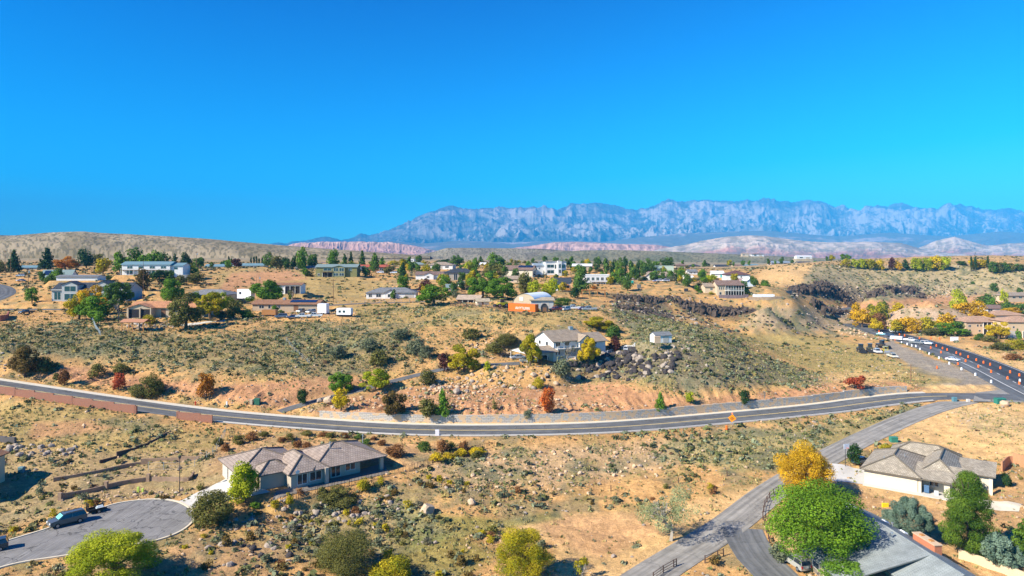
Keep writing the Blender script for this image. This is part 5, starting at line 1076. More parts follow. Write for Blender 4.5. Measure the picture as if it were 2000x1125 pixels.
def leaf_mesh(name, blobs, n, size, seed, up=.25, shell=.62, long=1.0, mats=None):
    """blobs: (x, y, z, rx, ry, rz). Leaf-sized quads spread through every blob, facing mostly outward"""
    g = np.random.default_rng(seed); B = np.array(blobs, float); wgt = (B[:, 3]*B[:, 4]*B[:, 5])**.67; wgt /= wgt.sum()
    k = g.choice(len(B), n, p=wgt); d = g.normal(size=(n, 3)); d /= np.linalg.norm(d, axis=1)[:, None]
    r = shell+(1-shell)*g.random(n)**.8; r = np.where(g.random(n) < .12, r*1.12, r)
    P = B[k, :3]+d*B[k, 3:]*r[:, None]
    nn = d/B[k, 3:]*B[k, 3:].mean(1)[:, None]+g.normal(size=(n, 3))*.55; nn[:, 2] += up; nn /= np.linalg.norm(nn, axis=1)[:, None]
    a = np.cross(nn, g.normal(size=(n, 3))); a /= np.linalg.norm(a, axis=1)[:, None]; b = np.cross(nn, a)
    s = size*(.55+.9*g.random(n))[:, None]
    V = np.stack([P-a*s*long, P-b*s*.6, P+a*s*long, P+b*s*.6], 1).reshape(-1, 3); Fq = np.arange(4*n).reshape(n, 4)
    bv = g.random(len(B))[k]*.7+g.random(n)*.3
    o = np_mesh(name, V, Fq, mats or LM('green'), False, {'v': ('FLOAT', np.repeat(bv, 4))}); me = o.data; bpy.data.objects.remove(o); return me
def dome_blobs(g, n, rx, z0, z1, rmin, rmax, flat=1.0, top=.75):
    out = []
    for i in range(n):
        t = g.random(); z = z0+(z1-z0)*t; prof = math.sqrt(max(0.02, 1-((t-.38)/.68)**2)) if top else 1
        a = g.random()*2*math.pi; rr = rx*prof*g.random()**(.5 if n < 20 else .28); r = rmin+(rmax-rmin)*g.random()**(1 if n < 20 else 1.6)
        out.append((rr*math.cos(a), rr*math.sin(a), z, r, r, r*flat))
    return out
def trunk_mesh(name, top, r, limbs, seed, spread=.3, zb=.3, bend=.04):
    g = np.random.default_rng(seed); mb = MB(); pts = [Vector((0, 0, -.05)), Vector((g.normal()*bend*.3, g.normal()*bend*.3, top*.4)), Vector((g.normal()*bend, g.normal()*bend, top))]
    mb.tube(pts, [r*1.25, r*.9, r*.35], 7)
    for i in range(limbs):
        a = 2*math.pi*(i+g.random()*.5)/max(1, limbs); z = zb+(top-zb)*(.1+.8*i/max(1, limbs)); L = spread*(.7+.5*g.random()); s = Vector((0, 0, z))
        e = s+Vector((math.cos(a)*L, math.sin(a)*L, L*(.5+.5*g.random()))); m = (s+e)/2+Vector((0, 0, -.03)); mb.tube([s, m, e], [r*.55, r*.35, r*.12], 5)
    o = mb.build(name, BARK); me = o.data; bpy.data.objects.remove(o); return me
def bare_mesh(name, seed, r=.02, depth=4, h=.38, mats=None, spread=.55):
    g = np.random.default_rng(seed); mb = MB()
    def br(p, d, L, rad, k):
        e = p+d*L; mb.tube([p, (p+e)/2+Vector(g.normal(size=3))*L*.06, e], [rad, rad*.8, rad*.6], 4)
        if k == 0: return
        for _ in range(3 if k > 1 else 4):
            q = Vector(g.normal(size=3)); q.z = abs(q.z)*.7; nd = (d+q*spread).normalized(); br(p+d*L*(.6+.4*g.random()), nd, L*.68, rad*.6, k-1)
    br(Vector((0, 0, -.03)), Vector((0, 0, 1)), h, r, depth)
    o = mb.build(name, mats or PALEBARK); me = o.data; bpy.data.objects.remove(o); return me
PROTO = {}
def proto(kind, lod, seed):
    """(crown mesh, trunk mesh) in a unit box: crown about 1 wide, tree 1 tall"""
    key = (kind, lod, seed)
    if key in PROTO: return PROTO[key]
    g = np.random.default_rng(hash((len(kind), lod, seed, ord(kind[0]), ord(kind[-1]))) % 99991); N = {0: 420, 1: 1500, 2: 7500, 3: 42000}[lod]; S = {0: .075, 1: .042, 2: .022, 3: .0085}[lod]; nb = {0: 9, 1: 18, 2: 28, 3: 54}[lod]
    if kind == 'broad': bl = dome_blobs(g, nb, .37, .20, .88, .07, .17 if lod > 1 else .22)+[(0, 0, .5, .33, .33, .28) if lod < 2 else (0, 0, .45, .2, .2, .2)]; tr = trunk_mesh('trunk', .6, .035, 6, seed, .28, .22)
    elif kind == 'round': bl = dome_blobs(g, nb, .36, .18, .86, .08 if lod > 1 else .12, .18)+[(0, 0, .5, .34, .34, .34) if lod < 2 else (0, 0, .45, .2, .2, .22)]; tr = trunk_mesh('trunk', .5, .03, 4, seed, .22, .2)
    elif kind == 'conifer':
        bl = []
        for i in range(nb+4):
            t = i/(nb+4); a = i*2.4; rr = .34*(1-t)**.8*g.random()**.4; r = .07+.11*(1-t); bl.append((rr*math.cos(a), rr*math.sin(a), .1+.84*t, r*1.2, r*1.2, r*.75))
        bl.append((0, 0, .5, .14, .14, .42)); tr = trunk_mesh('trunk', .85, .025, 0, seed)
    elif kind == 'cypress': bl = [(0, 0, .5, .42, .42, .5)]+[(g.normal()*.12, g.normal()*.12, .15+.75*g.random(), .25, .25, .14) for _ in range(nb)]; tr = trunk_mesh('trunk', .3, .12, 0, seed)
    elif kind == 'pine':
        bl = []
        for i in range(44):
            t = (i+.5)/44; a = i*2.4+g.random()*.8; R0 = .40*math.sin(math.pi*min(1, .16+t*.9))**.6; rr = R0*(.55+.45*g.random()); r = .10+.06*g.random(); bl.append((rr*math.cos(a), rr*math.sin(a), .10+.82*t, r*1.25, r*1.25, r*.55))
        N = int(N*1.7)
        for i in range(7): bl.append((g.normal()*.06, g.normal()*.06, .35+.09*i, .14, .14, .07))
        tr = trunk_mesh('trunk', .92, .03, 12, seed, .3, .1)
    elif kind == 'sparse': bl = dome_blobs(g, 15, .42, .35, .92, .09, .17); N = int(N*.16); S *= 1.2; tr = bare_mesh('trunk', seed+40, .035, 4, .34)
    elif kind == 'bush': bl = dome_blobs(g, nb, .36, .06, .74, .14, .24)+[(0, 0, .3, .38, .38, .3)]; tr = None
    elif kind == 'juniper':
        bl = []
        for i in range(46 if lod > 1 else 22):
            a = g.random()*6.28; t = g.random(); el = .2+1.25*t; L = .45; c_, s_ = math.cos(el), math.sin(el); rr = L*c_*(.75+.25*g.random()); bl.append((rr*math.cos(a), rr*math.sin(a), .12+.78*s_*(.8+.2*g.random()), .075, .075, .12))
        bl.append((0, 0, .38, .3, .3, .32)); tr = trunk_mesh('trunk', .5, .04, 3, seed)
    elif kind == 'tall': bl = dome_blobs(g, nb, .30, .16, .9, .12, .22, 1, 1)+[(0, 0, .5, .25, .25, .38)]; tr = trunk_mesh('trunk', .6, .03, 4, seed, .2, .2)
    elif kind == 'bare': bl = dome_blobs(g, 10, .4, .4, .9, .05, .1); N = 60 if lod < 2 else 160; tr = bare_mesh('trunk', seed+60, .03, 4, .34, spread=.5)
    PROTO[key] = (leaf_mesh('crown', bl, N, S, seed*7+lod, long=1.0 if kind != 'juniper' else 1.6), tr); return PROTO[key]
def with_mat(o, m):
    o.material_slots[0].link = 'OBJECT'; o.material_slots[0].material = m
CATS = {'conifer': 'evergreen tree', 'cypress': 'cypress', 'pine': 'pine tree', 'bush': 'bush', 'juniper': 'juniper', 'bare': 'bare tree'}
NAMES = {'conifer': 'evergreen_tree', 'cypress': 'cypress_tree', 'pine': 'pine_tree', 'bush': 'bush', 'juniper': 'juniper_tree', 'bare': 'bare_tree'}
TREES = []
def tree(x0, x1, y0, y1, kind, colour, label, dist=None, group=None, seed=None, basey=None):
    """x0..x1, y0..y1: the tree's box in the photograph; stands on the ground at its distance"""
    px = (x0+x1)/2
    if dist is None: p = hit(px, basey or y1); dist = p.y
    Y = dist; X = (px-1000)/F*Y; zg = float(Zat(X, Y)); ztop = CZ-(y0-HV)/F*Y; h = max(.8, ztop-zg)*1.04; w = (x1-x0)/F*Y*(1.22 if kind in ('broad','round','bush','tall') else 1.12)
    scr = (x1-x0); lod = 3 if scr > 90 else (2 if scr > 42 else (1 if scr > 17 else 0)); seed = len(TREES) % 4 if seed is None else seed
    if lod == 3: seed = len(TREES)
    cm, tm = proto(kind, lod, seed); o = empty(NAMES.get(kind, 'tree'), (X, Y, zg), (len(TREES)*1.7) % 6.28, label, CATS.get(kind, 'tree'), group, (w, w, h))
    c = link(bpy.data.objects.new('crown', cm), o); with_mat(c, LM(colour))
    if tm: link(bpy.data.objects.new('trunk', tm), o)
    TREES.append((X, Y, w/2)); return o
T = tree
# left skyline and plateau
T(-14,10,508,534,'bush','olive','light olive bush touching the left edge behind the utility poles',dist=470)
T(12,43,487,531,'conifer','dark','dark evergreen beside the leftmost utility poles',dist=480)
T(75,110,483,519,'conifer','dark','dark evergreen rising behind the green metal roof',dist=520)
T(107,150,500,521,'broad','orange','orange autumn tree between the two dark evergreens at the left',dist=500)
T(152,185,486,520,'tall','dark','dark green evergreen right of the orange tree',dist=520)
T(185,218,502,533,'round','goldgreen','golden green tree left of the long white house',dist=450)
T(180,203,494,512,'round','olive','dull green tree between the dark evergreen and the hedge of trees',dist=560)
for i, (a, b, t) in enumerate(((218,252,490),(244,282,488),(274,312,486),(300,335,494))): T(a, b, t, 524, 'broad', 'mid' if i % 2 else 'green', ('leftmost','second','third','rightmost')[i]+' crown in the green tree row behind the long white house', dist=440, group='tree row behind the long white house')
T(334,349,494,512,'conifer','dark','small pointed evergreen behind the right end of the long white house',dist=520)
T(353,375,492,526,'tall','dark','dark tree by the tall pole right of the blue-grey annex',dist=470)
T(374,400,503,526,'round','mid','dull green tree left of the teal roofed garage house',dist=500)
T(262,294,527,584,'tall','brownolive','brownish olive tree below the left half of the long white house',dist=345)
T(289,331,527,552,'round','dark','dark green bushy tree under the long white house terrace',dist=375)
T(310,358,544,585,'round','green','bright green rounded tree above the orange tiled roof',dist=310)
T(340,368,535,560,'bush','olive','olive bush on the bank right of the long white house',dist=375)
T(366,400,530,556,'bush','olive','long olive bush left of the red dirt bank',dist=385)
T(132,176,572,630,'broad','goldgreen','yellow-green tree at the left of the big clump by the pergola',dist=262)
T(150,214,578,630,'round','green','large bright green tree in the big clump by the pergola',dist=258)
T(150,205,560,596,'broad','gold','golden crown at the top of the big clump before the dark modern house',dist=285)
T(205,258,549,584,'round','mid','dense mid green tree covering the right end of the dark modern house',dist=300)
T(213,253,582,618,'bare','grey','leafless grey-brown bush between the green clump and the orange roof',dist=262)
T(182,203,606,628,'round','green','low green bush at the foot of the big clump',dist=250)
T(330,396,576,634,'broad','olive','large olive tree in front of the orange tiled house',dist=246)
T(380,440,572,618,'broad','goldgreen','yellow-olive tree right of the orange tiled house',dist=262)
T(398,450,568,604,'round','lime','light green tree behind the yellow-olive tree',dist=285)
T(438,474,585,618,'round','olive','grey olive tree left of the wooden hut',dist=270)
T(470,500,602,623,'bush','mid','dark green bush right of the tiny wooden hut',dist=268)
T(484,553,549,587,'broad','green','wide green tree behind the brown ranch house roof',dist=312)
T(558,585,560,582,'bare','olive','thin yellowish bush in front of the rust roofed carport house',dist=335)
T(439,450,510,525,'round','green','small round green tree before the bright blue roof',dist=500)
T(450,473,504,526,'round','purple','dark purple leaved tree right of the bright blue roof',dist=510)
for i, x in enumerate((447,452,490,496,501,506,512)): T(x-2.4, x+2.4, 500+(i*3) % 4, 518, 'cypress', 'dark', 'thin dark cypress on the skyline above the teal roofed white houses', dist=560, group='thin cypresses above the teal roofs')
T(513,534,494,521,'tall','mid','green tree right of the thin cypresses',dist=520)
T(528,552,498,524,'round','olive','pale olive tree between the cypresses and the dark tree',dist=500)
T(545,568,502,522,'broad','dark','dark low tree on the skyline left of the tall bushy one',dist=540)
T(565,581,500,524,'tall','dark','narrow dark tree left of the tall bushy evergreen',dist=500)
T(577,601,484,520,'tall','green','tall bushy evergreen left of the olive green house',dist=510)
T(597,621,494,519,'round','mid','spreading green tree just right of the tall bushy evergreen',dist=520)
T(638,663,486,514,'tall','green','tall dark tree rising behind the olive green house',dist=490)
T(665,681,494,512,'conifer','mid','first small evergreen right of the olive house chimney',dist=520)
T(679,692,490,512,'conifer','dark','second small evergreen right of the olive house chimney',dist=525)
T(698,717,488,514,'conifer','mid','pointed evergreen above the right end of the olive house roof',dist=520)
T(725,742,496,533,'tall','mid','tall narrow evergreen in front of the brick red roof',dist=470)
T(738,753,503,516,'round','green','round green tree behind the brick red roof',dist=540)
T(745,770,517,532,'bush','olive','grey olive bush right of the tall narrow evergreen',dist=480)
T(778,797,512,546,'conifer','dark','dark evergreen left of the brown gabled white house',dist=440)
T(788,806,515,533,'round','yellow','yellow tree on the skyline behind the dark evergreen',dist=520)
T(755,782,508,522,'bush','goldgreen','low yellowish tree on the skyline right of the red roof',dist=600)
T(820,842,514,526,'bush','goldgreen','yellow-green hedge below the tan hip roof',dist=500)
# middle
T(814,882,557,600,'broad','green','large round green tree beside the long low white house',dist=290)
T(912,972,531,592,'broad','green','left crown of the biggest green tree pair behind the barn',dist=318)
T(950,1013,540,590,'broad','green','right crown of the biggest green tree pair behind the barn',dist=310)
T(853,880,505,519,'broad','dark','dark wide tree left of the skyline hedge trees',dist=600)
T(876,907,502,519,'broad','mid','mid green wide tree on the skyline left of the bright green bush',dist=590)
T(907,924,505,522,'round','lime','bright yellow-green bush on the skyline',dist=520)
T(916,937,507,523,'round','green','round green tree right of the bright yellow-green bush',dist=530)
T(951,982,495,523,'tall','green','tall green tree rising above the skyline houses',dist=540)
T(973,988,504,521,'round','mid','smaller tree at the right of the tall skyline tree',dist=545)
T(932,945,500,512,'conifer','mid','small pointed tree left of the tall skyline tree',dist=640)
T(817,850,545,562,'bush','purple','brownish purple bush below the brown gabled house',dist=360)
T(850,884,534,558,'round','goldgreen','yellow-green tree in front of the dark grey hip roofed house',dist=385)
T(894,912,530,552,'round','mid','green tree between the white porch posts',dist=400)
T(908,926,534,552,'round','goldgreen','mottled green tree at the right end of the posted porch',dist=395)
T(946,986,517,548,'broad','olive','olive green tree left of the solar panelled roof',dist=420)
T(880,906,566,580,'bush','sage','grey-green bush behind the tin roofed barn',dist=330)
T(1010,1042,534,572,'tall','olive','grey-green tree right of the big green pair',dist=335)
T(1028,1060,547,582,'round','lime','bright yellow-green tree behind the rounded metal hut',dist=318)
T(1056,1090,543,584,'tall','lime','pale yellow-green tree left of the orange timber balcony',dist=325)
T(1118,1152,522,586,'tall','mid','tall green conifer between the balcony house and the white flat roofed house',dist=355)
T(1112,1135,560,586,'round','dark','dark bush under the tall conifer',dist=340)
T(1084,1117,580,600,'bush','mid','green bush row right of the rounded metal hut',dist=290)
T(1152,1168,558,572,'round','orange','small orange tree in front of the white flat roofed house',dist=380)
T(1140,1154,505,518,'round','yellow','small yellow tree on the skyline right of the white sloping roof',dist=600)
T(1157,1178,503,524,'tall','mid','grey-green skyline tree right of the small yellow tree',dist=560)
for i, (a, b, t, u) in enumerate(((1176,1192,506,532),(1190,1206,508,536),(1200,1218,505,541),(1216,1226,503,530),(1225,1242,511,541),(1238,1252,508,534))): T(a, b, t, u, 'tall', ('mid','dark')[i % 2], ('leftmost','second','third','fourth','fifth','rightmost')[i]+' tree of the dark clump above the white mobile home', dist=500-8*i, group='dark clump above the mobile home')
T(1019,1024,533,545,'cypress','dark','tiny cypress in front of the solar roofed house',dist=420); T(1061,1064,528,545,'cypress','dark','left of two thin cypresses before the white modern house',dist=420); T(1065,1068,530,545,'cypress','dark','right of two thin cypresses before the white modern house',dist=420)
# right plateau
T(1258,1274,515,523,'bush','dark','small dark bush left of the skyline tree group',dist=600)
T(1271,1291,509,524,'round','green','light green tree at the left of the group behind the pale green box',dist=600)
T(1287,1320,503,523,'broad','mid','darker broad tree behind the pale green box building',dist=600)
T(1320,1340,523,533,'bush','goldgreen','yellow-green bush at the right end of the green box building',dist=520)
T(1366,1384,540,566,'round','green','green tree left of the bright yellow one on the right plateau',dist=410)
T(1375,1402,536,560,'round','lime','bright yellow tree between the plateau houses',dist=415)
T(1357,1378,553,568,'bush','dark','dark green bush left of the tan decked house',dist=395)
T(1440,1462,548,574,'round','green','green tree between the decked house and the pale tall building',dist=380)
T(1487,1506,547,569,'conifer','green','green tree alone before the sandy cut',dist=400)
T(1362,1374,566,580,'bush','green','low green bush on the terrace left of the tan decked house',dist=376)
T(1384,1394,568,577,'bush','goldgreen','small yellow-green bush on the terrace wall',dist=374)
for i, (a, b, t, u) in enumerate(((1302,1324,538,552),(1318,1338,542,556),(1334,1352,538,556),(1246,1256,541,551))): T(a, b, t, u, 'bush', ('sage','olive')[i % 2], 'grey-green shrub tree on the bank right of the white gabled house', dist=430, group='grey-green shrub trees on the plateau bank')
# mesa row
for a, b, t, c, l in ((1642,1661,505,'goldgreen','golden tree at the left end of the mesa tree row'),(1661,1678,505,'lime','yellow-green tree second in the mesa tree row'),(1674,1692,504,'lime','yellow-green tree third in the mesa tree row'),(1688,1712,504,'goldgreen','green-gold tree fourth in the mesa tree row'),(1709,1727,507,'yellow','yellow tree fifth in the mesa tree row'),(1745,1762,509,'gold','small orange-gold tree between two dark ones on the mesa'),
  (1777,1804,502,'lime','yellow-green crown left in the long bright row on the mesa'),(1800,1822,502,'lime','second crown in the long bright row on the mesa'),(1815,1840,499,'yellow','third and highest crown in the long bright row on the mesa'),(1834,1857,500,'lime','right crown in the long bright row on the mesa'),(1891,1912,505,'yellow','gold tree beside the cypress pair on the mesa'),(1908,1932,506,'yellow','bright yellow tree left of the single cypress on the mesa')): T(a, b, t, 522, 'round', c, l, dist=590)
T(1734,1748,504,522,'tall','purple','dark brown-green tree on the mesa between yellow trees',dist=590); T(1762,1776,507,522,'round','dark','dark round tree left of the long bright row',dist=590)
T(1866,1888,509,522,'round','mid','dull green tree between the bright row and the cypress pair',dist=600)
for x, t in ((1897,500),(1905,497),(1929,499)): T(x-2.6, x+2.6, t, 521, 'cypress', 'dark', {1897: 'left cypress of the pair on the mesa', 1905: 'taller right cypress of the pair on the mesa', 1929: 'single cypress right of the bright yellow tree'}[x], dist=585)
for i in range(7): T(1930+i*12, 1948+i*12, 509+i*1.3, 524+i, 'round', ('mid','olive')[i % 2], 'low green tree in the belt along the right end of the mesa rim', dist=575, group='green belt on the mesa rim')
# valley on the right
for a, b, t, u, c, l, d in ((1657,1692,596,622,'gold','golden tree at the left end of the gully by the upper road',395),(1668,1700,606,624,'gold','lower golden tree in the gully by the upper road',380),(1695,1735,594,620,'goldgreen','yellow-green tree right in the gully by the upper road',400),(1699,1730,608,627,'rust','brownish golden bush under the gully trees',375),(1698,1721,624,641,'yellow','small golden tree by the highway bend',362),
  (1693,1708,590,600,'mid','small green bush beside the upper road kerb',450),(1711,1733,585,600,'mid','dark green bush beside the upper road',445),(1738,1768,588,600,'yellow','low yellow shrubs below the upper road',430),(1857,1885,568,592,'lime','tall yellow-green tree beyond the mound',440),(1866,1900,588,614,'gold','left golden tree on the right slope of the mound',400),(1890,1926,588,616,'gold','right golden tree on the right slope of the mound',395),(1917,1941,608,624,'gold','small golden tree above the stucco roofs',385),
  (1735,1762,627,646,'goldgreen','small yellow-green tree at the foot of the mound',352),(1748,1782,615,646,'gold','tall golden tree in front of the mound',355),(1772,1800,622,652,'gold','second golden tree in front of the mound',350),(1795,1830,618,652,'goldgreen','pale gold thinning tree in front of the mound',348),(1827,1868,615,644,'gold','golden tree right of the thinning one',352),(1832,1888,628,662,'green','green tree left of the stucco balcony house',338),(1800,1840,640,656,'olive','olive shrubs below the golden trees beside the highway',340),
  (1929,1972,628,656,'yellow','bright yellow tree in front of the stucco balcony house',325),(1955,2000,600,616,'gold','golden tree behind the stucco house roofs',398),(1975,2010,590,608,'mid','green tree by the far right roofs',420),(1909,1948,572,584,'mid','green bush row beyond the mound at the right',465),(1955,1969,565,582,'lime','small yellow-green tree by the far right roofs',460),(1928,1946,584,598,'green','green tree above the cream valley house',440),(1950,1975,588,604,'olive','olive tree right of the cream valley house',425),
  (1984,1996,642,662,'green','small green conical tree before the white garage door',315),(1904,1926,650,668,'mid','green bush below the stucco balcony house',318),(1920,1950,655,670,'olive','olive bush below the bright yellow tree',312),(1955,2004,660,684,'goldgreen','yellow-green bushes at the right edge beside the highway',290),(1940,1975,668,690,'olive','olive bush cluster right of the highway fence',285),(1965,1998,690,700,'rust','brown low shrubs right of the highway',262)):
    T(a, b, t, u, 'bush' if 'bush' in l or 'shrub' in l else 'broad', c, l, dist=d)
# hillside
T(18,78,677,736,'round','brownolive','large round brown-olive tree above the road near the left edge')
T(74,108,694,726,'bush','olive','olive bush right of the large brown-olive tree')
T(116,136,718,752,'round','rust','small tree with reddish top and bare thin trunk above the road')
T(102,118,727,742,'bush','olive','small olive bush left of the reddish topped tree')
T(218,246,727,762,'round','red','small dark red tree on the orange cut bank')
T(262,316,726,772,'bush','olive','wide olive-yellow shrub tree on the orange cut bank')
T(386,421,725,776,'round','orange','orange autumn tree above the road at left of centre')
T(176,208,708,734,'bush','olive','olive bush at the top of the cut bank left of the red tree')
T(222,252,708,730,'bush','olive','olive bush just above the dark red tree')
T(644,689,722,768,'round','green','bright green round tree beside the curving driveway')
T(703,762,722,762,'broad','lime','yellow-green flat topped tree on the driveway')
T(579,604,760,790,'round','dark','small dark green tree at the driveway entrance')
T(648,684,763,802,'broad','yellow','yellow tree between the boulders by the driveway')
T(746,791,757,814,'round','brownolive','dark olive round tree above the block wall')
T(816,857,774,812,'bush','olive','dull olive bush left of the pointed juniper')
T(848,882,757,813,'conifer','green','pointed green juniper above the block wall')
T(855,881,688,725,'round','purple','dark red-purple tree at the driveway bend')
T(876,937,675,724,'broad','goldgreen','golden green tree on the driveway bend')
T(1014,1057,655,712,'broad','goldgreen','yellow-green tree before the carport of the lone white house',dist=203)
T(1088,1126,662,702,'bare','grey','leafless tree in front of the lone white house',dist=206)
T(1127,1171,657,694,'broad','yellow','yellow tree in front of the right end of the lone white house',dist=209)
T(1074,1114,692,736,'bush','sage','big round sage bush below the lone white house')
T(1138,1200,620,668,'broad','goldgreen','large yellow-green tree right behind the lone white house',dist=246)
T(1183,1214,634,680,'tall','mid','dark green tree right of the lone white house',dist=232)
T(1188,1212,655,680,'bush','purple','dark reddish bush right of the lone white house',dist=224)
T(945,958,700,724,'bush','lime','small lime green bush on the near edge of the driveway')
T(816,850,718,752,'bush','olive','olive bush on the boulder bank below the driveway')
T(1052,1086,755,808,'tall','fire','fiery orange-red tree above the block wall')
T(1040,1062,735,758,'bush','goldgreen','yellow-green bush left above the fiery tree')
T(1277,1303,765,803,'conifer','green','small pointed green tree right of centre above the block wall')
T(1338,1356,764,788,'round','lime','small round lime tree above the block wall')
T(1441,1466,761,789,'round','dark','small round dark green tree above the block wall')
T(1480,1506,757,785,'bare','rust','leafless brown shrub above the block wall')
T(1655,1690,731,760,'broad','red','red autumn tree with a flat crown near the end of the block wall')
T(1020,1040,798,818,'bush','sage','pale sage ball bush right above the block wall')
T(960,972,780,800,'bush','olive','small olive sapling on the orange bank')
for a, b, t, u in ((700,740,660,684),(790,830,655,690),(760,800,640,662),(900,940,640,662),(966,1010,650,672),(720,760,680,712),(640,680,672,700),(820,845,672,700),(945,985,668,690)): T(a, b, t, u, 'bush', 'sage' if a % 3 else 'olive', 'big rounded sage shrub on the open slope left of the lone white house', group='big sage shrubs on the open slope')
# foreground
T(446,511,907,982,'tall','lime','yellow-green tree at the entrance of the grey-brown ranch house')
T(377,457,953,1020,'bush','olive','big olive shrub tree at the end of the cul-de-sac')
T(148,302,1040,1150,'broad','lime','bright lime green tree at the bottom left corner',basey=1132)
T(624,724,1028,1112,'bush','olive','big dark olive shrub in the foreground left of centre')
T(728,800,1080,1140,'bush','goldgreen','yellow-olive shrub at the bottom edge left of centre',basey=1128)
T(968,1076,1034,1140,'broad','goldgreen','golden green tree at the bottom edge in the centre',basey=1130)
T(1252,1368,944,1056,'sparse','pale','thin pale leaved tree with long shadow beside the gravel road')
T(1118,1156,1088,1135,'sparse','goldgreen','small yellow-green sapling on the bare sand at the bottom')
T(1492,1690,945,1116,'round','bright','huge bright green tree above the parked silver car',basey=1086)
T(1518,1622,868,1010,'broad','gold','orange-gold tree behind the huge green tree',dist=126)
T(1653,1686,867,908,'round','dark','dark green small tree beside the basketball hoop')
T(1728,1821,973,1048,'juniper','blue','big blue-green juniper between the two roofs')
T(1845,1936,922,1088,'pine','pinegreen','tall clumpy pine at the lower right')
T(1914,1993,1040,1112,'juniper','blue','blue-green juniper below the tall pine')
T(1984,2060,1010,1110,'pine','pinegreen','pine cut off by the right edge')
T(1608,1698,1095,1160,'bush','green','bright green bush at the bottom edge beside the shingle roof',basey=1140)
T(1958,1976,921,950,'bush','dark','dark bush at the right corner of the cream walled house')
T(1500,1540,1055,1092,'bush','sage','grey-green bush at the foot of the huge green tree')
T(1716,1750,866,882,'bush','goldgreen','yellow-green bush behind the tan tiled roof')
T(1880,1918,926,950,'bush','sage','sage bush by the right porch column',dist=128)
for a, b, t, u, c in ((696,724,930,958,'goldgreen'),(620,640,948,968,'olive'),(528,546,975,990,'goldgreen'),(557,575,967,984,'goldgreen'),(628,690,948,985,'olive'),(487,508,978,992,'green')): T(a, b, t, u, 'bush', c, 'yellow-green garden shrub along the fence of the grey-brown ranch house', group='garden shrubs of the ranch house')
for i, (a, t, w_, h_, c) in enumerate(((452,848,26,18,'olive'),(478,842,26,18,'rust'),(504,840,20,12,'olive'),(540,852,20,12,'rust'),(555,845,20,14,'olive'),(588,840,22,10,'olive'),(620,842,20,10,'rust'),(634,843,20,12,'olive'),(664,844,18,11,'rust'),(692,846,16,11,'mid'),(722,850,14,9,'rust'),(570,858,20,16,'rust'),(590,862,18,14,'rust'),(640,858,20,12,'olive'),(702,856,22,12,'mid'),(735,858,20,12,'rust'),(815,860,26,22,'mid'),(850,858,26,24,'rust'),(870,862,22,18,'olive'),(895,860,22,22,'rust'),(415,855,22,14,'olive'),(430,866,20,16,'rust'),(700,868,36,24,'olive'),(755,868,40,24,'rust'),(920,880,24,14,'olive'))):
    T(a, a+w_, t, t+h_, 'bush', c, 'rounded %s bush planted on the bank below the main road' % {'olive': 'olive', 'rust': 'russet', 'mid': 'green'}[c], group='rounded %s bank bushes' % c)

# ---------------------------------------------------------------- scrub, tufts and stones
def masks():
    B = np.zeros(GX.shape, bool)
    for k in ROADS:
        if k == 'main': continue
        d, s, z, al = seg_field(LINES[k], ROADS[k][1]+1.0); B |= d < ROADS[k][1]+.35
    B |= (MAIN_OFF > -5.7) & (MAIN_OFF < 7.3)
    for P in (CUL, APR):
        B |= poly_dist(P, GX, GY) < .6
    for h in HOUSES:
        if h['key'] == 'grey_shingle': continue
        c, s = math.cos(R(h['yaw'])), math.sin(R(h['yaw'])); x = GX-h['a'].x; y = GY-h['a'].y; lx = c*x+s*y; ly = -s*x+c*y; B |= (lx > -1.5) & (lx < h['w']+1.5) & (ly > -2.5) & (ly < h['d']+1)
    h = ROOTS; a = HD['grey_ranch']; c, s = math.cos(R(38)), math.sin(R(38)); x = GX-a['a'].x; y = GY-a['a'].y; lx = c*x+s*y; ly = -s*x+c*y; B |= (lx > -10) & (lx < 30) & (ly > -2.5) & (ly < 19)
    B |= (GX > 44) & (GX < 66) & (GY > 86) & (GY < 113)
    return B
BARE = masks()
BAREf = BARE.astype(float)
def gmask(M, X, Y): return bil(M, (X/Y-U0)/(U1-U0)*(NU-1), (np.log(Y)-L0)/(L1-L0)*(NL-1))
def gidx(M, X, Y):
    i = np.clip(((X/Y-U0)/(U1-U0)*(NU-1)).astype(int), 0, NU-1); j = np.clip(((np.log(Y)-L0)/(L1-L0)*(NL-1)).astype(int), 0, NL-1); return M[i, j]
def scatter(n, y0, y1, g, um=.84):
    Y = np.sqrt(y0*y0+(y1*y1-y0*y0)*g.random(n)); X = (g.random(n)*2-1)*um*Y; return X, Y
def prune(X, Y): k = gidx(BAREf, X, Y) < .5; return X[k], Y[k]
def vcol_mat(name, trans=0):
    m, nt, b = newmat(name); at = nt.nodes.new('ShaderNodeAttribute'); at.attribute_name = 'Col'; nt.links.new(at.outputs['Color'], b.inputs['Base Color']); b.inputs['Roughness'].default_value = .9; b.inputs['Specular IOR Level'].default_value = .06
    if trans:
        tr = nt.nodes.new('ShaderNodeBsdfTranslucent'); nt.links.new(at.outputs['Color'], tr.inputs[0]); ms = nt.nodes.new('ShaderNodeMixShader'); ms.inputs[0].default_value = trans
        nt.links.new(b.outputs[0], ms.inputs[1]); nt.links.new(tr.outputs[0], ms.inputs[2]); nt.links.new(ms.outputs[0], nt.nodes['Material Output'].inputs[0])
    return m
SCRUBM = vcol_mat('scrub_leaves', .15); STONEM = vcol_mat('stones')
PAL = np.array([(.20,.22,.125),(.14,.15,.055),(.075,.085,.035),(.23,.215,.09),(.34,.26,.09),(.13,.075,.04),(.23,.23,.135)])
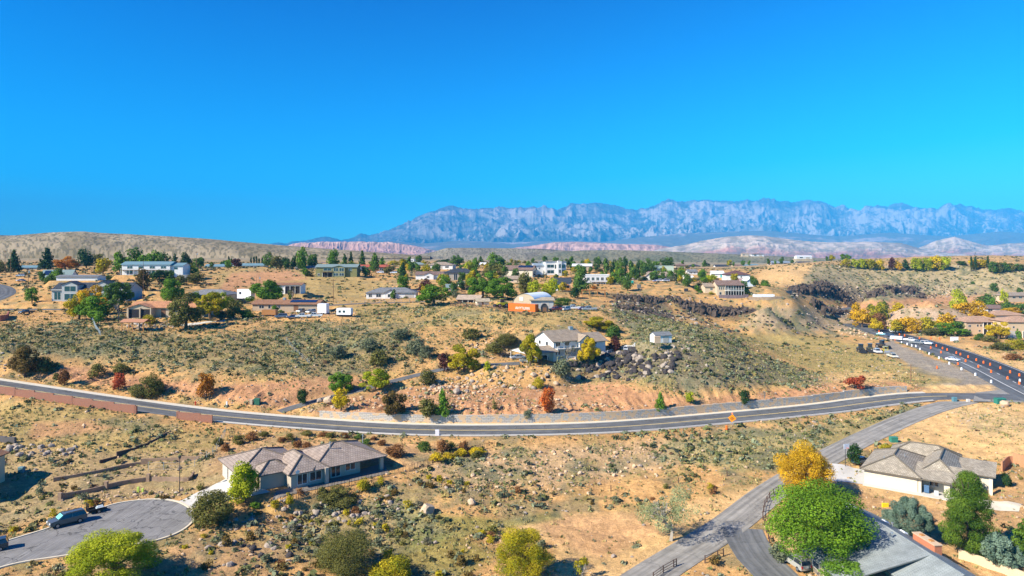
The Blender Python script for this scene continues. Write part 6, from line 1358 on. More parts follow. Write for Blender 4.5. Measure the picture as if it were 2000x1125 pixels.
def scrub_mesh(name, X, Y, r, h, pal, nq, g, label, up=.35, upright=False):
    n = len(X); Zg = Zat(X, Y); d = g.normal(size=(n, nq, 3)); d[..., 2] = abs(d[..., 2]); d /= np.linalg.norm(d, axis=2)[..., None]
    c = np.stack([X, Y, Zg], -1)[:, None]; sc = np.stack([r, r, h], -1)[:, None]; P = c+d*sc*(.55+.35*g.random((n, nq, 1)))
    nn = d+g.normal(size=d.shape)*.6; nn[..., 2] += up
    if upright: nn[..., 2] = 0
    nn /= np.linalg.norm(nn, axis=2)[..., None]; a = np.cross(nn, g.normal(size=d.shape)); a /= np.linalg.norm(a, axis=2)[..., None]
    if upright: a = a*.2+np.array((0, 0, 1.0))*.9
    b = np.cross(nn, a); s = (r[:, None]*(.42 if nq > 10 else .6)*(.6+.8*g.random((n, nq))))[..., None]
    V = np.stack([P-a*s, P-b*s*.65, P+a*s, P+b*s*.65], 2).reshape(-1, 3)
    col_ = pal[:, None]*(.65+.7*g.random((n, nq, 1))); C = np.repeat(np.concatenate([col_, np.ones((n, nq, 1))], -1).reshape(-1, 4), 4, 0)
    return tag(link(np_mesh(name, V, np.arange(4*n*nq).reshape(-1, 4), SCRUBM, False, {'Col': ('FLOAT_COLOR', C)})), label, name.replace('_', ' '), kind='stuff')
g = np.random.default_rng(11)
def pick(X, Y, g):
    w_ = fbm(X/14, Y/14, 3, 131); q = g.random(len(X)); i = np.where(q < .38, 0, np.where(q < .62, 1, np.where(q < .76, 2, np.where(q < .86, 3, np.where(q < .93, 4, np.where(q < .96, 5, 6))))))
    i = np.where((w_ > .56) & (q > .5), 1, i); return PAL[i]*(.8+.4*g.random((len(X), 1)))
def clump(X, Y, s, lo, hi): return sst(lo, hi, fbm(X/s, Y/s, 3, 141))
# near and middle scrub
X, Y = scatter(52000, 84, 300, g); X, Y = prune(X, Y); D = gidx(SCR, X, Y); k = g.random(len(X)) < (.012+.988*D**1.3)*np.maximum(.12+1.1*clump(X, Y, 9, .38, .60), (D > .8)*.75)*.85; X, Y = X[k], Y[k]
r = .22+.95*g.random(len(X))**3.0; scrub_mesh('sage_scrub', X, Y, r, r*(.7+.3*g.random(len(X))), pick(X, Y, g), 14, g, 'grey-green and olive scrub scattered over the slopes')
X, Y = scatter(42000, 300, 640, g); X, Y = prune(X, Y); D = gidx(SCR, X, Y); k = g.random(len(X)) < (.12+.88*D)*(.3+.9*clump(X, Y, 18, .35, .62))*.55; X, Y = X[k], Y[k]
r = .45+.95*g.random(len(X))**1.6; scrub_mesh('far_scrub', X, Y, r, r*.75, pick(X, Y, g)*.9, 9, g, 'dark green scrub dotting the far plateau and mesa slopes')
# dry tufts
X, Y = scatter(120000, 84, 290, g, .8); X, Y = prune(X, Y); D = gidx(SCR, X, Y); k = g.random(len(X)) < (.15+.6*D)*(.2+.9*clump(X, Y, 7, .4, .6)); X, Y = X[k], Y[k]
TP = np.array([(.44,.35,.15),(.36,.31,.12),(.24,.24,.09),(.20,.20,.10)])[g.integers(0, 4, len(X))]
r = .16+.26*g.random(len(X)); scrub_mesh('dry_grass', X, Y, r, r*.9, TP, 6, g, 'dry straw coloured grass tufts on the open ground', upright=True)
# stones
ICO_V = []; ICO_F = []
bm = bmesh.new(); bmesh.ops.create_icosphere(bm, subdivisions=1, radius=1); bm.verts.ensure_lookup_table(); ICO_V = np.array([v.co[:] for v in bm.verts]); ICO_F = np.array([[v.index for v in f.verts] for f in bm.faces]); bm.free()
def rock_zone(pts): return poly_world_px(pts)
def px_in(P, X, Y):
    Zg = Zat(X, Y); return poly_dist(P, 1000+F*X/Y, HV+F*(CZ-Zg)/Y)
RZ = [ # photo polygon, density per m2, colour index (0 tan, 1 grey, 2 black), max size
 ([(830,735),(950,720),(1080,718),(1130,740),(1060,760),(900,770),(820,765)], .55, 0, 1.0), ([(640,790),(830,745),(980,770),(1250,790),(1120,815),(700,812)], .22, 0, .6), ([(930,690),(1010,690),(900,705),(930,668),(1010,665)], .5, 0, .8),
 ([(1110,700),(1230,685),(1330,690),(1320,730),(1220,745),(1120,735)], .5, 2, 1.5), ([(1115,698),(1235,684),(1250,706),(1150,722)], .8, 2, 1.8), ([(1040,725),(1110,722),(1140,742),(1080,748)], .25, 2, 1.2), ([(1250,690),(1400,680),(1520,710),(1500,740),(1300,745)], .10, 2, .8), ([(1180,585),(1300,585),(1480,620),(1660,640),(1500,650),(1320,640),(1210,625)], .10, 2, 1.0), ([(1200,572),(1300,584),(1310,620),(1215,606)], .22, 2, 1.1), ([(1310,588),(1460,604),(1450,624),(1350,618)], .25, 2, 1.1), ([(1535,560),(1650,562),(1655,582),(1545,580)], .3, 2, 1.2), ([(1735,560),(1800,560),(1805,580),(1740,582)], .3, 2, 1.2), ([(1590,600),(1660,600),(1660,612),(1595,612)], .3, 2, 1.2), ([(1640,565),(1740,568),(1735,588),(1645,588)], .15, 2, 1.1),
 ([(1540,560),(1800,555),(1960,570),(1900,585),(1640,585)], .12, 2, 1.1), ([(1530,555),(1840,552),(1900,580),(1640,592)], .12, 0, 1.0),
 ([(1270,672),(1350,672),(1350,690),(1280,690)], .8, 1, .7), ([(480,975),(700,965),(800,980),(760,1020),(560,1040),(430,1040)], .40, 1, .8), ([(400,1050),(600,1060),(560,1110),(380,1100)], .35, 2, .9), ([(780,900),(1300,865),(1400,880),(1150,960),(850,960)], .20, 0, .55), ([(0,868),(60,870),(170,875),(120,895),(20,890)], .8, 1, .9),
 ([(150,975),(350,950),(378,955),(330,968),(180,985)], 1.1, 0, .45), ([(590,815),(640,785),(720,790),(650,810)], .5, 0, .7), ([(1490,590),(1640,600),(1700,640),(1500,625)], .09, 1, .8), ([(1640,640),(1760,645),(1740,665),(1640,655)], .25, 0, .8), ([(720,560),(860,575),(840,592),(700,595)], .1, 0, .5),
 ([(255,628),(345,632),(330,645),(240,642)], .5, 1, .9), ([(260,612),(360,612),(350,628),(300,628)], .3, 1, .9), ([(1290,575),(1530,578),(1530,592),(1290,590)], .25, 1, .8), ([(1860,795),(1990,800),(1900,830),(1850,820)], .08, 0, .5), ([(300,760),(620,790),(600,806),(300,775)], .35, 1, .35), ([(0,690),(30,700),(40,742),(0,738)], .6, 1, .6)]
RC = np.array([(.50,.35,.215),(.34,.275,.215),(.05,.042,.04)])
RX, RY, RR, RCc = [], [], [], []
X, Y = scatter(26000, 84, 300, g, .8); X, Y = prune(X, Y); k = g.random(len(X)) < .42*clump(X, Y, 12, .35, .6)+.06; X, Y = X[k], Y[k]; RX.append(X); RY.append(Y); RR.append(.08+.34*g.random(len(X))**3.4); RCc.append(RC[np.where(g.random(len(X)) < .6, 0, 1)])
for P, den, ci, mx in RZ:
    pts = [hit(*p) for p in P]; xs = [p.x for p in pts]; ys = [p.y for p in pts]; ar = (max(xs)-min(xs))*(max(ys)-min(ys)); n = int(min(ar*den*1.6, 9000))
    X = min(xs)+(max(xs)-min(xs))*g.random(n); Y = min(ys)+(max(ys)-min(ys))*g.random(n); k = px_in(P, X, Y) < g.normal(size=n)*4; X, Y = prune(X[k], Y[k]); n = len(X)
    RX.append(X); RY.append(Y); RR.append(.12+mx*.72*g.random(n)**2.6); q = RC[ci]*np.ones((n, 3)); q = np.where(g.random((n, 1)) < .25, RC[1], q); RCc.append(q)
RX = np.concatenate(RX); RY = np.concatenate(RY); RR = np.concatenate(RR); RCc = np.concatenate(RCc)*(.75+.5*g.random((len(RX), 1)))
RZg = Zat(RX, RY); vis = RR/RY*((abs(RX/RY) < .75) & (HV+F*(CZ-RZg)/RY < 1130)); big = np.argsort(-vis)[:260]; bigm = np.zeros(len(RX), bool); bigm[big] = True
def rocks(X, Y, Z_, r, c, g):
    n = len(X); V = ICO_V[None]*(1+.38*(g.random((n, 12, 1))-.5)*2*.9); sc = r[:, None]*(.7+.6*g.random((n, 3))); sc[:, 2] *= .75; V = V*sc[:, None]; a = g.random(n)*6.28; ca, sa = np.cos(a)[:, None], np.sin(a)[:, None]
    Vx = V[..., 0]*ca-V[..., 1]*sa; Vy = V[..., 0]*sa+V[..., 1]*ca; V = np.stack([Vx+X[:, None], Vy+Y[:, None], V[..., 2]+(Z_+r*.25)[:, None]], -1).reshape(-1, 3)
    Fq = (ICO_F[None]+(np.arange(n)*12)[:, None, None]).reshape(-1, 3); return V, Fq, np.repeat(np.concatenate([c, np.ones((n, 1))], 1), 12, 0)
V_, F_, C_ = rocks(RX[~bigm], RY[~bigm], RZg[~bigm], RR[~bigm], RCc[~bigm], g)
tag(link(np_mesh('loose_stones', V_, F_, STONEM, False, {'Col': ('FLOAT_COLOR', C_)})), 'loose tan, grey and black stones strewn over the slopes', 'stones', kind='stuff')
def boulder_mesh(seed, c):
    g2 = np.random.default_rng(seed); bm = bmesh.new(); bmesh.ops.create_icosphere(bm, subdivisions=2, radius=1)
    for v in bm.verts: v.co *= 1+.22*(vnoise(np.array(v.co.x*1.6+seed), np.array(v.co.y*1.6+v.co.z), 5)-.5)*2+g2.normal()*.035
    for _ in range(5):
        nrm = Vector(g2.normal(size=3)).normalized(); r_ = bmesh.ops.bisect_plane(bm, geom=bm.verts[:]+bm.edges[:]+bm.faces[:], plane_co=nrm*.78, plane_no=nrm, clear_outer=True); 
        bmesh.ops.holes_fill(bm, edges=[e for e in r_['geom_cut'] if isinstance(e, bmesh.types.BMEdge)])
    me = bpy.data.meshes.new('boulder'); bm.to_mesh(me); bm.free(); me.materials.append(c); return me
BMAT = [mat('tan_rock', (.50,.36,.235), .95, var=.35, scale=2, bump=.6), mat('grey_rock', (.34,.275,.215), .95, var=.35, scale=2, bump=.6), mat('basalt', (.05,.042,.04), .9, var=.4, scale=2, bump=.6)]
BM_ = [[boulder_mesh(s+ci*10, BMAT[ci]) for s in range(5)] for ci in range(3)]
BL = ['tan sandstone boulder lying on the slope', 'grey boulder lying on the slope', 'black basalt boulder lying on the slope']
for n_, i in enumerate(big):
    c = RCc[i]; ci = 2 if c.mean() < .12 else (0 if c[0]/c[2] > 1.85 else 1); o = bpy.data.objects.new('boulder', BM_[ci][n_ % 5]); link(o); s = RR[i]
    o.location = (RX[i], RY[i], RZg[i]+s*.2); o.scale = (s*(.8+.5*random.random()), s*(.8+.4*random.random()), s*(.65+.3*random.random())); o.rotation_euler = (random.random()*.6, random.random()*.6, random.random()*6.28)
    tag(o, BL[ci], 'boulder', ('tan boulders', 'grey boulders', 'black basalt boulders')[ci])
for px, py, w_, ci, lb in ((834,1002,30,0,'large orange-tan boulder alone right of the big olive shrub'),(921,985,18,0,'pale tan boulder on the slope above the green patch'),(850,1062,10,1,'pale white rounded stone beside the green ground cover'),(892,768,17,1,'large pale grey boulder on the rubble slope below the driveway'),(643,786,22,0,'left large rounded boulder at the driveway'),(625,785,13,1,'smaller rounded boulder left of the large driveway boulders'),(1962,792,17,0,'pale boulder beside the green utility box at the right')):
    p = hit(px, py); s = w_/F*p.y/2; o = link(bpy.data.objects.new('boulder', BM_[ci][w_ % 5])); o.location = (p.x, p.y, p.z+s*.45); o.scale = (s, s*.9, s*.8); o.rotation_euler = (.2, .1, w_); tag(o, lb, 'boulder')
# individual shrubs: the ones that show largest
SH = []
for c in ('sage', 'olive', 'brownolive', 'grey', 'goldgreen', 'rust'):
    for sd in range(2):
        g3 = np.random.default_rng(sd*31+len(c)); SH.append((c, leaf_mesh('shrub', dome_blobs(g3, 9, .34, .05, .7, .14, .26)+[(0, 0, .25, .36, .36, .3)], 260, .085, sd+5, mats=LM(c))))
X, Y = scatter(60000, 86, 135, g, .76); X, Y = prune(X, Y); D = gidx(SCR, X, Y); k = g.random(len(X)) < D*D; X, Y = X[k][:225], Y[k][:225]
SN = dict(sage='grey-green sage', olive='olive', brownolive='brownish olive', grey='pale dry grey', goldgreen='yellow-green', rust='russet brown')
for i in range(len(X)):
    c, me = SH[int(random.random()**1.6*len(SH))]; o = link(bpy.data.objects.new('desert_shrub', me)); s = .9+1.3*random.random()**1.5
    o.location = (X[i], Y[i], float(Zat(X[i], Y[i]))-.03); o.scale = (s, s, s*(.6+.3*random.random())); o.rotation_euler = (0, 0, random.random()*6.28); tag(o, SN[c]+' desert shrub growing on the foreground slopes', 'shrub', SN[c]+' foreground shrubs')
# basalt cliffs on the rims
def cliff(pts, hgt, rows, wcol, seed, label=None):
    g2 = np.random.default_rng(seed); mb = MB(); P = [hit(*p) for p in pts]
    for a, b in zip(P[:-1], P[1:]):
        L = math.hypot(b.x-a.x, b.y-a.y); n = max(2, int(L/(wcol*.75))); d = (b-a)/max(L, .1); nr = Vector((-d.y, d.x, 0))
        if nr.y < 0: nr = -nr
        for i in range(n):
            for j in range(rows):
                if g2.random() < .10: continue
                t = (i+g2.random())/n; q = a.lerp(b, t)+nr*(j*wcol*1.3+g2.normal()*1.3-.5); z = float(Zat(q.x, q.y)); hh = hgt*.62*(.2+1.0*g2.random())*(1-.1*j)*(.5+.9*vnoise(np.array(q.x/7), np.array(q.y/7), 9))
                r = wcol*(.3+.75*g2.random()**2); k = int(g2.integers(5, 8)); a0 = g2.random()*6; s1 = .6+.35*g2.random(); top = max(z+.4, min(z+hgt*1.15, float(Zat(q.x+nr.x*(5-j), q.y+nr.y*(5-j)))+.3+hh*.22)); hh = top-z; lx, ly = g2.normal(size=2)*.5
                ring = lambda zz, sc, ox, oy: [(q.x+ox+r*sc*math.cos(a0+6.283*m/k)*(1+.2*math.sin(m*5+i)), q.y+oy+r*sc*math.sin(a0+6.283*m/k)*(1+.25*math.sin(m*4+j+zz)), zz+.35*r*math.sin(m*3+j+zz)) for m in range(k)]
                lv_n = 5; nb_ = len(mb.v); mb.v += [v for q_ in range(lv_n+1) for v in ring(z-1.5+(hh+1.5)*q_/lv_n, (1.3-.25*q_/lv_n)*(.72+.5*g2.random())*(1 if q_ < lv_n else s1), lx*q_/lv_n+g2.normal()*.22, ly*q_/lv_n+g2.normal()*.22)]
                for lv in range(lv_n):
                    for m in range(k): mb.f.append((nb_+lv*k+m, nb_+lv*k+(m+1) % k, nb_+(lv+1)*k+(m+1) % k, nb_+(lv+1)*k+m)); mb.uv += [(0, 0)]*4
                mb.f.append(tuple(nb_+lv_n*k+m for m in range(k))); mb.uv += [(0, 0)]*k
    return tag(mb.build('basalt_cliff', mat('basalt_face', (.085,.062,.047), .95, var=.75, scale=.35, bump=.8), rec=True), kind='structure')
cliff([(1203,584),(1232,586),(1262,590),(1284,588)], 6.5, 4, 1.6, 1); cliff([(1212,602),(1250,606),(1272,612),(1302,622)], 4.0, 3, 1.5, 2)
cliff([(1296,582),(1325,594),(1350,602),(1380,612)], 4.0, 3, 1.5, 3); cliff([(1355,608),(1385,613),(1420,616),(1445,612)], 7.5, 4, 1.7, 4); cliff([(1450,611),(1466,609)], 5.5, 3, 1.5, 5)
cliff([(1550,572),(1590,573),(1645,575)], 3.2, 3, 2.0, 6); cliff([(1742,572),(1770,570),(1795,570)], 5.0, 3, 2.0, 7); cliff([(1645,575),(1700,578),(1725,576)], 3.5, 3, 1.6, 8); cliff([(1598,608),(1630,610),(1656,610)], 5.0, 3, 1.6, 9)
cliff([(1795,580),(1802,574)], 4, 2, 1.4, 10)

# ---------------------------------------------------------------- walls and fences
def line_pts(line, off, p0, p1):
    out = []
    for i, p in enumerate(line):
        if p0 <= px_of(p) <= p1: q = side_pt(line, i, off); q.z = p.z; out.append(q)
    return out
def brick_mat(name, c1, c2, mo, bw, rh, ms=.02, c3=None):
    m, nt, b = newmat(name); uv = nt.nodes.new('ShaderNodeUVMap'); uv.uv_map = 'UVMap'; br = nt.nodes.new('ShaderNodeTexBrick'); br.inputs['Scale'].default_value = 1; br.inputs['Brick Width'].default_value = bw; br.inputs['Row Height'].default_value = rh; br.inputs['Mortar Size'].default_value = ms
    br.inputs['Color1'].default_value = (*c1, 1); br.inputs['Color2'].default_value = (*c2, 1); br.inputs['Mortar'].default_value = (*mo, 1); nt.links.new(uv.outputs[0], br.inputs['Vector']); out = br.outputs[0]
    if c3:
        wn_ = nt.nodes.new('ShaderNodeTexVoronoi'); wn_.inputs['Scale'].default_value = 1.1; nt.links.new(uv.outputs[0], wn_.inputs['Vector']); sp = nt.nodes.new('ShaderNodeSeparateColor'); nt.links.new(wn_.outputs['Color'], sp.inputs[0])
        gt = nt.nodes.new('ShaderNodeMath'); gt.operation = 'GREATER_THAN'; gt.inputs[1].default_value = .62; nt.links.new(sp.outputs[0], gt.inputs[0])
        mx = nt.nodes.new('ShaderNodeMix'); mx.data_type = 'RGBA'; mx.inputs[7].default_value = (*c3, 1); nt.links.new(gt.outputs[0], mx.inputs[0]); nt.links.new(out, mx.inputs[6]); out = mx.outputs[2]
    nt.links.new(out, b.inputs['Base Color']); bp = nt.nodes.new('ShaderNodeBump'); bp.invert = True; bp.inputs['Strength'].default_value = .7; bp.inputs['Distance'].default_value = .05; nt.links.new(br.outputs[1], bp.inputs['Height']); nt.links.new(bp.outputs[0], b.inputs['Normal']); b.inputs['Roughness'].default_value = .9
    return m
def wall_run(pts, hfun, thick, m, name, label, cat, sect, under=1.0, cap=None, post=None):
    """wall along points, top held level over each section so it steps down a slope"""
    root = empty(name, pts[0], 0, label, cat); L = 0; segs = [[pts[0]]]
    for a, b in zip(pts[:-1], pts[1:]):
        L += (b-a).length; segs[-1].append(b)
        if L > sect: segs.append([b]); L = 0
    mb = MB(); run = 0; capm = MB()
    for sg in segs:
        if len(sg) < 2: continue
        top = max(sg[0].z, sg[-1].z)+hfun(px_of(sg[0]))
        for a, b in zip(sg[:-1], sg[1:]):
            d = (b-a); d.z = 0; l = d.length; d.normalize(); n = Vector((-d.y, d.x, 0))*thick; o = root.location; A_, B_ = a-o, b-o; t = top-o.z; z0 = min(A_.z, B_.z)-under
            p = [(A_.x, A_.y, z0), (B_.x, B_.y, z0), (B_.x, B_.y, t), (A_.x, A_.y, t)]; q = [(v[0]+n.x, v[1]+n.y, v[2]) for v in p]; hh = t-z0
            mb.poly(p, [(run, 0), (run+l, 0), (run+l, hh), (run, hh)]); mb.poly(q[::-1], [(run+l, 0), (run, 0), (run, hh), (run+l, hh)][::-1]); mb.poly([p[3], p[2], q[2], q[3]], [(run, 0), (run+l, 0), (run+l, .3), (run, .3)])
            for e in ((p[0], p[3], q[3], q[0]), (p[1], q[1], q[2], p[2])): mb.poly(e, [(0, 0), (0, hh), (.4, hh), (.4, 0)])
            run += l
    mb.build('wall', m, root, rec=True)
    if post:
        for sg in segs[::post[0]]:
            a = sg[0]-root.location; mb = MB(); mb.box(a.x-post[1], a.x+post[1], a.y-post[1], a.y+post[1], a.z-1, a.z+hfun(px_of(sg[0]))+post[2]); mb.build('pillar', m, root)
    return root
BLOCKM = brick_mat('retaining_blocks', (.52,.45,.36), (.42,.40,.38), (.28,.24,.19), 1.15, .42, .05, (.58,.40,.24))
REDW = brick_mat('red_brown_blocks', (.36,.165,.105), (.32,.145,.095), (.22,.10,.07), .42, .2, .015)
wall_run(line_pts(ml_, 6.35, 588, 1822), lambda q: float(np.interp(q, [580, 640, 1000, 1500, 1700, 1822], [1.3, 1.9, 2.3, 2.1, 1.9, .9])), .55, BLOCKM, 'retaining_wall', 'long stepped retaining wall of pale multicoloured blocks behind the road pavement', 'retaining wall', 9.0, .3)
def brickh(q): return 1.75
wall_run(line_pts(ml_, -6.2, -400, 318), brickh, -.25, REDW, 'block_wall', 'long red-brown block wall stepping down beside the road at the left', 'block wall', 5.0, 1.6, post=(3, .3, .15))
wall_run(line_pts(ml_, -6.2, 366, 453), brickh, -.25, REDW, 'block_wall', 'short red-brown block wall right of the gap beside the road', 'block wall', 5.0, 1.6, post=(3, .3, .15))
def ground_line(pxs, step=1.2, lift=0):
    P = [hit(*p) for p in pxs]; L = smooth_line(P, step)
    for p in L: p.z = float(Zat(p.x, p.y))+lift
    return L
TERR = mat('terrace_stone', (.30,.20,.13), .95, var=.4, scale=2, bump=.5)
for pts, h_, lb in (([(104,942),(180,926),(260,911),(330,900),(388,897)], .55, 'upper low brown terrace wall on the bank behind the cul-de-sac'), ([(118,978),(178,962),(236,948),(290,940)], .8, 'lower brown terrace wall with pillars left of the street lamp'), ([(290,940),(330,940),(368,940),(380,927)], .7, 'tan low wall bending round at the top of the driveway')):
    wall_run(ground_line(pts), lambda q, h_=h_: h_, .3, TERR, 'terrace_wall', lb, 'low wall', 3.0, .6, post=(2, .3, .7) if 'pillars' in lb else None)
wall_run(ground_line([(195,905),(240,888),(290,868),(330,846)]), lambda q: .35, .3, mat('dark_edging', (.09,.06,.045), .9), 'terrace_wall', 'thin dark curb line climbing the grassy bank at the left', 'edging', 3.0, .4)
wall_run(ground_line([(-30,862),(0,864),(28,866)], 1), lambda q: 1.2, .6, mat('grey_blocks', (.14,.12,.11), .9), 'block_wall', 'short dark grey wall cut by the left edge of the photo', 'block wall', 4.0)
wall_run(ground_line([(1978,1090),(1935,1094),(1880,1080)], 1), lambda q: .8, .3, mat('cream_wall', (.60,.47,.30), .9), 'garden_wall', 'cream garden wall behind the brick chimney', 'garden wall', 6.0) if False else None
wall_run(ground_line([(1872,1091),(1912,1104),(1952,1118),(2000,1136)], 1), lambda q: 1.3, .25, mat('cream_wall', (.60,.47,.30), .9), 'garden_wall', 'low cream garden wall right of the brick chimney', 'garden wall', 6.0)
wall_run(ground_line([(1958,921),(1978,908),(2040,922)], 1), lambda q: 1.8, .25, mat('orange_wall', (.50,.24,.12), .9), 'garden_wall', 'orange-brown block wall at the right edge beyond the cream house', 'garden wall', 6.0)
wall_run(ground_line([(1404,582),(1440,583),(1462,581)], 1.5), lambda q: 1.6, .4, mat('purple_stone', (.22,.16,.16), .95, var=.5, scale=1), 'stone_wall', 'dark stone terrace wall below the tan posted house', 'stone wall', 6.0)
wall_run(ground_line([(1462,586),(1500,586),(1532,584)], 1.5), lambda q: 1.4, .4, mat('tan_stone', (.40,.28,.18), .95, var=.5, scale=1), 'stone_wall', 'tan stone terrace wall below the white semi trailer', 'stone wall', 6.0)
wall_run(ground_line([(0,628),(14,624),(18,617)], 1), lambda q: 2.0, .4, mat('redwall', (.34,.12,.08), .9), 'block_wall', 'dark red wall cut by the left edge beside the bare yard', 'block wall', 8.0)
def fence(pts, name, label, h, m, gap, rails=(.5, .95), pr=.07, rr=.04, cat='fence', panel=None, lean=0):
    root = empty(name, pts[0], 0, label, cat); o = root.location; acc = gap; last = None; tops = []
    for a, b in zip(pts[:-1], pts[1:]):
        if acc >= gap: tops.append(a-o); acc = 0
        acc += (b-a).length
    tops.append(pts[-1]-o)
    pm = None
    for p in tops:
        mb = MB(); mb.box(-pr, pr, -pr, pr, -.5, h); x = mb.build('post', m, root) if pm is None else link(bpy.data.objects.new('post', pm), root); pm = x.data; x.location = p
    for k in rails:
        mb = MB()
        for a, b in zip(tops[:-1], tops[1:]): mb.tube([a+Vector((0, 0, h*k)), b+Vector((0, 0, h*k))], rr, 4)
        mb.build('rail', m, root)
    if panel:
        mb = MB(); 
        for a, b in zip(tops[:-1], tops[1:]):
            n = max(1, int((b-a).length/panel)); 
            for i in range(n): q = a.lerp(b, (i+.5)/n); mb.box(q.x-.025, q.x+.025, q.y-.025, q.y+.025, q.z+.08, q.z+h*.95)
        mb.build('pickets', m, root)
    return root
WOODF = mat('weathered_fence_wood', (.10,.06,.045), .9, var=.3); IRON = mat('black_iron', (.03,.03,.035), .6); VINYL = mat('white_vinyl', (.78,.78,.78), .5); WIREM = mat('fence_wire', (.40,.42,.42), .5, .5)
fence(ground_line([(1276,1134),(1300,1117),(1321,1106)], .6), 'rail_fence', 'dark wooden rail fence at the bottom edge beside the gravel road', 1.2, WOODF, 2.4, (.3, .62, .94))
fence(ground_line([(1377,1100),(1396,1092),(1413,1086)], .6), 'rail_fence', 'short dark wooden rail fence in the fork of the two roads', 1.2, WOODF, 2.6, (.4, .9))
fence(ground_line([(1490,1012),(1494,990),(1505,972),(1520,961)], .6), 'rail_fence', 'dark wooden rail fence curving left of the huge green tree', 1.2, WOODF, 2.0, (.4, .9))
fence(ground_line([(1490,1015),(1497,1040),(1503,1060)], .6), 'rail_fence', 'leaning dark wooden rails below the curved fence by the huge green tree', 1.0, WOODF, 2.0, (.5, .9))
fence(ground_line([(548,984),(575,976),(620,964),(650,955),(700,945),(748,932),(785,921),(815,914),(860,905)], .8), 'iron_fence', 'thin dark iron fence along the terrace of the grey-brown ranch house', 1.3, IRON, 3.0, (.08, .95), .035, .025, panel=.6)
fence(ground_line([(800,921),(835,908),(862,900),(890,893),(918,884),(966,873)], .8), 'iron_fence', 'dark iron fence in front of the orange growth right of the ranch house', 1.3, IRON, 3.0, (.08, .95), .035, .025, panel=.5)
fence(ground_line([(290,918),(330,918),(372,914),(410,892),(430,868),(440,846)], 1), 'mesh_fence', 'grey mesh fence running up the bank to the end of the red-brown wall', 1.6, WIREM, 3.0, (.1, .5, .95), .04, .02)
fence(ground_line([(1108,704),(1130,702),(1158,700),(1175,694),(1200,687),(1228,680),(1240,676)], .8), 'vinyl_fence', 'white vinyl fence along the edge of the lone white house yard', 1.1, VINYL, 2.4, (.15, .9), .08, .05, panel=.35)
fence(ground_line([(905,599),(960,603),(1000,611),(1040,617),(1062,618)], 1.5), 'pipe_fence', 'rusty pipe rail fence in front of the tan shed and orange container', 1.3, RUST, 3.5, (.4, .7, .97), .08, .04)
fence(ground_line([(880,598),(905,599),(930,599)], 1.5), 'corral_fence', 'dark board corral fence beside the tin roofed barn', 1.4, WOODF, 3.0, (.2, .5, .8), .1, .1)
fence(ground_line([(1640,523),(1700,523),(1780,522),(1860,522),(1940,523),(2010,526)], 4), 'rim_fence', 'pale post fence running along the mesa rim below the yellow trees', 1.8, mat('pale_post', (.60,.55,.48), .8), 9.0, (.9,), .18, .03)
fence(ground_line([(560,668),(580,690),(590,700),(604,712)], 1.2), 'mesh_fence', 'fallen pale wire fence on the open hillside left of centre', 1.3, WIREM, 3.0, (.5, .97), .05, .025)
fence(ground_line([(176,620),(186,640),(196,655)], 1.2), 'mesh_fence', 'grey wire fence running down the slope left of the pergola', 1.5, WIREM, 2.5, (.1, .5, .97), .05, .03, panel=.5)
fence(ground_line([(1080,970),(1172,962),(1258,952),(1365,940),(1420,930)], 2), 'wire_fence', 'sparse wire fence on wooden posts above the bare sand', 1.2, WOODF, 12, (.5, .95), .08, .012)
fence(ground_line([(622,595),(700,592),(800,589)], 3), 'wire_fence', 'low wire fence beside the narrow plateau road', 1.1, WIREM, 6, (.5, .95), .06, .02)
# orange growth behind the iron fence
for a, b, t, u in ((838,868,884,900),(866,892,884,894),(890,915,876,890),(915,950,874,886)): T(a, b, t, u, 'bush', 'yellow', 'bright orange-yellow low bush against the dark iron fence', group='orange-yellow bushes by the iron fence')

# ---------------------------------------------------------------- poles, lamps, signs and boxes
POLEM = mat('utility_pole_wood', (.20,.11,.06), .9, var=.3); 
def pole(px, y0, y1, label, dist=None, arm=True, m=None, r=.16, tr=False, name='utility_pole', cat='utility pole'):
    p = hit(px, y1) if dist is None else Vector(((px-1000)/F*dist, dist, 0)); 
    if dist is not None: p.z = float(Zat(p.x, p.y))
    h = CZ-(y0-HV)/F*p.y-p.z; root = empty(name, p, R(20), label, cat); mb = MB(); mb.tube([(0, 0, -.5), (0, 0, h)], [r, r*.65], 7); mb.build('pole', m or POLEM, root)
    if arm: mb = MB(); mb.box(-1.1, 1.1, -.06, .06, h-.7, h-.55); [mb.tube([(x, 0, h-.55), (x, 0, h-.3)], .06, 5) for x in (-1, -.4, .4, 1)]; mb.build('crossarm', m or POLEM, root)
    if tr: mb = MB(); mb.tube([(.4, 0, h-2.4), (.4, 0, h-1.3)], .28, 9); mb.build('transformer', METAL, root)
    return root, h
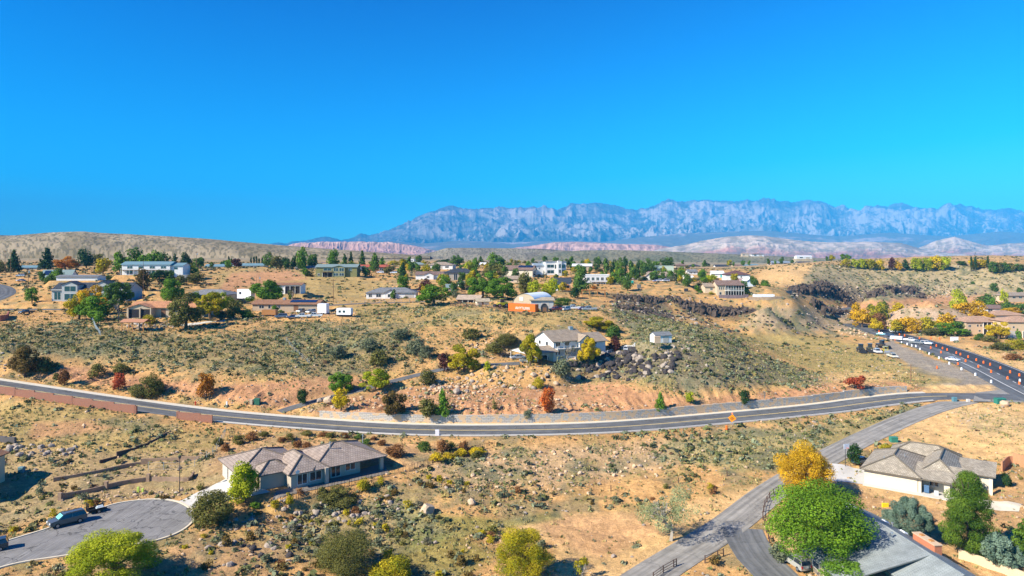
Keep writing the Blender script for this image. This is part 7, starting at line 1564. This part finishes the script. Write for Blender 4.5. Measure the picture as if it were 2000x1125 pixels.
PL = [(10,489,536,'leftmost tall utility pole beside the dark evergreen',440,1,0),(21,492,540,'second utility pole right of the leftmost one',430,1,0),(55,523,588,'tan utility pole with a grey transformer left of the dark modern house',330,1,1),(44,545,568,'short dark pole left of the pole with the transformer',370,0,0),(64,546,578,'short dark pole right of the pole with the transformer',350,0,0),(280,508,584,'thin dark pole behind the orange tiled roof',330,0,0),(384,491,527,'white topped tall pole right of the blue-grey annex',460,1,1),
 (581,499,522,'pole among the dark trees left of the olive green house',500,1,0),(679,494,512,'pole between the evergreens above the olive house roof',540,1,0),(463,546,582,'thin pole left of the wide green tree',330,0,0),(501,540,560,'left thin pole behind the wide green tree',350,0,0),(506,536,562,'pole with a box behind the wide green tree',352,0,1),(651,545,591,'dark pole standing alone in the field left of the long low house',None,1,0),(771,500,528,'pale pole on the skyline right of the red roof',500,1,0),
 (909,545,576,'dark pole by the barn between the big green trees',310,0,0),(991,496,522,'pale steel mast on the skyline behind the brown roof',600,0,0),(1003,500,520,'pole with transformer on the skyline left of the white modern house',560,1,1),(1097,502,516,'thin pole above the white modern house',600,0,0),(1361,512,534,'pole on the plain right of the green box building',560,1,0),(1504,509,524,'pole on the sandy cut at the end of the plain row',640,1,0),(944,502,528,'thin pole right of the skyline green bush',520,0,0),(1011,548,566,'thin metal pole right of the small tan gabled house',380,0,0)]
for x, y0, y1, lb, d_, arm, tr in PL: pole(x, y0, y1, lb, d_, bool(arm), None, .16 if arm else .1, bool(tr))
pole(1779, 711, 746, 'thin brown wooden pole by the gravel apron left of the highway', None, False)
lr, lh = pole(351, 896, 963, 'dark street lamp at the top of the cul-de-sac by the driveway', None, False, IRON, .09, name='street_lamp', cat='street lamp')
mb = MB(); mb.tube([(0, 0, lh), (0, 0, lh+.1), (0, 0, lh+.5), (0, 0, lh+.65)], [.12, .2, .3, .05], 8); mb.build('lantern', IRON, lr)
pole(1651, 867, 911, 'basketball hoop pole', None, False, mat('hoop_pole', (.05,.05,.05), .5), .08, name='basketball_hoop', cat='basketball hoop')
hoop = bpy.data.objects['basketball_hoop']; hoop['label'] = 'basketball hoop with a white backboard beside the driveway of the cream house'; hh_ = max(v.co.z for v in hoop.children[0].data.vertices)
mb = MB(); mb.box(-.75, .75, -.35, -.3, hh_-.95, hh_+.1); mb.build('backboard', mat('backboard', (.75,.77,.78), .4), hoop)
mb = MB(); pts = [(.23*math.cos(a), -.62+.23*math.sin(a), hh_-.7) for a in np.linspace(0, 6.283, 13)]; mb.tube(pts, .03, 4); mb.build('rim', mat('rim_orange', (.7,.15,.03), .5), hoop)
ORSIGN = mat('orange_sign', (.95,.30,.01), .5, var=.03)
s0 = hit(1430, 829); sg = empty('road_work_sign', s0, R(-8), 'orange diamond road work sign on a stand at the near edge of the main road', 'road sign')
mb = MB(); M = Matrix.Translation((0, 0, 1.55)) @ Matrix.Rotation(R(52), 4, 'Y'); mb.box(-.72, .72, -.02, .02, -.72, .72, M); mb.build('sign_panel', ORSIGN, sg)
mb = MB()
for z, w_ in ((1.75, .32), (1.5, .5), (1.25, .32)): mb.box(-w_, w_, -.035, -.022, z-.05, z+.05)
mb.build('sign_lettering', IRON, sg)
mb = MB(); mb.tube([(0, .05, 0), (0, .05, 2.7)], .04, 5); mb.tube([(-.7, .05, 0), (.7, .05, .1)], .04, 5); mb.tube([(0, -.6, 0), (0, .7, .1)], .04, 5); mb.build('stand', METAL, sg)
mb = MB(); mb.box(-.2, .2, .03, .08, 2.55, 2.95); mb.build('flag', mat('sign_flag', (.9,.25,.1), .7), sg)
def boxy(px, py, w_, d_, h_, c, name, label, cat, yaw=0, lid=None, dist=None):
    p = hit(px, py) if dist is None else Vector(wd(px, dist, (py-HV)*dist/F)); r = empty(name, p, R(yaw), label, cat); m = mat(name+'_'+str(px), c, .6); mb = MB(); mb.box(-w_/2, w_/2, -d_/2, d_/2, -.1, h_*.85); mb.build('body', m, r)
    mb = MB(); t = .06*w_; mb.box(-w_/2-t*.4, w_/2+t*.4, -d_/2-t*.4, d_/2+t*.4, h_*.85+.003, h_*.93); mb.prism([(-d_/2, h_*.93), (d_/2, h_*.93), (d_/2*.8, h_), (-d_/2*.8, h_)], -w_/2, w_/2, 'x'); mb.build('lid', mat(name+'_lid_'+str(px), lid or c, .6), r); return r
boxy(502,789,1.6,1.1,1.5,(.03,.13,.08),'utility_box','dark green utility box beside the driveway entrance','utility box'); boxy(491,789,.7,.6,1.2,(.5,.38,.26),'utility_box','small tan utility box left of the dark green one','utility box')
boxy(1745,863,1.5,1.2,1.2,(.04,.20,.14),'utility_box','green utility box beside the side road','utility box'); boxy(1953,788,2.4,1.5,1.5,(.03,.18,.13),'utility_box','large dark green utility box near the road junction','utility box')
boxy(1864,784,1.0,.9,1.2,(.10,.22,.26),'utility_box','blue-grey mailbox cluster at the road corner','utility box'); boxy(1891,785,.8,.6,.8,(.62,.55,.48),'utility_box','small pale box right of the mailbox cluster','utility box'); boxy(42,922,1.0,.8,1.1,(.12,.22,.24),'utility_box','pale blue box in the shadow of the left edge house','utility box')
for x, lb in ((270,'left'),(279,'right')): boxy(x, 961, .35, .35, .7 if x == 279 else 1.0, (.45,.55,.10), 'marker_post', lb+' small yellow-green marker box on the cobble bank', 'marker post')
boxy(1790,956,.8,.8,1.25,(.015,.09,.42),'wheelie_bin','bright blue bin under the porch of the cream house','bin',-37,dist=128.6); boxy(1810,960,.8,.8,1.2,(.07,.14,.25),'wheelie_bin','dull grey-blue bin right of the bright blue bin','bin',-37,dist=127.6)
boxy(1775,955,1.2,.8,.7,(.62,.55,.03),'garden_cart','yellow-green mower under the cream house porch','mower',-37,dist=129.5); boxy(1829,966,.7,.6,.7,(.55,.56,.56),'storage_box','small white box by the last column of the cream house porch','box',-37,dist=126.5)
boxy(1729,990,1.1,.3,.7,(.75,.60,.02),'yellow_sign_board','small yellow board on the dirt left of the blue-green juniper','sign')
boxy(854,851,.9,.35,1.4,(.72,.70,.72),'marker_post','small white marker post at the near edge of the main road','marker post'); boxy(443,795,.35,.3,1.5,(.75,.75,.75),'marker_post','white marker post on the gravel beside the driveway entrance','marker post')
boxy(1864,666,3.6,.3,1.9,(.80,.80,.80),'white_notice_board','white notice board beside the highway right of the golden trees','notice board'); 
hy = hit(28, 1038); hr = empty('fire_hydrant', hy, 0, 'small red fire hydrant among the grass by the cul-de-sac', 'hydrant'); mb = MB(); mb.tube([(0, 0, -.1), (0, 0, .6), (0, 0, .62), (0, 0, .8)], [.14, .14, .2, .06], 8); mb.tube([(-.25, 0, .45), (.25, 0, .45)], .07, 6); mb.build('body', mat('hydrant_red', (.55,.05,.02), .5), hr)
hy = hit(382, 791); hr = empty('fire_hydrant', hy, 0, 'dark red hydrant on the gravel strip above the main road', 'hydrant'); mb = MB(); mb.tube([(0, 0, -.1), (0, 0, .8), (0, 0, .82), (0, 0, 1.1)], [.17, .17, .24, .08], 8); mb.tube([(-.3, 0, .6), (.3, 0, .6)], .09, 6); mb.build('body', mat('hydrant_red', (.55,.05,.02), .5), hr)
# driveway of the ranch house and porch paving, patio
def gsheet(name, pxs, m, lift=.05, n=14):
    """paving that follows the ground: a grid clipped to a four sided plot"""
    a, b, c, d = [hit(*p) for p in pxs]; mb = MB(); G_ = [[None]*(n+1) for _ in range(n+1)]
    for i in range(n+1):
        for j in range(n+1): p = a.lerp(b, i/n).lerp(d.lerp(c, i/n), j/n); G_[i][j] = Vector((p.x, p.y, float(Zat(p.x, p.y))+lift))
    for i in range(n):
        for j in range(n): mb.poly([G_[i][j], G_[i+1][j], G_[i+1][j+1], G_[i][j+1]])
    o = mb.build(name, m, rec=False)
    for p in o.data.polygons:
        if p.normal.z < 0: o.data.flip_normals(); break
    return tag(o, kind='structure')
gsheet('paved_driveway', [(346,981),(375,993),(528,962),(452,930)], CONC2, .12)
gsheet('paved_driveway', [(1612,937),(1690,947),(1695,918),(1618,905)], CONC2, .08)
gsheet('terrace_paving', [(530,985),(760,925),(750,905),(540,960)], mat('terrace_gravel', (.20,.17,.14), .95, var=.2), .10, 24)
gsheet('garden_path', [(250,625),(275,640),(278,634),(252,622)], CONC2, .08); gsheet('garden_path', [(340,637),(440,628),(440,625),(340,634)], CONC2, .08, 20)
gsheet('paved_path', [(1868,985),(1990,1000),(1995,985),(1880,970)], CONC, .06)
# small yard trees and shrubs beside the plateau houses
gy_ = np.random.default_rng(5); YK = [('round','green'),('bush','olive'),('round','mid'),('bush','goldgreen'),('tall','mid'),('bush','sage'),('bush','mid'),('round','goldgreen'),('tall','green')]
YN = dict(green='bright green', olive='olive', mid='mid green', goldgreen='yellow-green', sage='grey-green')
for h_ in HOUSES:
    if h_['a'].y < 255 or h_['a'].y > 720: continue
    c, s = math.cos(R(h_['yaw'])), math.sin(R(h_['yaw']))
    for q_ in range(0 if h_['key'] in ('barn', 'tan_shed', 'quonset_annex', 'black_shed', 'wood_outhouse') else (5 if 850 < px_of(h_['a']) < 1300 else 3)):
        lx = (-4-4*gy_.random()) if gy_.random() < .5 else h_['w']+3+5*gy_.random(); ly = -4+gy_.random()*(h_['d']+8)
        if gy_.random() < .3: lx = gy_.random()*h_['w']; ly = -6-4*gy_.random()
        x = h_['a'].x+c*lx-s*ly; y = h_['a'].y+s*lx+c*ly
        if gidx(BAREf, np.array([x]), np.array([y]))[0] > .5: continue
        kd, cl_ = YK[int(gy_.integers(0, len(YK)))]; hh = (2.6 if kd == 'bush' else 5.2)*(.7+.8*gy_.random()); ww = hh*(1.3 if kd == 'bush' else .85); px = 1000+F*x/y; zg = float(Zat(x, y)); yt = HV+F*(CZ-zg-hh)/y; dw = ww*F/y/2
        T(px-dw, px+dw, yt, yt+5, kd, cl_, 'small %s %s in a yard among the plateau houses' % (YN[cl_], 'shrub' if kd == 'bush' else 'tree'), dist=y, group='small %s yard %s' % (YN[cl_], 'shrubs' if kd == 'bush' else 'trees'))
for i in range(70):      # trees and shrubs filling the town between the houses
    y = 370+260*gy_.random(); px = 780+560*gy_.random(); x = (px-1000)/F*y
    if gidx(BAREf, np.array([x]), np.array([y]))[0] > .5: continue
    kd, cl_ = YK[int(gy_.integers(0, len(YK)))]; hh = (2.8 if kd == 'bush' else 6.0)*(.7+.8*gy_.random()); ww = hh*(1.3 if kd == 'bush' else .85); zg = float(Zat(x, y)); yt = HV+F*(CZ-zg-hh)/y; dw = ww*F/y/2
    T(px-dw, px+dw, yt, yt+5, kd, cl_, '%s %s between the houses in the middle of the town' % (YN[cl_], 'shrub' if kd == 'bush' else 'tree'), dist=y, group='%s town %s' % (YN[cl_], 'shrubs' if kd == 'bush' else 'trees'))
# a lone bench-like skip and debris on the right plateau
# ---------------------------------------------------------------- vehicles
def paint(c): return mat('car_paint_%d_%d_%d' % tuple(int(v*100) for v in c), c, .28, .15, .02, coat=.6)
TYRE = mat('tyre', (.02,.02,.02), .8); HUB = mat('wheel_hub', (.35,.36,.37), .3, .7); LAMPR = mat('tail_lamp', (.45,.02,.02), .3); LAMPW = mat('head_lamp', (.8,.8,.78), .2)
SPEC = dict(
 suv=(4.8, 1.9, [(-2.4,.45),(2.3,.45),(2.4,.75),(2.3,1.0),(1.35,1.12),(-2.3,1.15),(-2.42,.8)], [(1.3,1.12),(.55,1.72),(-2.05,1.74),(-2.32,1.15)]),
 sedan=(4.7, 1.82, [(-2.35,.4),(2.3,.4),(2.38,.65),(2.2,.85),(1.1,.98),(-1.6,1.0),(-2.3,.98),(-2.38,.7)], [(1.05,.98),(.35,1.42),(-1.0,1.44),(-1.75,1.0)]),
 pickup=(5.8, 1.95, [(-2.9,.55),(2.8,.55),(2.9,.85),(2.8,1.1),(1.6,1.22),(-.62,1.22),(-.62,1.2),(-2.88,1.2),(-2.9,.9)], [(1.55,1.22),(.95,1.85),(-.5,1.87),(-.68,1.22)]),
 van=(5.6, 2.1, [(-2.8,.45),(2.6,.45),(2.75,.8),(2.6,1.25),(2.2,1.4),(-2.8,1.4)], [(2.15,1.4),(1.5,2.35),(-2.75,2.4),(-2.8,1.4)]))
def wheel_pair(root, xs, hw, r, parts=True):
    for x in xs:
        for s in (-1, 1):
            mb = MB(); y0 = s*(hw-.22); y1 = s*(hw+.01); mb.tube([(x, y0, r), (x, y1, r)], r, 12); wl = mb.build('wheel', TYRE, root)
            mb = MB(); mb.tube([(x, y1-.01*s, r), (x, y1+.015*s, r)], r*.58, 10); mb.build('rim', HUB, wl)
def car(kind, px, py, head, c, label, dist=None, cat=None, s=1.0, extra=None, group=None, nm=None):
    L, W_, low, cab = SPEC[kind]; p = hit(px, py) if dist is None else Vector(wd(px, dist, (py-HV)*dist/F))
    if dist is not None: p.z = float(Zat(p.x, p.y))
    root = empty(nm or {'suv': 'suv', 'sedan': 'car', 'pickup': 'pickup_truck', 'van': 'van'}[kind], p+Vector((0, 0, .04)), R(head), label, cat or {'suv': 'car', 'sedan': 'car', 'pickup': 'pickup truck', 'van': 'van'}[kind], group, s); hw = W_/2; pm = paint(c)
    n = len(low); V = [(x, -hw+(.06 if z > .9 else .0), z) for x, z in low]+[(x, hw-(.06 if z > .9 else .0), z) for x, z in low]; fs = [tuple(range(n)), tuple(reversed(range(n, 2*n)))]+[(i, n+i, n+(i+1) % n, (i+1) % n) for i in range(n)]
    mb = MB(); mb.v = V; mb.f = fs; mb.uv = [(0, 0)]*sum(len(f) for f in fs)
    if kind == 'pickup':
        mb.v = []; mb.f = []; mb.uv = []
        mb.prism([(-2.9,.55),(2.8,.55),(2.9,.85),(2.8,1.1),(1.6,1.22),(-.62,1.22),(-.62,.75),(-2.9,.75)], -hw, hw, 'y', Matrix(((1,0,0,0),(0,1,0,0),(0,0,1,0),(0,0,0,1))))
        for y0, y1 in ((-hw, -hw+.12), (hw-.12, hw)): mb.box(-2.9, -.621, y0, y1, .751, 1.2)
        mb.box(-2.9, -2.78, -hw+.121, hw-.121, .751, 1.2)
    b = mb.build('body', pm, root)
    def frust(o_, cabp, t0, ins, m, name, par, off=0):
        k = len(cabp); V = []
        for s_ in (-1, 1):
            for i, (x, z) in enumerate(cabp): y = hw-.07-(ins if 0 < i < k-1 else 0); V.append((x, s_*(y+off), z))
        fs = [tuple(range(k)), tuple(reversed(range(k, 2*k)))]+[(i, k+i, k+(i+1) % k, (i+1) % k) for i in range(k-1)]
        q = MB(); q.v = V; q.f = fs; q.uv = [(0, 0)]*sum(len(f) for f in fs); return q.build(name, m, par)
    cab_ = frust(0, cab, 0, .17, glass_mat(), 'windows', root)
    tops = cab[1:-1]; mb = MB(); x1, z1 = tops[0]; x0, z0 = tops[-1]; mb.box(x0-.04, x1+.04, -hw+.22, hw-.22, max(z0, z1)-.03, max(z0, z1)+.05); mb.build('roof', pm, root)
    mb = MB()
    for s_ in (-1, 1):
        for (xa, za), (xb, zb) in ((cab[0], cab[1]), (cab[-1], cab[-2]), ((lerp(cab[0][0], cab[-1][0], .48), cab[0][1]), (lerp(cab[1][0], cab[-2][0], .42), cab[1][1]))): mb.tube([(xa, s_*(hw-.08), za), (xb, s_*(hw-.24), zb+.02)], .055, 4)
    mb.build('roof_pillars', pm, root)
    wheel_pair(root, (L*.30, -L*.30), hw, .36 if kind != 'sedan' else .33)
    for s_ in (-1, 1):
        mb = MB(); mb.box(L/2-.12, L/2+.02, s_*hw*.72-.22, s_*hw*.72+.22, .72, .9); mb.build('headlight', LAMPW, root); mb = MB(); mb.box(-L/2-.04, -L/2+.1, s_*(hw-.16)-.12, s_*(hw-.16)+.12, .75, 1.1); mb.build('tail_light', LAMPR, root)
    if extra: extra(root, hw, L)
    return root
BLK = mat('black_plastic', (.02,.02,.022), .6)
def sunshade(r, hw, L):
    mb = MB(); M = Matrix.Translation((.98, 0, 1.42)) @ Matrix.Rotation(R(-51), 4, 'Y') ; mb.box(-.02, .02, -hw+.25, hw-.25, -.38, .36, Matrix.Translation((.985, 0, 1.45)) @ Matrix.Rotation(R(-51), 4, 'Y')); mb.build('sunshade', mat('sunshade_teal', (.20,.60,.55), .3), r)
    mb = MB(); [mb.box(-1.9, .3, y-.03, y+.03, 1.78, 1.83) for y in (-.6, .6)]; mb.build('roof_rack', BLK, r)
    mb = MB(); mb.box(2.36, 2.44, -.9, .9, .45, .62); mb.build('bumper', mat('chrome', (.55,.58,.62), .2, .8), r)
def plate(r, hw, L): mb = MB(); mb.box(-L/2-.05, -L/2-.01, -.25, .25, .8, .95); mb.build('number_plate', LAMPW, r)
car('suv', 131, 1024, 228, (.10,.105,.10), 'dark estate car with teal sunshade hitched to a trailer on the cul-de-sac', extra=sunshade, s=1.12)
# small open trailer behind it
tp = hit(186, 1001); tr_ = empty('utility_trailer', tp, R(228), 'small open utility trailer with mesh ramp behind the grey-green car', 'trailer')
mb = MB(); mb.box(-1.6, 1.2, -.8, .8, .45, .52); [mb.box(-1.6, 1.2, y-.03, y+.03, .52, .85) for y in (-.8, .8)]; mb.tube([(1.2, 0, .48), (2.6, 0, .5)], .05, 5); mb.build('bed', BLK, tr_)
wheel_pair(tr_, (-.3,), 1.02, .34); mb = MB()
for i in range(9): mb.box(1.18, 1.22, -.8+i*.2-.015, -.8+i*.2+.015, .52, 1.9)
mb.box(1.17, 1.23, -.82, .82, 1.9, 1.96); mb.build('ramp', IRON, tr_)
mb = MB(); mb.box(-1.3, -.2, -.5, .5, .53, .8); mb.prism([(-.4, .8), (.4, .8), (.1, 1.05), (-.3, 1.0)], -1.2, -.3, 'x'); o_ = mb.build('tarp_bundle', mat('tarp', (.55,.62,.62), .6), tr_)
car('suv', -22, 1078, 215, (.04,.045,.05), 'dark car mostly cut off by the left edge on the cul-de-sac')
car('suv', 1556, 1107, 103, (.40,.38,.33), 'silver-beige SUV seen from behind below the huge green tree', extra=plate)
car('sedan', 1681, 905, 30, (.10,.16,.24), 'blue-grey sedan parked behind the basketball hoop')
car('suv', 1030, 709, 186, (.26,.26,.22), 'grey-beige SUV outside the carport of the lone white house', dist=209)
car('sedan', 1011, 699, 200, (.45,.50,.56), 'silver-blue car under the carport roof of the lone white house', dist=216)
car('sedan', 1060, 704, 186, (.06,.06,.07), 'dark car in the shade of the carport', dist=214)
car('suv', 1222, 683, 260, (.55,.58,.60), 'small open white utility buggy by the white fence', dist=222, s=.75, cat='buggy', nm='utility_buggy')
car('pickup', 52, 613, 250, (.05,.06,.07), 'dark pickup truck parked alone on the bare yard at the left')
car('suv', 40, 538, 200, (.70,.71,.72), 'white car near the utility poles at the far left', dist=440); car('sedan', 41, 550, 240, (.60,.61,.62), 'small white car on the bend below the far left poles', dist=400)
car('suv', 233, 533, 190, (.03,.04,.09), 'dark blue car beside the long white house', dist=415)
PK = [(549,621,200,(.14,.17,.22),'suv','blue-grey car first in the front row of parked vehicles'),(572,622,205,(.07,.11,.20),'sedan','dark blue car second in the front row of parked vehicles'),(592,621,190,(.78,.78,.78),'pickup','white pickup third in the front row of parked vehicles'),(615,620,188,(.75,.75,.75),'pickup','white covered pickup at the right end of the front row'),(590,611,250,(.20,.23,.24),'pickup','grey pickup behind the white one'),(607,612,250,(.45,.47,.48),'suv','silver car behind the covered pickup')]
for x, y, hd, c, k, lb in PK: car(k, x, y, hd, c, lb)
for x, y, hd, c, k, lb in ((1086,608,215,(.40,.05,.03),'pickup','old red truck beside the dark arched shed'),(1104,607,230,(.55,.57,.58),'suv','silver SUV right of the old red truck'),(1120,605,185,(.78,.78,.78),'pickup','white pickup right of the silver SUV'),(1139,606,200,(.14,.05,.12),'sedan','dark purple car behind the flatbed pickup'),(1151,607,185,(.35,.36,.38),'pickup','grey flatbed pickup at the right end of the plateau row'),
 (743,531,180,(.78,.78,.78),'suv','white car under the tall narrow evergreen',),(769,531,180,(.75,.75,.75),'suv','white car near the pale skyline pole'),(1290,558,190,(.70,.70,.72),'pickup','white pickup among clutter on the right plateau'),(1300,557,200,(.72,.72,.72),'suv','white car right of the plateau pickup'),(1282,560,200,(.25,.3,.5),'sedan','blue car left of the plateau pickup'),(835,563,170,(.5,.55,.55),'suv','pale car roof among the bushes below the brown gabled house')): car(k, x, y, hd, c, lb, dist=470 if x < 800 and x > 700 else (425 if x > 1200 else None))
# highway traffic
car('sedan', 1861, 705, -58, (.75,.76,.78), 'white sedan with blue stripe driving down the middle of the highway'); car('suv', 1810, 673, -50, (.80,.80,.82), 'white car behind the flatbed truck on the highway'); car('pickup', 1790, 672, -48, (.22,.24,.25), 'dark grey pickup with open bed on the highway')
car('suv', 1740, 658, -48, (.04,.05,.09), 'dark blue car in the coned highway lane'); car('sedan', 1722, 655, -45, (.20,.45,.50), 'turquoise car at the far end of the highway queue')
def cargo(r, hw, L):
    mb = MB(); mb.box(-3.2, 1.0, -1.15, 1.15, 1.0, 3.1); mb.build('cargo_box', mat('box_white', (.78,.78,.78), .5), r); mb = MB(); mb.box(-3.2, 1.0, -1.16, 1.16, 3.103, 3.35); mb.box(-3.24, -3.2, -1.0, 1.0, 1.1, 1.5); mb.build('red_trim', mat('box_red', (.62,.05,.03), .5), r)
car('van', 1751, 650, -45, (.75,.75,.75), 'white and red box truck beside the golden trees on the highway', cat='box truck', extra=cargo, nm='box_truck')
def longbox(r, hw, L):
    mb = MB(); mb.box(-8.5, -3.2, -1.1, 1.1, .6, 1.1); mb.box(-8.4, -3.3, -1.0, 1.0, 1.11, 2.0); mb.build('trailer_body', mat('trailer_white', (.72,.73,.74), .5), r); wheel_pair(r, (-6.4, -5.5), 1.12, .34)
car('pickup', 1778, 667, -46, (.75,.75,.76), 'white pickup towing a long white trailer on the highway', extra=longbox)
car('pickup', 1712, 690, -95, (.75,.76,.77), 'white truck parked by the dark construction machines', s=1.1); car('pickup', 1743, 699, -95, (.72,.68,.55), 'cream white pickup parked right of the yellow roller')
def machine(px, py, hd, c, label, kind):
    p = hit(px, py); r = empty('construction_machine', p, R(hd), label, 'machine'); m = paint(c)
    if kind == 'loader':
        mb = MB(); mb.box(-2.2, 1.2, -1, 1, .9, 2.0); mb.build('body', m, r); mb = MB(); mb.box(-.6, .8, -.8, .8, 2.0, 3.4); mb.build('cab', glass_mat(), r); mb = MB(); mb.box(-.7, .9, -.9, .9, 3.4, 3.55); mb.build('cab_roof', m, r)
        wheel_pair(r, (-1.4, 1.5), 1.2, .8); mb = MB(); mb.tube([(1.2, -.6, 1.6), (3, -.6, .9)], .14, 5); mb.tube([(1.2, .6, 1.6), (3, .6, .9)], .14, 5); mb.build('lift_arm', m, r); mb = MB(); mb.prism([(2.8, .3), (3.8, .2), (3.6, .5), (3.1, 1.3), (2.9, 1.3)], -1.3, 1.3, 'y'); mb.build('bucket', BLK, r)
    elif kind == 'roller':
        mb = MB(); mb.box(-1.6, .8, -.8, .8, .8, 1.6); mb.build('body', m, r); mb = MB(); mb.tube([(1.3, -.9, .7), (1.3, .9, .7)], .7, 14); mb.build('drum', METAL, r); wheel_pair(r, (-1.1,), .95, .6); mb = MB(); [mb.box(x-.05, x+.05, y-.05, y+.05, 1.6, 2.7) for x in (-1, .4) for y in (-.7, .7)]; mb.box(-1.2, .6, -.8, .8, 2.7, 2.82); mb.build('canopy', m, r)
machine(1681,688,-100,(.05,.045,.04),'dark wheel loader at the left of the parked machines','loader'); machine(1699,687,-110,(.10,.09,.05),'olive dark loader behind the white truck','loader'); machine(1722,680,-60,(.06,.05,.045),'dark machine with raised bucket on the dirt mound','loader'); machine(1730,690,-100,(.62,.48,.02),'small yellow roller right of the parked white truck','roller'); machine(1762,650,-45,(.75,.50,.02),'yellow machine behind the box truck on the highway','roller')
machine(981,600,200,(.55,.50,.03),'yellow-green tractor left of the orange container','loader')
# trailers and caravan on the plateau
def trailer(px, py, pxb, h_px, yaw, d_, c, label, name, cat, dist=None, z0=.5, axles=2, windows=0):
    p = hit(px, py) if dist is None else Vector(wd(px, dist, (py-HV)*dist/F)); p.z = float(Zat(p.x, p.y)); cc_, ss = math.cos(R(yaw)), math.sin(R(yaw)); k = (pxb-1000)/F; w_ = (k*p.y-p.x)/(cc_-k*ss); h = h_px/F*p.y
    r = empty(name, p, R(yaw), label, cat); mb = MB(); mb.prism([(0, z0), (w_, z0), (w_, h-.15), (w_-.2, h), (.2, h), (0, h-.15)], 0, d_, 'y'); mb.build('body', mat('trailer_skin_%d' % int(c[0]*100), c, .45), r)
    for i in range(axles):
        x = w_*.45+i*.9; mb = MB(); mb.tube([(x, -.02, .38), (x, .25, .38)], .38, 10); mb.build('wheel', TYRE, r); mb = MB(); mb.tube([(x, d_-.25, .38), (x, d_+.02, .38)], .38, 10); mb.build('wheel', TYRE, r)
    for i in range(windows): x = w_*(.15+.3*i); mb = MB(); mb.box(x, x+w_*.16, -.03, -.001, h*.5, h*.75); mb.build('window', glass_mat(), r)
    mb = MB(); mb.tube([(w_, d_/2, z0), (w_+1.2, d_/2, z0)], .06, 5); mb.build('hitch', BLK, r)
    mb = MB(); mb.box(.1, w_-.1, .3, d_-.3, .25, z0-.002); mb.build('chassis', BLK, r); return r
trailer(657,619,685,17,-8,2.4,(.76,.76,.76),'white caravan with two dark windows parked at the edge of the bare yard','caravan','caravan',windows=2,z0=.9)
trailer(620,607,637,21,-12,2.6,(.75,.76,.77),'tall white box trailer at the right end of the brown ranch house','box_trailer','trailer',dist=281)
trailer(463,586,490,20,-20,2.6,(.78,.78,.79),'white motorhome left of the wide green tree','motorhome','motorhome',dist=318,windows=1)
trailer(1473,580,1513,11,-2,2.5,(.78,.78,.78),'long white semi trailer parked on the stone terrace','semi_trailer','trailer',dist=366)
trailer(511,623,538,13,-6,2.3,(.36,.17,.06),'wooden sided wagon with a faded red top beside the tiny hut','wooden_wagon','wagon',dist=272,z0=.6)
boxy(1340,569,2.0,1.5,1.6,(.05,.05,.05),'water_tank','small dark tank on the plateau edge','tank'); boxy(1541,573,2.8,1.6,1.6,(.03,.05,.07),'waste_container','dark blue-black skip on the terrace edge','skip')
boxy(1232,553,3,2,1.6,(.02,.45,.42),'small_tent','turquoise tarp covered pile by the white mobile home','tarp pile'); boxy(1248,563,2,2,2.2,(.15,.15,.14),'water_tank','round grey tank above the basalt cliff','tank'); boxy(1284,669,1.7,1.0,1.9,(.42,.30,.20),'wooden_spool','tan wooden spool leaning on the white garden shed','spool',dist=208)
# cones and barrels
cone_bm = {}
def cone_mesh(kind):
    mb = MB()
    if kind == 'barrel': mb.tube([(0, 0, 0), (0, 0, .25), (0, 0, .9), (0, 0, 1.0)], [.32, .3, .26, .12], 10)
    else: mb.tube([(0, 0, .04), (0, 0, .9)], [.2, .05], 8); mb.box(-.26, .26, -.26, .26, 0, .04)
    return mb
OC = mat('cone_orange', (.92,.16,.02), .5, var=.02)
WB = mat('cone_white', (.8,.8,.8), .5)
CONES = [(1717,648,'b'),(1730,655,'w'),(1731,655,'b'),(1748,664,'b'),(1757,654,'b'),(1767,656,'b'),(1761,670,'w'),(1772,673,'w'),(1789,677,'w'),(1781,676,'w'),(1797,683,'w'),(1815,692,'w'),(1834,700,'w'),(1854,711,'w'),(1878,722,'w'),(1905,733,'w'),(1936,747,'w'),(1803,667,'b'),(1796,661,'b'),(1819,672,'b'),(1829,676,'b'),(1841,681,'b'),(1850,684,'b'),(1868,690,'b'),(1876,693,'b'),(1891,698,'b'),(1907,704,'b'),(1921,709,'b'),(1934,713,'b'),(1954,720,'b'),(1973,728,'b'),(1991,734,'b'),(1818,680,'b'),(1838,689,'b'),(1886,706,'b'),(1911,717,'b'),(1936,727,'b'),(1968,740,'b'),(1991,750,'b'),(1871,712,'b'),(1830,719,'b'),(1419,838,'b'),(1835,662,'b'),(1818,661,'b'),(1970,668,'b'),(1992,745,'w')]
protoc = {}
for x, y, k in CONES:
    p = hit(x, y+1)
    if k not in protoc:
        mb = cone_mesh('barrel'); r = mb_o = None; r = empty('traffic_barrel', p, 0, 'x', 'traffic barrel'); mb.build('barrel', OC if k == 'b' else WB, r)
        for z in (.38, .68): q_ = MB(); q_.tube([(0, 0, z), (0, 0, z+.13)], [.312-.06*z, .305-.06*z], 10); q_.build('reflective_band', WB if k == 'b' else OC, r)
        q_ = MB(); q_.tube([(0, 0, 0), (0, 0, .06)], .42, 8); q_.build('base', BLK, r); protoc[k] = r
    else: r = copy_tree(protoc[k]); r.location = p
    r.scale = (1.0, 1.0, 1.0); r['label'] = 'orange barrel with white bands standing along the highway works' if k == 'b' else 'white tall barrel with orange bands along the left side of the highway'; r['group'] = 'orange highway barrels' if k == 'b' else 'white highway barrels'
    if x == 1419: r['label'] = 'orange barrel on the grass left of the orange diamond sign'; del r['group']
